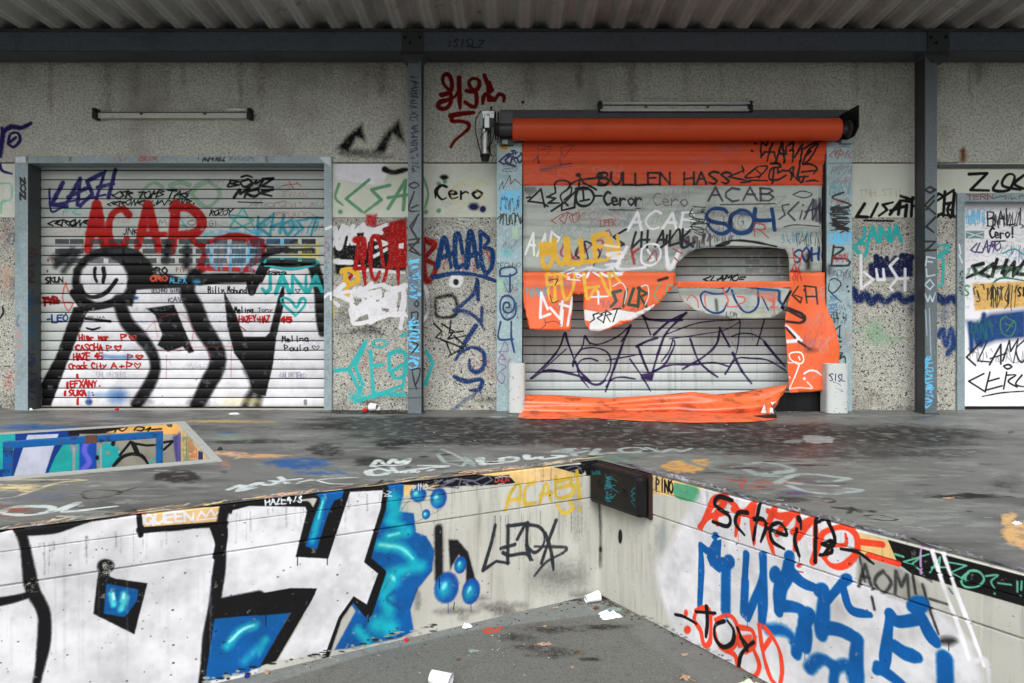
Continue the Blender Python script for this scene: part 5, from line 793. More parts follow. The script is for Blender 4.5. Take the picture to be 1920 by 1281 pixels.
CL_ = [('n', .9, .4, .7, (.62, .61, .58), .6), ('n', (5, 5, .8), .5, .75, (.5, .5, .47), .6), ('n', (26, 26, 1.2), .58, .75, (.38, .37, .35), .5), ('n', 70, .66, .72, (.35, .34, .32), .6), ('n', (60, 60, 3), .55, .7, (.78, .78, .74), .35)]
M_dl = pmat('dock_concrete_left', (.72, .72, .69), CL_, DL, (24, .28, .36, .75), **M_conc); M_dr = pmat('dock_concrete_right', (.72, .72, .69), CL_, DRW, (24, .28, .36, .8), **M_conc); M_cc = pmat('plain_concrete', (.62, .61, .57), CL_, None, **M_conc)
M_pb = pmat('pit_wall_paint', (.6, .58, .54), CL_, PB, (24, .28, .36, .8), **M_conc); M_ps = pmat('pit_side_paint', (.6, .58, .54), CL_, PS, (24, .28, .36, .8), **M_conc)
M_bump = pmat('rubber_bumper', (.07, .07, .08), [('n', 14, .5, .8, (.16, .15, .15), .5)], BP, None, .42, bumps=[('n', 40, .003, .4)])
M_floor = pmat('platform_screed', (.4, .41, .4), [('n', .5, .4, .7, (.34, .34, .33), .7), ('n', (1.1, 2.6, 1), .46, .68, (.22, .21, .21), .75), ('n', (3, 9, 1), .52, .62, (.5, .52, .5), .5), ('n', (8, 20, 1), .5, .68, (.32, .31, .31), .5), ('n', (22, 60, 1), .54, .7, (.3, .29, .29), .5), ('n', 90, .6, .7, (.62, .62, .6), .35), ('n', 120, .6, .68, (.14, .14, .14), .5)], FL, (13, .36, .5, .35), .6, spec=.3, rvar=(1.6, .35, .7, .42, .75), bumps=[('n', 26, .003, .25), ('n', 4, .006, .15)])
M_yard = pmat('yard_asphalt', (.35, .36, .34), [('n', .8, .4, .7, (.34, .34, .33), .7), ('n', 4, .5, .75, (.26, .24, .24), .6), ('c', 260, .7, .72, (.5, .5, .49), .35), ('c', 200, .9, .91, (.24, .23, .23), .5), ('n', 40, .56, .7, (.2, .18, .17), .5), ('n', 110, .6, .68, (.55, .54, .52), .45), ('n', (14, 14, 1), .6, .7, (.3, .26, .25), .4)], YD, (30, .34, .5, .4), .85, bumps=[('n', 90, .004, .5), ('v', 220, .002, .25)])
M_white = pmat('white_bollard_paint', (.7, .72, .72), [('n', 22, .6, .66, (.45, .38, .3), .8), ('n', (8, 8, 2), .55, .8, (.7, .72, .72), .6), ('n', 60, .66, .7, (.25, .22, .2), .8)], rough=.5, bumps=[('n', 30, .003, .4)])
M_whp = pmat('white_bollard_tagged', (.7, .72, .72), [('n', 22, .6, .66, (.45, .38, .3), .8), ('n', (8, 8, 2), .55, .8, (.7, .72, .72), .6)], rough=.5, bumps=[('n', 30, .003, .4)])
M_door = pmat('white_door_panel', (.88, .88, .9), [('n', 2, .5, .8, (.8, .8, .82), .5)], RD_, None, .45)
M_cup = pmat('white_plastic', (.9, .9, .92), rough=.4); M_red = pmat('red_plastic', (.75, .1, .06), rough=.4); M_blu = pmat('blue_plastic', (.1, .15, .5), rough=.4)
M_leaf = pmat('dry_leaf', (.62, .53, .44), [('n', 60, .45, .65, (.5, .35, .24), .8)], rough=.8); M_leaf2 = pmat('brown_leaf', (.42, .22, .1), [('n', 60, .45, .65, (.24, .12, .06), .8)], rough=.8)
M_fr = pmat('blue_painted_steel', (.04, .34, .6), [('n', 9, .5, .62, (.1, .12, .16), .75), ('n', 26, .58, .66, (.35, .22, .16), .7)], rough=.5, metal=.1)
M_tube = pmat('lamp_tube_glass', (.82, .85, .84), rough=.25, spec=.6); M_lamp = pmat('lamp_housing', (.74, .75, .71), [('n', 20, .5, .75, (.42, .41, .38), .6)], rough=.45)
M_glass = pmat('torn_clear_film', (.6, .68, .66), rough=.2, alpha=.45); M_grn = pmat('pale_green_paper', (.7, .8, .66), rough=.8)

# ------------------------------------------------------------ geometry helpers
def props(o, label=None, cat=None, group=None, kind=None):
    if label: o['label'] = label
    if cat: o['category'] = cat
    if group: o['group'] = group
    if kind: o['kind'] = kind
    return o
def thing(name, loc, label, cat, group=None):
    o = bpy.data.objects.new(name, None); scene.collection.objects.link(o); o.location = loc; o.empty_display_size = .1
    return props(o, label, cat, group)
class MB:
    def __init__(s): s.v = []; s.f = []
    def add(s, vs, fs): n = len(s.v); s.v += [tuple(map(float, x)) for x in vs]; s.f += [tuple(n + i for i in f) for f in fs]; return s
    def box(s, x0, x1, y0, y1, z0, z1): return s.prism([(x0, y0), (x1, y0), (x1, y1), (x0, y1)], z0, z1)
    def prism(s, pts, z0, z1): n = len(pts); return s.add([(x, y, z0) for x, y in pts] + [(x, y, z1) for x, y in pts], [tuple(range(n))[::-1], tuple(range(n, 2 * n))] + [(i, (i + 1) % n, n + (i + 1) % n, n + i) for i in range(n)])
    def bx(s, u0, v0, u1, v1, Y0, Y1): # front face measured at depth Y0
        a = P(u0, v1, Y0); b = P(u1, v0, Y0); return s.box(a[0], b[0], Y0, Y1, a[2], b[2])
    def poly3(s, pts, vec): n = len(pts); q = [tuple(a + b for a, b in zip(p, vec)) for p in pts]; return s.add(list(pts) + q, [tuple(range(n)), tuple(range(n, 2 * n))[::-1]] + [(i, n + i, n + (i + 1) % n, (i + 1) % n) for i in range(n)])
    def tube(s, pts, r, n=8, caps=True):
        pts = [Vector(p) for p in pts]; rr = r if hasattr(r, '__len__') else [r] * len(pts); base = len(s.v); vs = []
        for i, p in enumerate(pts):
            d = (pts[min(i + 1, len(pts) - 1)] - pts[max(i - 1, 0)]).normalized(); a = d.orthogonal().normalized() if i == 0 else (a - d * a.dot(d)).normalized(); b = d.cross(a)
            vs += [p + (a * math.cos(2 * math.pi * k / n) + b * math.sin(2 * math.pi * k / n)) * rr[i] for k in range(n)]
        fs = [(i * n + k, i * n + (k + 1) % n, (i + 1) * n + (k + 1) % n, (i + 1) * n + k) for i in range(len(pts) - 1) for k in range(n)]
        if caps: fs += [tuple(range(n))[::-1], tuple(range((len(pts) - 1) * n, len(pts) * n))]
        return s.add(vs, fs)
    def build(s, name, m, parent=None, cv=None, bevel=0, smooth=False, solid=0, label=None, loc=None):
        L0 = Vector(parent.location) if parent and parent.parent is None else (Vector(parent.location) + Vector(parent.parent.location) if parent else Vector(loc or (0, 0, 0)))
        me = bpy.data.meshes.new(name); me.from_pydata([tuple(Vector(v) - L0) for v in s.v], [], s.f); me.update()
        bm = bmesh.new(); bm.from_mesh(me); bmesh.ops.recalc_face_normals(bm, faces=bm.faces); 
        if cv:
            uvl = bm.loops.layers.uv.new('UVMap')
            for f in bm.faces:
                for l in f.loops: l[uvl].uv = cv.uv(l.vert.co + L0)
        bm.to_mesh(me); bm.free()
        if smooth: me.polygons.foreach_set('use_smooth', [True] * len(me.polygons)); me.update()
        me.materials.append(m); o = bpy.data.objects.new(name, me); scene.collection.objects.link(o)
        if parent: o.parent = parent
        elif loc: o.location = loc
        if bevel: b = o.modifiers.new('bevel', 'BEVEL'); b.width = bevel; b.segments = 2; b.limit_method = 'ANGLE'
        if solid: b = o.modifiers.new('solid', 'SOLIDIFY'); b.thickness = solid; b.offset = 1
        if smooth and bevel: pass
        if label: o['label'] = label
        return o
def sheet(poly, Y, disp, step=14, frame=None):
    """cloth cut to an outline (photo px at depth Y) with folds disp(u, v) in metres toward the camera"""
    if frame:
        view(*frame); poly = L(poly); rj = random.Random(len(poly)); q_ = []
        for a_, b_ in zip(poly, poly[1:] + poly[:1]):
            n_ = max(1, int(math.hypot(b_[0] - a_[0], b_[1] - a_[1]) / 5))
            for i in range(n_): t_ = i / n_; j_ = .55 if i else 0; q_.append((a_[0] + (b_[0] - a_[0]) * t_ + rj.uniform(-j_, j_), a_[1] + (b_[1] - a_[1]) * t_ + rj.uniform(-j_, j_)))
        poly = q_
    bm = bmesh.new(); f = bm.faces.new([bm.verts.new((x, 0, y)) for x, y in poly])
    us = [p[0] for p in poly]; vs = [p[1] for p in poly]
    for ax, lo, hi in ((0, min(us), max(us)), (2, min(vs), max(vs))):
        q = lo + step
        while q < hi:
            co = [0, 0, 0]; no = [0, 0, 0]; co[ax] = q; no[ax] = 1
            bmesh.ops.bisect_plane(bm, geom=bm.verts[:] + bm.edges[:] + bm.faces[:], plane_co=co, plane_no=no); q += step
    m = MB(); bm.verts.index_update(); vv = []
    for v in bm.verts: p = P(v.co.x, v.co.z, Y); vv.append((p[0], p[1] - disp(v.co.x, v.co.z), p[2]))
    m.add(vv, [tuple(x.index for x in f.verts) for f in bm.faces]); bm.free(); return m
def ring(m, c, prof, n=20, ax='z', sq=1.0, rot=0):
    """lathe: prof = [(r, h)] round an axis"""
    vs = []; k = len(prof)
    for r, h in prof:
        for i in range(n):
            a = 2 * math.pi * i / n; p = (r * math.cos(a), r * math.sin(a) * sq, h)
            if ax == 'x': p = (p[2], p[0], p[1])
            if ax == 'y': p = (p[0], p[2], p[1])
            x, y = p[0] * math.cos(rot) - p[1] * math.sin(rot), p[0] * math.sin(rot) + p[1] * math.cos(rot)
            vs.append((c[0] + x, c[1] + y, c[2] + p[2]))
    return m.add(vs, [(j * n + i, j * n + (i + 1) % n, (j + 1) * n + (i + 1) % n, (j + 1) * n + i) for j in range(k - 1) for i in range(n)])
X_ = lambda u, Y: P(u, 0, Y)[0]
Z_ = lambda v, Y: P(0, v, Y)[2]

# ------------------------------------------------------------ setting: yard, platform
g = MB(); g.add([(-150, -150, ZG), (150, -150, ZG), (150, 150, ZG), (-150, 150, ZG)], [(0, 1, 2, 3)])
props(g.build('yard_ground', M_yard, cv=YD), kind='structure')
e1 = C0 - D1 * 6.0; e2 = C0 - D2 * 4.2; e0 = e1 + D2 * 3.2; e3 = e2 + D1 * 3.0; e4 = e3 - D2 * 1.0
pa = np.array(ground(378, 863.5)[:2]); pbk = np.array(ground(333, 794)[:2]); pa = pbk - D2 * np.dot(pbk - pa, D2)
pc = pa - D1 * 4.0; pd = pbk - D1 * 4.0
def holed(outer, hole, z):
    bm = bmesh.new()
    for lp in (outer, hole):
        vs = [bm.verts.new((*p, z)) for p in lp]
        for i in range(len(vs)): bm.edges.new((vs[i], vs[(i + 1) % len(vs)]))
    bmesh.ops.triangle_fill(bm, use_beauty=True, edges=bm.edges[:], normal=(0, 0, 1)); m = MB(); bm.verts.index_update()
    m.add([v.co for v in bm.verts], [tuple(v.index for v in f.verts) for f in bm.faces]); bm.free(); return m
outer = [e1, C0, e2, e3, e4, (9.5, 8.3), (-9.5, 8.3), (-9.5, e0[1] + .4), e0]
pf = holed(outer, [pa, pbk, pd, pc], 0.0); props(pf.build('loading_platform_floor', M_floor, cv=FL), kind='structure')
def dock(name, d, s0, s1, mat, cv, label):
    n = np.array([-d[1], d[0]]); 
    if np.dot(n, C0) > 0: n = -n
    prof = [(0, -.016), (0, -.098), (-.007, -.101), (-.007, -.105), (0, -.108), (0, -.252), (-.013, -.256), (-.013, -.262), (0, -.266), (0, ZG + .001)]
    full = [(-.3, -.004), (-.012, -.004)] + prof + [(-.3, ZG + .001)]
    a = C0 + d * s0; b = C0 + d * s1; m = MB(); k = len(full)
    vs = [(*(q + n * o), z) for q in (a, b) for o, z in full]
    m.add(vs, [tuple(range(k)), tuple(range(k, 2 * k))[::-1]] + [(i, k + i, k + (i + 1) % k, (i + 1) % k) for i in range(k)])
    mid = (a + b) / 2; return props(m.build(name, mat, cv=cv, loc=(mid[0], mid[1], ZG)), label, 'dock wall')
dock('dock_wall', -D1, 0, 6.0, M_dl, DL, 'concrete dock wall painted with big silver and blue block letters outlined in black')
dock('dock_wall', -D2, 0, 4.2, M_dr, DRW, 'concrete dock wall painted white with blue, orange and black lettering')
m = MB()
for a, b in ((e1, e0), (e2, e3), (e3, e4)):
    t = (b - a) / np.hypot(*(b - a)); n = np.array([-t[1], t[0]]) * .25
    cen = np.array([0., 7.]); n = n if np.dot(n, cen - a) > 0 else -n
    m.prism([tuple(a), tuple(b), tuple(b + n), tuple(a + n)], ZG + .002, -.006)
props(m.build('platform_side', M_cc), kind='structure')
# the pit for the lift
pit = thing('lift_pit', (*pa, ZG), 'painted lift pit sunk into the platform at the left', 'pit')
def wall2(a, b, out_, z0, z1, th=.2):
    t = np.array([b[0] - a[0], b[1] - a[1]]); t = t / np.hypot(*t); n = np.array([-t[1], t[0]]); n = n if np.dot(n, out_) > 0 else -n; q = n * th
    return MB().prism([tuple(a), tuple(b), (b[0] + q[0], b[1] + q[1]), (a[0] + q[0], a[1] + q[1])], z0, z1)
wall2(pbk, pd, D2, ZG + .01, -.004).build('back_wall', M_pb, pit, PB); wall2(pa - D2 * 0, pbk + D2 * .2, D1, ZG + .01, -.005).build('side_wall', M_ps, pit, PS)
wall2(pa, pc, -D2, ZG + .01, -.006).build('front_wall', M_cc, pit); MB().prism([tuple(pa), tuple(pbk), tuple(pd), tuple(pc)], ZG + .004, ZG + .02).build('pit_floor', M_cc, pit)
# light concrete kerb round the opening
ka, kb = pa + D1 * .21, pbk + D1 * .1 + D2 * .09
M_kerb = pmat('pit_kerb', (.6, .61, .6), [('n', 6, .5, .8, (.45, .46, .46), .6), ('n', 30, .6, .75, (.35, .35, .35), .5)], rough=.6)
kr = np.array(ground(415, 863.5)[:2]); krb = np.array(ground(346, 790.5)[:2])
MB().prism([tuple(pa), tuple(kr), tuple(krb), tuple(pbk)], -.003, .005).build('kerb', M_kerb, pit)
MB().prism([tuple(pbk), tuple(krb), tuple(pd + D2 * .06), tuple(pd)], -.003, .004).build('kerb', M_kerb, pit)
MB().prism([tuple(pa), tuple(kr), tuple(kr - D2 * .05), tuple(pc - D2 * .05), tuple(pc)], -.003, .006).build('kerb', M_kerb, pit)
# blue steel frame standing in the pit
q0 = np.array(P(306, 809, 6.42)[:2])
def on(u): # point of the frame's plane seen at photo column u
    a = (u - 960) / F; t = (a * q0[1] - q0[0]) / (D1[0] - a * D1[1]); return t
fr = thing('steel_frame', (*q0, ZG), 'blue painted steel guard frame standing in the pit', 'frame')
def fbar(t0, t1, z0, z1, w_=.06, off=0): 
    n = D2 * w_; a = q0 + D1 * t0 + D2 * off; b = q0 + D1 * t1 + D2 * off; return MB().prism([tuple(a), tuple(b), tuple(b + n), tuple(a + n)], z0, z1)
zt = Z_(809, 6.42)
tl = on(5); fbar(tl, 0, zt - .058, zt).build('top_bar', M_fr, fr, bevel=.004)
fbar(on(293), -.001, ZG + .02, zt - .059).build('upright', M_fr, fr, bevel=.004); fbar(tl, on(23), ZG + .02, zt - .059).build('upright', M_fr, fr, bevel=.004)
for u0, u1 in ((136, 141), (187, 191)): fbar(on(u0), on(u1), ZG + .02, zt - .06, .03, .01).build('stay', M_st, fr)
fbar(on(160), on(182), zt - .062, zt + .004, .066, -.003).build('rusty_clamp', pmat('rust', (.36, .24, .2), [('n', 30, .5, .7, (.2, .14, .12), .7)], rough=.8), fr, bevel=.003)

# ------------------------------------------------------------ building wall
WB = thing('warehouse_wall', (0, 8.0, 0), 'long graffiti covered warehouse wall of plaster and exposed aggregate under the canopy', 'wall')
ZT = 5.2
m = MB(); m.box(X_(-900, 8), X_(2900, 8), 7.994, 8.4, Z_(304, 8) + .002, ZT)
# split the upper wall at the left opening, whose lintel sits higher
m = MB(); a = Z_(304.5, 8); b = Z_(306, 8)
m.box(X_(-900, 8), X_(2900, 8), 7.994, 8.4, a, ZT); m.build('upper_wall', M_plaster, WB, BW)
top = a - .002
def band(v0, v1, Y, mat, name, spans):
    for u0, u1 in spans:
        z1 = min(top, Z_(v0, 8)); m = MB().box(X_(u0, 8), X_(u1, 8), Y, 8.39, max(.001, Z_(v1, 8)), z1); m.build(name, mat, WB, BW)
sp = [(-900, 30), (620, 945), (1585, 1797), (2200, 2900)]
band(307, 407.6, 8.0, M_strip, 'white_band', sp); band(408, 773, 8.004, M_aggr, 'aggregate_panel', sp)
m = MB().box(X_(1797, 8), X_(2200, 8), 8.0, 8.39, Z_(362, 8), top); m.build('white_band', M_strip, WB, BW)
m = MB(); m.bx(1760, 308, 2300, 315, 7.97, 7.993); m.build('ledge', M_dst, WB)
m = MB().box(X_(-900, 8), X_(2900, 8), 8.4, 8.6, 0, ZT); m.build('backing', M_blk, WB)

# ------------------------------------------------------------ roller shutters
def shutter(name, u0, u1, v0, v1, Y, pitch_px, vref, mat, cv, label, wins, wrows, wmat):
    t = thing(name, (X_((u0 + u1) / 2, Y), Y, Z_(v1, Y)), label, 'roller shutter')
    x0, x1 = X_(u0, Y), X_(u1, Y); m = MB(); p = pitch_px; k0 = int(math.floor((v0 - vref) / p)); v = vref + k0 * p; slats = []
    while v < v1 - 2:
        a, b = max(v, v0), min(v + p, v1); slats.append((a, b)); v += p
    for a, b in slats:
        za, zb = Z_(a, Y), Z_(b, Y); h = za - zb; ga = .0105
        pr = [(.03, za), (.03, za - ga * .45), (-.001, za - ga * .5), (-.007, za - h * .22), (-.0095, za - h * .5), (-.007, zb + h * .22), (-.001, zb + ga * .6), (.03, zb + ga * .55), (.03, zb)]
        n = len(pr); m.add([(x, Y + o, z) for x in (x0, x1) for o, z in pr], [(i, i + 1, n + i + 1, n + i) for i in range(n - 1)])
    m.add([(x0, Y + .03, Z_(v0, Y)), (x1, Y + .03, Z_(v0, Y)), (x1, Y + .03, Z_(v1, Y)), (x0, Y + .03, Z_(v1, Y))], [(0, 1, 2, 3)])
    oc = m.build('curtain', mat, t, cv); oc.data.materials.append(M_gap)
    for f in oc.data.polygons:
        if f.center.y + t.location.y > Y + .002: f.material_index = 1
    MB().box(x0, x1, Y - .02, Y + .03, Z_(v1, Y) - .03, Z_(v1, Y) - .001).build('bottom_bar', M_gap, t, bevel=.004)
    proto = None
    for vr in wrows:
        for ua, ub in wins:
            w_ = MB(); x, xx, z, zz = X_(ua, Y), X_(ub, Y), Z_(vr + 4.6, Y), Z_(vr - 4.6, Y)
            w_.box(x, xx, Y - .0135, Y - .002, z, zz); o = w_.build('window', wmat, t, cv if wmat is M_vis_l else None, bevel=.003)
    return t
wl = [(105, 136)] + [(138 + 0 + i * 33.2, 138 + i * 33.2 + 29) for i in range(0)]
def slots(cx, w_): return [(x - w_ / 2, x + w_ / 2) for x in cx]
sl = shutter('roller_shutter', 75, 612, 312, 764, 8.2, 17.75, 337.5, M_slat, LS, 'closed left roller shutter with smiley character in black and white and red letters', slots([A_ * .4137 for A_ in (284, 350, 440, 525, 600, 680, 763, 843, 920, 1000, 1083, 1165, 1240, 1320, 1400)], 26), (453, 471, 489), M_vis_l)
sr = shutter('roller_shutter', 962, 1560, 330, 760, 8.25, 16.55, 632, M_slat2, RS, 'closed right roller shutter with purple scrawl behind the torn orange curtain', slots([1240 + q * .28107 for q in (-320, -205, -90, 30, 145, 258, 373, 488, 605, 722, 838)], 27), (474.5, 491, 507), M_vis)
df = thing('door_frame', (X_(320, 7.97), 7.97, 0), 'galvanised steel surround of the left shutter', 'door frame')
Zs = Z_(770, 7.97)
MB().box(X_(28, 7.97), X_(52, 7.97), 7.97, 8.27, .001, Z_(306, 7.97) - .001).build('jamb', M_lf, df, LF)
MB().box(X_(52, 7.97) + .0001, X_(52, 7.97) + .004, 7.972, 8.2, .001, Z_(307, 7.97)).build('jamb_lining', M_rev, df, REV)
MB().box(X_(607.5, 7.97), X_(622, 7.97), 7.97, 8.27, .001, Z_(306, 7.97) - .001).build('jamb', M_lf, df, LF)
MB().box(X_(28, 7.97), X_(622, 7.97), 7.968, 8.27, Z_(306, 7.97), Z_(293, 7.97)).build('lintel', M_lf, df, LF)
MB().box(X_(54, 7.97), X_(607, 7.97), 8.0, 8.3, .001, Z_(767, 8.2)).build('sill', M_cc, df)
df2 = thing('door_frame', (X_(2000, 7.97), 7.97, 0), 'galvanised steel surround of the white door at the right edge', 'door frame')
MB().box(X_(1795, 7.97), X_(1809, 7.97), 7.97, 8.2, .001, Z_(378, 7.97) - .001).build('jamb', M_rdf, df2, RDF)
MB().box(X_(2190, 7.97), X_(2204, 7.97), 7.97, 8.2, .001, Z_(378, 7.97) - .001).build('jamb', M_rdf, df2)
MB().box(X_(1795, 7.97), X_(2204, 7.97), 7.968, 8.2, Z_(378, 7.97), Z_(362, 7.97)).build('lintel', M_rdf, df2, RDF)
wd = thing('white_door', (X_(2000, 8.1), 8.1, 0), 'white sectional door covered in tags at the right edge', 'door')
MB().box(X_(1800, 8.1), X_(2190, 8.1), 8.1, 8.15, .03, Z_(378, 8.1)).build('door_panel', M_door, wd, RD_, bevel=.004)
MB().box(X_(1800, 8.1), X_(2190, 8.1), 8.09, 8.16, .001, .028).build('bottom_seal', M_gap, wd)

# ------------------------------------------------------------ canopy: columns, beam, corrugated roof
YC = 7.61
for (u0, u1, mat, cv, lab) in ((765, 790, M_cl, CL, 'left steel canopy column tagged with black signs between shutter and orange door'), (1735, 1757, M_cr, CRC, 'right steel canopy column with a faint white vertical tag')):
    t = thing('steel_column', (X_((u0 + u1) / 2, YC), YC, 0), lab, 'column', 'steel columns carrying the canopy beam')
    x0, x1 = X_(u0, YC), X_(u1, YC)
    # H section: two flanges and a web
    MB().box(x0, x1, YC, YC + .014, .014, Z_(95, 7.55)).build('front_flange', mat, t, cv)
    MB().box(x0, x1, YC + .19, YC + .204, .014, Z_(95, 7.55)).build('rear_flange', M_dst, t)
    MB().box((x0 + x1) / 2 - .055, (x0 + x1) / 2 + .055, YC + .0141, YC + .1899, .014, Z_(95, 7.55)).build('web', M_dst, t)
    MB().box(x0 - .004, x1 + .02, YC - .004, YC + .22, .001, .0139).build('base_plate', M_dst, t, bevel=.002)
bm_t = thing('canopy_beam', (0, 7.55, Z_(95, 7.55)), 'long galvanised steel beam under the corrugated roof', 'beam')
zb, zt2 = Z_(95, 7.55), Z_(60, 7.55)
MB().box(-9.5, 9.5, 7.555, 7.575, zb, zt2).build('web', M_bm, bm_t, BM)
MB().box(-9.5, 9.5, 7.55, 7.86, zb - .012, zb - .0005).build('bottom_flange', M_dst, bm_t)
MB().box(-9.5, 9.5, 7.535, 7.86, zt2 + .0005, Z_(54, 7.535)).build('top_flange', M_dst, bm_t)
MB().box(-9.5, 9.5, 7.84, 7.86, zb, zt2).build('rear_web', M_dst, bm_t)
for (a, b) in ((753, 793), (1740, 1780)):
    sp_ = MB().box(X_(a, 7.54), X_(b, 7.54), 7.537, 7.5545, zb, zt2 - .002).build('splice_plate', M_dst, bm_t, bevel=.002)
    for (fu, fv) in ((.15, 70), (.85, 70), (.4, 80)):
        u = a + (b - a) * fu; ring(MB(), (X_(u, 7.53), 7.522, Z_(fv, 7.53)), [(0.0001, 0), (.014, 0), (.014, .018), (0.0001, .018)], 6, 'y').build('bolt', M_blk, sp_)
    # gusset under the beam
    c0 = (a + b) / 2; MB().poly3([(X_(a - 6, 7.58), 7.60, zb - .013), (X_(b + 6, 7.58), 7.60, zb - .013), (X_(c0 + 10, 7.58), 7.60, zb - .11), (X_(c0 - 10, 7.58), 7.60, zb - .11)], (0, .2, 0)).build('gusset', M_dst, bm_t)
pit_ = .3284; xb = X_(924, 7.55); m = MB(); prof = []
k = -30
z0r = Z_(53, 7.54); sl_ = math.tan(math.radians(3.0))
for k in range(-30, 31):
    c_ = xb + k * pit_
    for dx, dz in ((-.052, .004), (-.045, 0), (-.016, 0), (-.011, .006), (.011, .006), (.016, 0), (.045, 0), (.052, .004), (.112, .085), (.118, .088), (.16, .088), (.164, .083), (.17, .088), (.214, .088), (.22, .085)):
        prof.append((c_ + dx, dz))
n = len(prof); ya, yb = 8.0, 5.6
m.add([(x, y, z0r + dz + (7.54 - y) * sl_) for y in (ya, yb) for x, dz in prof], [(i, i + 1, n + i + 1, n + i) for i in range(n - 1)])
rf = thing('canopy_roof', (0, 7.99, z0r), 'corrugated metal canopy roof seen from below', 'roof')
m.build('corrugated_sheet', M_roof, rf, solid=.003)
MB().box(-10, 10, 5.58, 5.64, z0r + (7.54 - 5.6) * sl_ - .16, z0r + (7.54 - 5.6) * sl_ + .12).build('front_fascia', M_dst, rf)
pts = [(x, y, z0r + .095 + (7.54 - y) * sl_) for x, y in ((-10, 8.0), (10, 8.0), (10, 5.6), (-10, 5.6))]
MB().poly3(pts, (0, 0, .02)).build('roof_felt', M_blk, rf)

# ------------------------------------------------------------ lamps on the wall
def lamp(u0, u1, v0, v1, label, tubes, broken):
    Y = 7.9; t = thing('wall_lamp', (X_((u0 + u1) / 2, Y), 7.993, Z_((v0 + v1) / 2, Y)), label, 'lamp', 'strip lamps on the wall above the doors')
    h = v1 - v0
    MB().bx(u0 + 4, v0 + h * .42, u1 - 4, v0 + h * .95, Y + .03, 7.993).build('housing', M_lamp, t, bevel=.006)
    MB().bx(u0 + 10, v0 + h * .36, u1 - 10, v0 + h * .44, Y + .02, 7.99).build('reflector_edge', M_dst, t)
    for tv, ua, ub in tubes:
        MB().tube([P(ua, tv, Y), P(ub, tv, Y)], .0125, 10).build('tube', M_tube, t, smooth=True)
    for u, s_ in ((u0, 1), (u1, -1)):
        m = MB(); m.bx(min(u, u + 7 * s_), v0 - 1, max(u, u + 7 * s_), v0 + 4, Y - .01, 7.99); m.bx(min(u, u + 8 * s_), v0 + 6, max(u, u + 8 * s_), v1, Y - .005, 7.99); m.bx(min(u + 2 * s_, u + 6 * s_), v0 + 3.6, max(u + 2 * s_, u + 6 * s_), v0 + 6.5, Y + .005, 7.985)
        m.build('end_cap', M_blk, t, bevel=.003)
    for f_ in (.3, .7): MB().bx(u0 + (u1 - u0) * f_, v0 + h * .4, u0 + (u1 - u0) * f_ + 5, v0 + h * .62, Y + .014, 7.98).build('clip', M_dst, t)
    if broken: MB().tube([P(u1 - 3, v0 + 10, Y), P(u1 + 9, v0 + 15, Y - .03)], .005, 6).build('loose_wire', M_blk, t)
lamp(172, 470, 203, 222, 'left strip lamp on the wall with its tube broken off', [(205.5, 423, 462)], True)
lamp(1122, 1412, 190, 209, 'right strip lamp with two long tubes above the orange door', [(193.5, 1130, 1406), (207, 1126, 1404)], False)

# ------------------------------------------------------------ orange fast door
FD = thing('fast_roll_door', (X_(1260, 7.85), 7.85, 0), 'torn orange curtain door with roller drum, motor and steel guide posts', 'door')
for a, b, v, mat, cv in ((931, 979, 268, M_pl, PL), (1550, 1598, 266, M_pr, PR)):
    MB().box(X_(a, 7.84), X_(b, 7.84), 7.84, 7.99, .002, Z_(v, 7.84)).build('guide_post', mat, FD, cv, bevel=.004)
MB().box(X_(1543, 7.86), X_(1550, 7.86), 7.865, 7.98, .002, Z_(300, 7.86)).build('guide_seal', M_gap, FD)
MB().box(X_(978, 7.86), X_(981, 7.86), 7.865, 7.98, .002, Z_(300, 7.86)).build('guide_seal', M_gap, FD)
yd, rd = 7.72, .118; zd = Z_(243, yd)
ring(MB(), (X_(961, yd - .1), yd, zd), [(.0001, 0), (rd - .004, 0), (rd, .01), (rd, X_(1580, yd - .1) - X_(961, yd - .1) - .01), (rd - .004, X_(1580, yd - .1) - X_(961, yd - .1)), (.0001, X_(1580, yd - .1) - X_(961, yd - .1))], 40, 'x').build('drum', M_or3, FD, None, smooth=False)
MB().tube([(X_(930, yd), yd, zd), (X_(962, yd), yd, zd)], .07, 20).build('shaft', M_dst, FD)
MB().tube([(X_(1578, yd), yd, zd), (X_(1600, yd), yd, zd)], .05, 20).build('shaft', M_dst, FD)
MB().bx(938, 206, 1590, 221, 7.93, 7.99).build('header_rail', M_dst, FD)
MB().bx(937, 209, 962, 232, 7.66, 7.68).build('mounting_plate', M_dst, FD, bevel=.003); MB().bx(937, 255, 962, 272, 7.8, 7.9).build('mounting_plate', M_dst, FD)
MB().bx(942, 262, 952, 270, 7.78, 7.83).build('bracket_foot', M_st, FD); MB().bx(1578, 262, 1600, 268, 7.78, 7.9).build('bracket_foot', M_st, FD); MB().bx(1565, 248, 1582, 268, 7.84, 7.95).build('bracket_foot', M_dst, FD)
for dx in (928, 933): ring(MB(), (X_(dx, yd), yd + .02, Z_(235, yd)), [(.0001, 0), (.15, 0), (.15, .012), (.0001, .012)], 32, 'x', 1).build('pulley_disc', M_blk, FD)
XR = 3.62; plate = []
for u, v in ((1609, 197), (1609, 238), (1600, 256), (1588, 262), (1574, 262), (1572, 218), (1589, 208)): Yp = XR * F / (u - 960); plate.append((XR, Yp, Z_(v, Yp)))
MB().poly3(plate, (.012, 0, 0)).build('side_plate', M_blk, FD)
MB().tube([(XR, 7.56, Z_(230, 7.56)), (XR + .03, 7.56, Z_(230, 7.56))], .02, 12).build('grease_cap', M_blk, FD)
ring(MB(), (XR - .02, 7.7, zd), [(.0001, 0), (.09, 0), (.09, .02), (.0001, .02)], 28, 'x').build('bearing', M_dst, FD)
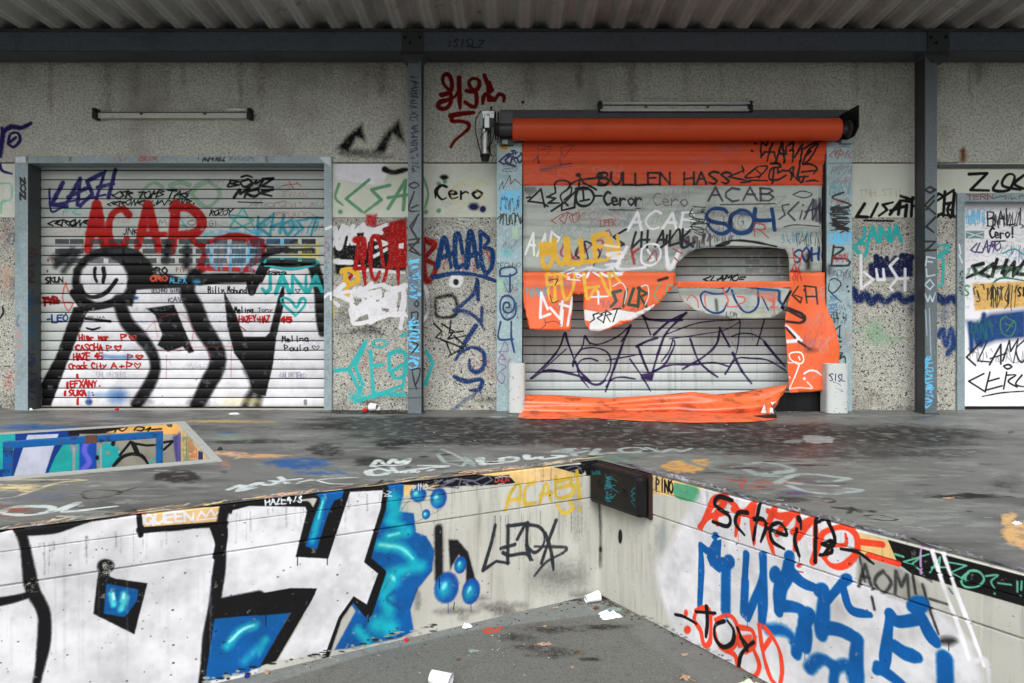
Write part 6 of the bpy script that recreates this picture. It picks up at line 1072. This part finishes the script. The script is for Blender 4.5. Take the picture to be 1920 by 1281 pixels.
# motor
mo = MB(); mo.bx(903, 207, 927, 222, 7.6, 7.95); mo.bx(908, 215, 918, 240, 7.58, 7.7); mo.build('motor_gearbox', M_alu, FD, bevel=.006)
for a, b in ((900, 905), (913, 918)): MB().bx(a, 213, b, 236, 7.585, 7.6).build('gearbox_rib', M_st, FD, bevel=.003)
xm = X_(909.5, 7.66); mt = ring(MB(), (xm, 7.68, 0), [(.0001, Z_(236, 7.66)), (.03, Z_(236, 7.66)), (.046, Z_(243, 7.66)), (.046, Z_(268, 7.66)), (.05, Z_(268.5, 7.66)), (.05, Z_(271, 7.66)), (.046, Z_(271.5, 7.66)), (.045, Z_(289, 7.66)), (.0001, Z_(290, 7.66))], 20).build('motor', M_alu, FD, smooth=False)
ring(MB(), (xm, 7.68, 0), [(.0001, Z_(288.5, 7.66)), (.055, Z_(289, 7.66)), (.055, Z_(293, 7.66)), (.044, Z_(296, 7.66)), (.04, Z_(302, 7.66)), (.0001, Z_(303, 7.66))], 16).build('motor_cap', M_blk, FD)
for q in ([(902, 208), (893, 222), (891, 240), (895, 262), (901, 285), (903, 292)], [(916, 238), (904, 254), (899, 262)], [(912, 240), (920, 252), (918, 272), (912, 286)], [(920, 240), (919, 262), (919, 290)], [(926, 206), (928, 235), (924, 262), (916, 280), (925, 297)]):
    pts = catmull(np.array(q, float)); MB().tube([P(u, v, 7.6 + .03 * math.sin(i)) for i, (u, v) in enumerate(pts)][::2], .006, 6).build('cable', M_blk, FD)
MB().bx(919, 200, 923, 208, 7.7, 7.9).build('bracket_foot', M_blk, FD)
# curtain
def fold(u, v):
    return .006 * math.sin(u * .021 + v * .05) + .004 * math.sin(u * .07 - v * .03) + (.03 * math.exp(-((v - 288) / 5) ** 2) + .026 * math.exp(-((v - 300) / 4) ** 2) + .02 * math.exp(-((v - 272) / 5) ** 2) if v < 340 else 0) + (.01 * math.sin((v - 322) * .7) + .005 * math.sin(u * .25 + v) if 318 < v < 349 else 0)
YCU = 7.86
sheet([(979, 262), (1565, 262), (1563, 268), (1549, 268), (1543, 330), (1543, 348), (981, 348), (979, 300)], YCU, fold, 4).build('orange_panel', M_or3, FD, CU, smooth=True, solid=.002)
def fold2(u, v): return .008 * math.sin(v * .22 + .5 * math.sin(u * .012)) + .006 * math.sin(u * .03 + v * .02) + .006 * math.exp(-((u - 1000) / 14) ** 2)
sheet([(981, 348.5), (1541, 348.5), (1541, 511), (1480, 511), (1479, 480), (1473, 468), (1440, 463), (1370, 461), (1304, 467), (1284, 481), (1268, 495), (1266, 511), (981, 511)], YCU + .004, fold2, 11).build('clear_window_panel', M_pvc, FD, CU, smooth=True, solid=.002)
def fold3(u, v): return .01 + max(0, v - 530) * .0006 * (1 + .6 * math.sin(u * .045)) + .010 * math.sin(u * .035 + v * .01) + (.01 * math.sin(v * .5) if v < 535 else 0)
sheet('345,45 1565,45 1565,150 1500,210 1430,300 1360,345 1200,440 1050,490 960,518 870,515 835,440 825,330 830,220 745,220 738,350 722,515 460,505 395,500 345,280', YCU - .004, fold3, 7, vE).build('torn_orange_flap', M_or, FD, CU, smooth=True, solid=.002)
def foldR(u, v): return .02 + .075 * max(0, (u - 1530) / 30) * math.exp(-((v - 640) / 60) ** 2) + .014 * math.sin(u * .09 + v * .012) + max(0, v - 560) * .0003
sheet('118,118 1018,118 1018,48 1300,48 1300,270 1310,330 1350,460 1390,640 1392,780 1335,790 1335,985 1030,1008 1008,1004 1000,940 985,600 976,480 985,360 1024,220 1018,166 118,172', YCU - .004, foldR, 7, vF).build('torn_orange_flap', M_or, FD, CU, smooth=True, solid=.002)
def foldC(u, v): return .02 + .03 * math.sin((u - 1260) * .02) * (v - 540) / 60 + .02 * (v - 540) / 50 + .008 * math.sin(u * .11)
sheet('118,173 1018,167 1028,220 975,350 900,405 760,418 560,415 450,395 330,370 230,335 150,265', YCU - .005, foldC, 7, vF).build('clear_flap', M_pvc, FD, CU, smooth=True, solid=.002)
view(1380, 660, .1354)
sheet('660,560 1280,520 1280,826 560,826 500,745', YCU + .01, lambda u, v: .008 * math.sin(u * .1), 9, (1380, 660, .1354)).build('black_bottom_skirt', M_blk, FD, solid=.004)
# heap of curtain on the floor
top_ = [(980, 741), (1040, 742), (1140, 748), (1230, 742), (1300, 736), (1340, 741), (1400, 735), (1440, 728), (1476, 722)]
bot_ = [(972, 785), (1040, 786), (1100, 784), (1200, 790), (1300, 793), (1400, 792), (1440, 789), (1457, 786)]
def itp(l, u): return float(np.interp(u, [p[0] for p in l], [p[1] for p in l]))
m = MB(); nu, nv = 110, 26; vs = []
for i in range(nu + 1):
    s_ = i / nu; ut = 981 + (1476 - 981) * s_; ub = 972 + (1457 - 972) * s_; T = P(ut, itp(top_, ut), 7.84); B = ground(ub, itp(bot_, ub), .004); hgt = T[2]
    for j in range(nv + 1):
        t_ = j / nv
        # section: bulges forward, meets the floor, then lies flat
        if t_ < .7:
            q = t_ / .7; y = 7.84 - .02 - .17 * math.sin(q * math.pi * .62) * (.7 + .3 * math.sin(s_ * 9)); z = hgt * (1 - q) ** 1.15 + .006
            y -= .028 * math.sin(q * 7.5 + s_ * 2.2) * (1 - abs(2 * q - 1)); y -= .008 * math.sin(s_ * 23 + q * 3) * q
            ye = y
        else:
            q = (t_ - .7) / .3; y0 = 7.84 - .02 - .17 * math.sin(math.pi * .62) * (.7 + .3 * math.sin(s_ * 9)) - .008 * math.sin(s_ * 23 + 3); y = y0 + (B[1] - y0) * q; z = .006 + .010 * abs(math.sin(q * 5 + s_ * 17)) * (1 - q)
        x = T[0] + (B[0] - T[0]) * (t_ ** .9); vs.append((x, y, z))
m.add(vs, [(i * (nv + 1) + j, i * (nv + 1) + j + 1, (i + 1) * (nv + 1) + j + 1, (i + 1) * (nv + 1) + j) for i in range(nu) for j in range(nv)])
m.build('fallen_curtain', M_or2, FD, smooth=True, solid=.003)
# crumpled right end: pale backing showing between folds
R1 = (1380, 660, .1354); view(*R1)
def tri(name, mat, pts): 
    m = MB(); vs = [P(*L([(x, y)])[0], Y) for x, y, Y in pts]; n = len(vs); c_ = [sum(v[i] for v in vs) / n for i in range(3)]; c_[1] -= .02; m.add(vs + [c_], [(i, (i + 1) % n, n) for i in range(n)]); m.build(name, mat, FD, solid=.003)
tri('torn_fold', M_or2, [(400, 665, 7.6), (690, 505, 7.8), (660, 570, 7.78), (560, 690, 7.62), (490, 745, 7.58), (430, 720, 7.56)])
tri('torn_fold', M_orw, [(395, 720, 7.56), (425, 775, 7.54), (428, 850, 7.5), (370, 852, 7.5), (345, 842, 7.52)]); tri('torn_fold', M_or2, [(405, 680, 7.54), (490, 750, 7.52), (455, 850, 7.46), (430, 850, 7.46)]); tri('torn_fold', M_orw, [(480, 700, 7.57), (560, 690, 7.6), (500, 740, 7.55)]); tri('torn_fold', M_orw, [(470, 770, 7.5), (512, 780, 7.5), (518, 855, 7.42), (490, 838, 7.42), (466, 858, 7.42)])
tri('torn_fold', M_blk, [(240, 885, 7.35), (540, 868, 7.3), (570, 890, 7.25), (560, 915, 7.2), (400, 915, 7.22)])

# ------------------------------------------------------------ bollards
for (ua, ub, lab, yb_) in ((953, 985, 'white chipped guard bollard left of the orange door', 7.7), (1551, 1592, 'white chipped guard bollard right of the orange door with blue tag', 7.66)):
    w_ = X_(ub, yb_) - X_(ua, yb_); cx = X_((ua + ub) / 2, yb_); h = Z_(682, yb_); r = w_ / 2; m = MB(); nn = 14
    pts = [(cx - r, 7.835)] + [(cx - r * math.cos(math.pi * i / nn) * 1.0, yb_ + .05 - .07 * math.sin(math.pi * i / nn) ** .6) for i in range(nn + 1)] + [(cx + r, 7.835)]
    m.prism(pts, .002, h); o = m.build('guard_bollard', M_white, None, None, bevel=.006, loc=(cx, yb_, 0)); props(o, lab, 'bollard', 'white bollards beside the orange door')
    if ua > 1000:
        cvb = Frontal('paint_bollard', 1545, 675, 1600, 780, yb_, 3.0, grain=.05); view(*R1)
        text(cvb, 'SISL', *L([(1295, 400), (1510, 410)]), 105 * .1354, NV, 1.7, 3, jit=.08); cvb.stroke(L([(1340, 420), (1390, 430), (1445, 470)]), 1.2, (.3, .35, .42)); scr = [(1330, 510), (1480, 550)]
        for i in range(12): rg = random.Random(i); cvb.blob(*L([(rg.uniform(1320, 1550), rg.choice([rg.uniform(500, 560), rg.uniform(740, 850)]))])[0], rg.uniform(.6, 2), rg.uniform(.5, 1.2), (.4, .28, .18), .9, .5)
        m2 = pmat('white_bollard_tagged_paint', (.7, .72, .72), [('n', 22, .6, .66, (.5, .44, .36), .6), ('n', (8, 8, 2), .55, .8, (.7, .72, .72), .6)], cvb, rough=.5, bumps=[('n', 30, .003, .4)])
        me = o.data; me.materials[0] = m2; uvl = me.uv_layers.new(name='UVMap')
        for lp in me.loops: co = me.vertices[lp.vertex_index].co + o.location; uvl.data[lp.index].uv = cvb.uv(co)

# ------------------------------------------------------------ dock bumper
n2 = np.array([-D2[1], D2[0]]); bo = C0 + n2 * .1
def s_at(u, o): a = (u - 960) / F; d = -D2; return (o[0] - a * o[1]) / (a * d[1] - d[0])
s1 = s_at(1199, bo); pE = bo - D2 * s1; zbt = Z_(974.5, pE[1]); print('bumper s1', s1, 'wall contact u', 960 + F * (C0 - D2 * s1)[0] / (C0 - D2 * s1)[1]); 
BU = thing('dock_bumper', (*(C0 - D2 * .2), ZG), 'black rubber dock bumper with teal scribble in the corner of the dock', 'bumper')
a = C0 - D2 * .02 + n2 * .014; b = C0 - D2 * s1 + n2 * .014
MB().prism([tuple(a), tuple(b), tuple(b + n2 * .086), tuple(a + n2 * .086)], zbt, -.012).build('rubber_block', M_bump, BU, BP, bevel=.028)
rb = bpy.data.objects['rubber_block']; rb.data.materials.append(pmat('rubber_bumper_end', (.07, .07, .08), [('n', 14, .5, .8, (.16, .15, .15), .5)], BP2, None, .42)); uvl = rb.data.uv_layers['UVMap']
for f in rb.data.polygons:
    if f.normal.x * -D2[0] + f.normal.y * -D2[1] > .9:
        f.material_index = 1
        for li in f.loop_indices: uvl.data[li].uv = BP2.uv(rb.data.vertices[rb.data.loops[li].vertex_index].co + BU.location)
MB().prism([tuple(C0 - D2 * .01 + n2 * .001), tuple(C0 - D2 * (s1 + .012) + n2 * .001), tuple(C0 - D2 * (s1 + .012) + n2 * .0135), tuple(C0 - D2 * .01 + n2 * .0135)], zbt - .01, -.008).build('rusty_back_plate', pmat('rusty_plate', (.2, .14, .12), [('n', 40, .5, .7, (.14, .1, .09), .8)], rough=.85), BU)
b2 = C0 - D2 * (s1 + .0005) + n2 * .0136; MB().prism([tuple(b2), tuple(b2 - D2 * .014), tuple(b2 - D2 * .014 + n2 * .012), tuple(b2 + n2 * .012)], zbt - .01, -.008).build('rusty_end_plate', bpy.data.materials['rusty_plate'], BU)
for u, v in ((1124, 905), (1171, 924)):
    s_ = s_at(u, bo); p = bo - D2 * s_; z = Z_(v, p[1]); m = MB(); pr = [(.0001, .0005), (.021, .0005), (.026, .004), (.03, .0005)]
    for k_, (r, h) in enumerate(pr): m.v += [tuple((*(p + n2 * h - D2 * r * math.cos(t)), z + r * math.sin(t))) for t in [2 * math.pi * i / 18 for i in range(18)]]
    m.f += [(j * 18 + i, j * 18 + (i + 1) % 18, (j + 1) * 18 + (i + 1) % 18, (j + 1) * 18 + i) for j in range(3) for i in range(18)]
    m.build('bolt_hole', M_gap, BU, smooth=True)

# ------------------------------------------------------------ litter
def cup(name, base, axis, r0, r1, h, label, mat=M_cup):
    z = Vector(axis).normalized(); x = z.orthogonal().normalized(); y = z.cross(x); b = Vector(base); m = MB(); n = 22
    prof = [(.0001, .002), (r0, .002), (r0, 0), (r1, h), (r1 + .003, h), (r1 + .003, h - .004), (r1 - .001, h - .004), (r0 - .002, .004), (.0001, .004)]
    for r, hh in prof: m.v += [tuple(b + z * hh + (x * math.cos(2 * math.pi * i / n) + y * math.sin(2 * math.pi * i / n)) * r) for i in range(n)]
    m.f += [(j * n + i, j * n + (i + 1) % n, (j + 1) * n + (i + 1) % n, (j + 1) * n + i) for j in range(len(prof) - 1) for i in range(n)]
    zmin = min(v[2] for v in m.v); return m, zmin
def place_cup(name, gx, gy, gz, axis, r0, r1, h, label, cat='cup', mat=M_cup):
    m, zm = cup(name, (gx, gy, gz), axis, r0, r1, h, label); m.v = [(x, y, z + gz - zm + .001) for x, y, z in m.v]
    return props(m.build(name, mat, loc=(gx, gy, gz), smooth=False), label, cat)
g_ = ground(1120, 1128, ZG); place_cup('plastic_cup', g_[0] + .012, g_[1], ZG, (-1, -.35, -.12), .036, .024, .1, 'white plastic cup lying on its side in the dock corner')
o_ = bpy.data.objects['plastic_cup']
g_ = ground(700, 772, 0); place_cup('plastic_cup', g_[0] - .03, g_[1] + .03, 0, (.8, -.55, .05), .045, .032, .1, 'white cup lying at the foot of the wall left of the column')
g_ = ground(815, 1290, ZG); place_cup('plastic_cup', g_[0] - .02, g_[1], ZG, (1, -.3, -.15), .032, .042, .11, 'white cup lying on the yard at the bottom edge')
for u, v, z, r, mat, lab in ((762, 1202, ZG, .014, M_red, 'red bottle cap on the yard by the blue wall paint'), (463, 1270, ZG, .013, M_blu, 'blue bottle cap at the foot of the left dock wall'), (685, 771, 0, .03, M_red, 'red cap beside the white cup at the wall'), (219, 769, 0, .02, M_red, 'orange red cap on the sill of the left shutter')):
    g_ = ground(u, v, z); m = MB(); ring(m, (g_[0], g_[1], z), [(.0001, .001), (r, .001), (r, r * .8), (r * .9, r), (.0001, r)], 16); props(m.build('bottle_cap', mat, loc=(g_[0], g_[1], z)), lab, 'bottle cap')
def leaf(u, v, z, size, rot, lab, mat, sd_):
    r = random.Random(sd_); g_ = ground(u, v, z); n = 18; m = MB(); vs = [(0, 0, .25)]
    for i in range(n):
        a = 2 * math.pi * i / n; k_ = (1.0 if i % 3 == 0 else .62) * r.uniform(.8, 1.1) * (1 if i % 2 else .85); vs.append((k_ * math.cos(a), .7 * k_ * math.sin(a), .12 + .35 * abs(math.sin(a * 1.5 + r.random())) * r.uniform(.2, 1)))
    c_, s_ = math.cos(rot), math.sin(rot); vs = [(g_[0] + size * (x * c_ - y * s_), g_[1] + size * (x * s_ + y * c_), z + .001 + size * zz) for x, y, zz in vs]; zm = min(q[2] for q in vs); vs = [(x, y, zz - zm + z + .001) for x, y, zz in vs]
    m.add(vs, [(0, 1 + i, 1 + (i + 1) % n) for i in range(n)]); m.tube([vs[0], (g_[0] - size * 1.3 * c_, g_[1] - size * 1.3 * s_, z + .004)], .0012, 5)
    props(m.build('dry_leaf', mat, loc=(g_[0], g_[1], z), solid=.0006), lab, 'leaf', 'dry leaves lying on the yard')
for i, (u, v, s_, lab, mat) in enumerate(((1022, 1210, .05, 'large curled tan leaf in the middle of the yard', M_leaf), (1118, 1141, .038, 'brown leaf just below the white cup', M_leaf2), (1284, 1273, .045, 'pale tan leaf near the bottom edge right of centre', M_leaf), (1284, 1229, .032, 'small twisted leaf close to the right dock wall', M_leaf), (501, 1263, .032, 'tan leaf next to the blue cap', M_leaf), (1041, 1141, .03, 'crumpled leaf at the foot of the wall below the grey tag', M_leaf), (1073, 1252, .017, 'small leaf right of the large curled one, lower down', M_leaf), (982, 1147, .02, 'pale flat leaf left of the grey tag', M_leaf), (859, 1238, .018, 'small rust brown leaf on the left yard', M_leaf2), (1085, 1223, .016, 'small dark leaf right of the large curled one', M_leaf2), (1022, 1175, .018, 'small leaf above the large curled one', M_leaf), (1184, 1153, .02, 'pinkish scrap of leaf beside the right dock wall', M_leaf), (942, 1146, .03, 'dark clump of leaf in the gutter left of the corner', M_leaf2))):
    leaf(u, v, ZG, s_, i * 1.3, lab, mat, i)
def crumple(name, u, v, z, rx, ry, hz, lab, cat, mat, sd_, hole=True):
    r = random.Random(sd_); g_ = ground(u, v, z); m = MB(); n = 26; k = 7; vs = []; ph = [r.uniform(0, 6) for _ in range(6)]
    for j in range(k + 1):
        q = j / k
        for i in range(n):
            a = 2 * math.pi * i / n; w = 1 + .22 * math.sin(3 * a + ph[0]) + .12 * math.sin(7 * a + ph[1]); rad = (1 - q * .85) * w
            zz = hz * math.sin(q * math.pi * .55) * (1 + .35 * math.sin(5 * a + ph[2] + q * 4)) * (1 if q < .7 or not hole else .45)
            vs.append((g_[0] + rx * rad * math.cos(a), g_[1] + ry * rad * math.sin(a), z + .002 + zz))
    m.add(vs, [(j * n + i, j * n + (i + 1) % n, (j + 1) * n + (i + 1) % n, (j + 1) * n + i) for j in range(k) for i in range(n)] + [tuple(range(k * n, k * n + n))])
    return props(m.build(name, mat, loc=(g_[0], g_[1], z), smooth=True), lab, cat)
crumple('plastic_bag', 1142, 1156, ZG, .07, .05, .028, 'crumpled white plastic bag lying right of the white cup', 'bag', M_cup, 3)
crumple('paper_napkin', 1405, 1292, ZG, .09, .06, .03, 'crumpled pale green paper at the foot of the right dock wall', 'paper', M_grn, 5)
crumple('clear_wrapper', 1153, 1143, ZG, .05, .03, .008, 'clear torn wrapper behind the white bag', 'wrapper', M_glass, 6); crumple('clear_wrapper', 888, 1221, ZG, .035, .016, .004, 'small clear wrapper alone on the left yard', 'wrapper', M_glass, 7)
crumple('paper_scrap', 875, 1176, ZG, .03, .02, .02, 'crumpled white scrap of paper by the left dock wall', 'paper', M_cup, 8); crumple('paper_scrap', 439, 777, 0, .05, .02, .015, 'white scrap lying in front of the left shutter', 'paper', M_cup, 9)
crumple('dark_lump', 413, 844, 0, .018, .014, .02, 'small black lump beside the pit kerb', 'litter', M_blk, 10)
crumple('paper_scrap', 56, 769, 0, .035, .02, .02, 'white scrap at the left jamb of the shutter', 'paper', M_cup, 12); crumple('paper_scrap', 1906, 983, 0, .02, .012, .012, 'white pebble like scrap on the platform at the right edge', 'paper', M_cup, 13)
g_ = ground(1780, 937, 0); MB().tube([(g_[0] - .035, g_[1], .006), (g_[0] + .03, g_[1] + .01, .006)], .005, 8).build('cigarette_end', M_leaf, None, loc=g_); props(bpy.data.objects['cigarette_end'], 'cigarette end lying in a dark stain on the platform at the right', 'cigarette end')
m = MB(); r = random.Random(4)
def bit(x, y, z, s_):
    a = r.uniform(0, 3); m.add([(x + s_ * math.cos(a + k * 2.1) * r.uniform(.5, 1.2), y + s_ * math.sin(a + k * 2.1) * r.uniform(.5, 1.2), z + .0015) for k in range(3)] + [(x, y, z + s_ * .6)], [(0, 1, 3), (1, 2, 3), (2, 0, 3)])
for i in range(150):
    u = r.uniform(560, 1640); v = 1113 + abs(u - 1122) * (.234 if u < 1122 else .524) + 3 + r.random() ** 2 * 130; g_ = ground(u, v, ZG); bit(g_[0], g_[1], ZG, r.uniform(.003, .008))
for i in range(120):
    u = r.uniform(0, 1900); v = r.choice([r.uniform(771, 776), r.uniform(775, 800), r.uniform(790, 850)]); g_ = ground(u, v, 0); bit(g_[0], g_[1], 0, r.uniform(.004, .011))
props(m.build('grit', pmat('grit_pale', (.72, .7, .66), [('n', 9, .5, .55, (.4, .34, .3), .8)], rough=.8)), 'pale grit and crumbs scattered on platform and yard', 'grit', kind='stuff')
m = MB(); r = random.Random(8)
for i in range(420):
    u = r.choice([r.gauss(690, 45), r.gauss(1135, 40), r.uniform(560, 1500), r.uniform(620, 760), r.gauss(1135, 20)]); 
    if 600 < u < 790: g_ = ground(u, r.uniform(771, 776.5), 0); z = 0
    else: g_ = ground(u, 1117 + abs(u - 1122) * (.234 if u < 1122 else .524) + r.random() ** 2 * 16, ZG); z = ZG
    bit(g_[0], g_[1], z, r.uniform(.004, .013))
props(m.build('dirt', pmat('dark_dirt', (.16, .12, .1), [('n', 20, .5, .6, (.3, .22, .16), .8)], rough=.9)), 'dark leaf dirt gathered at the foot of the walls', 'dirt', kind='stuff')
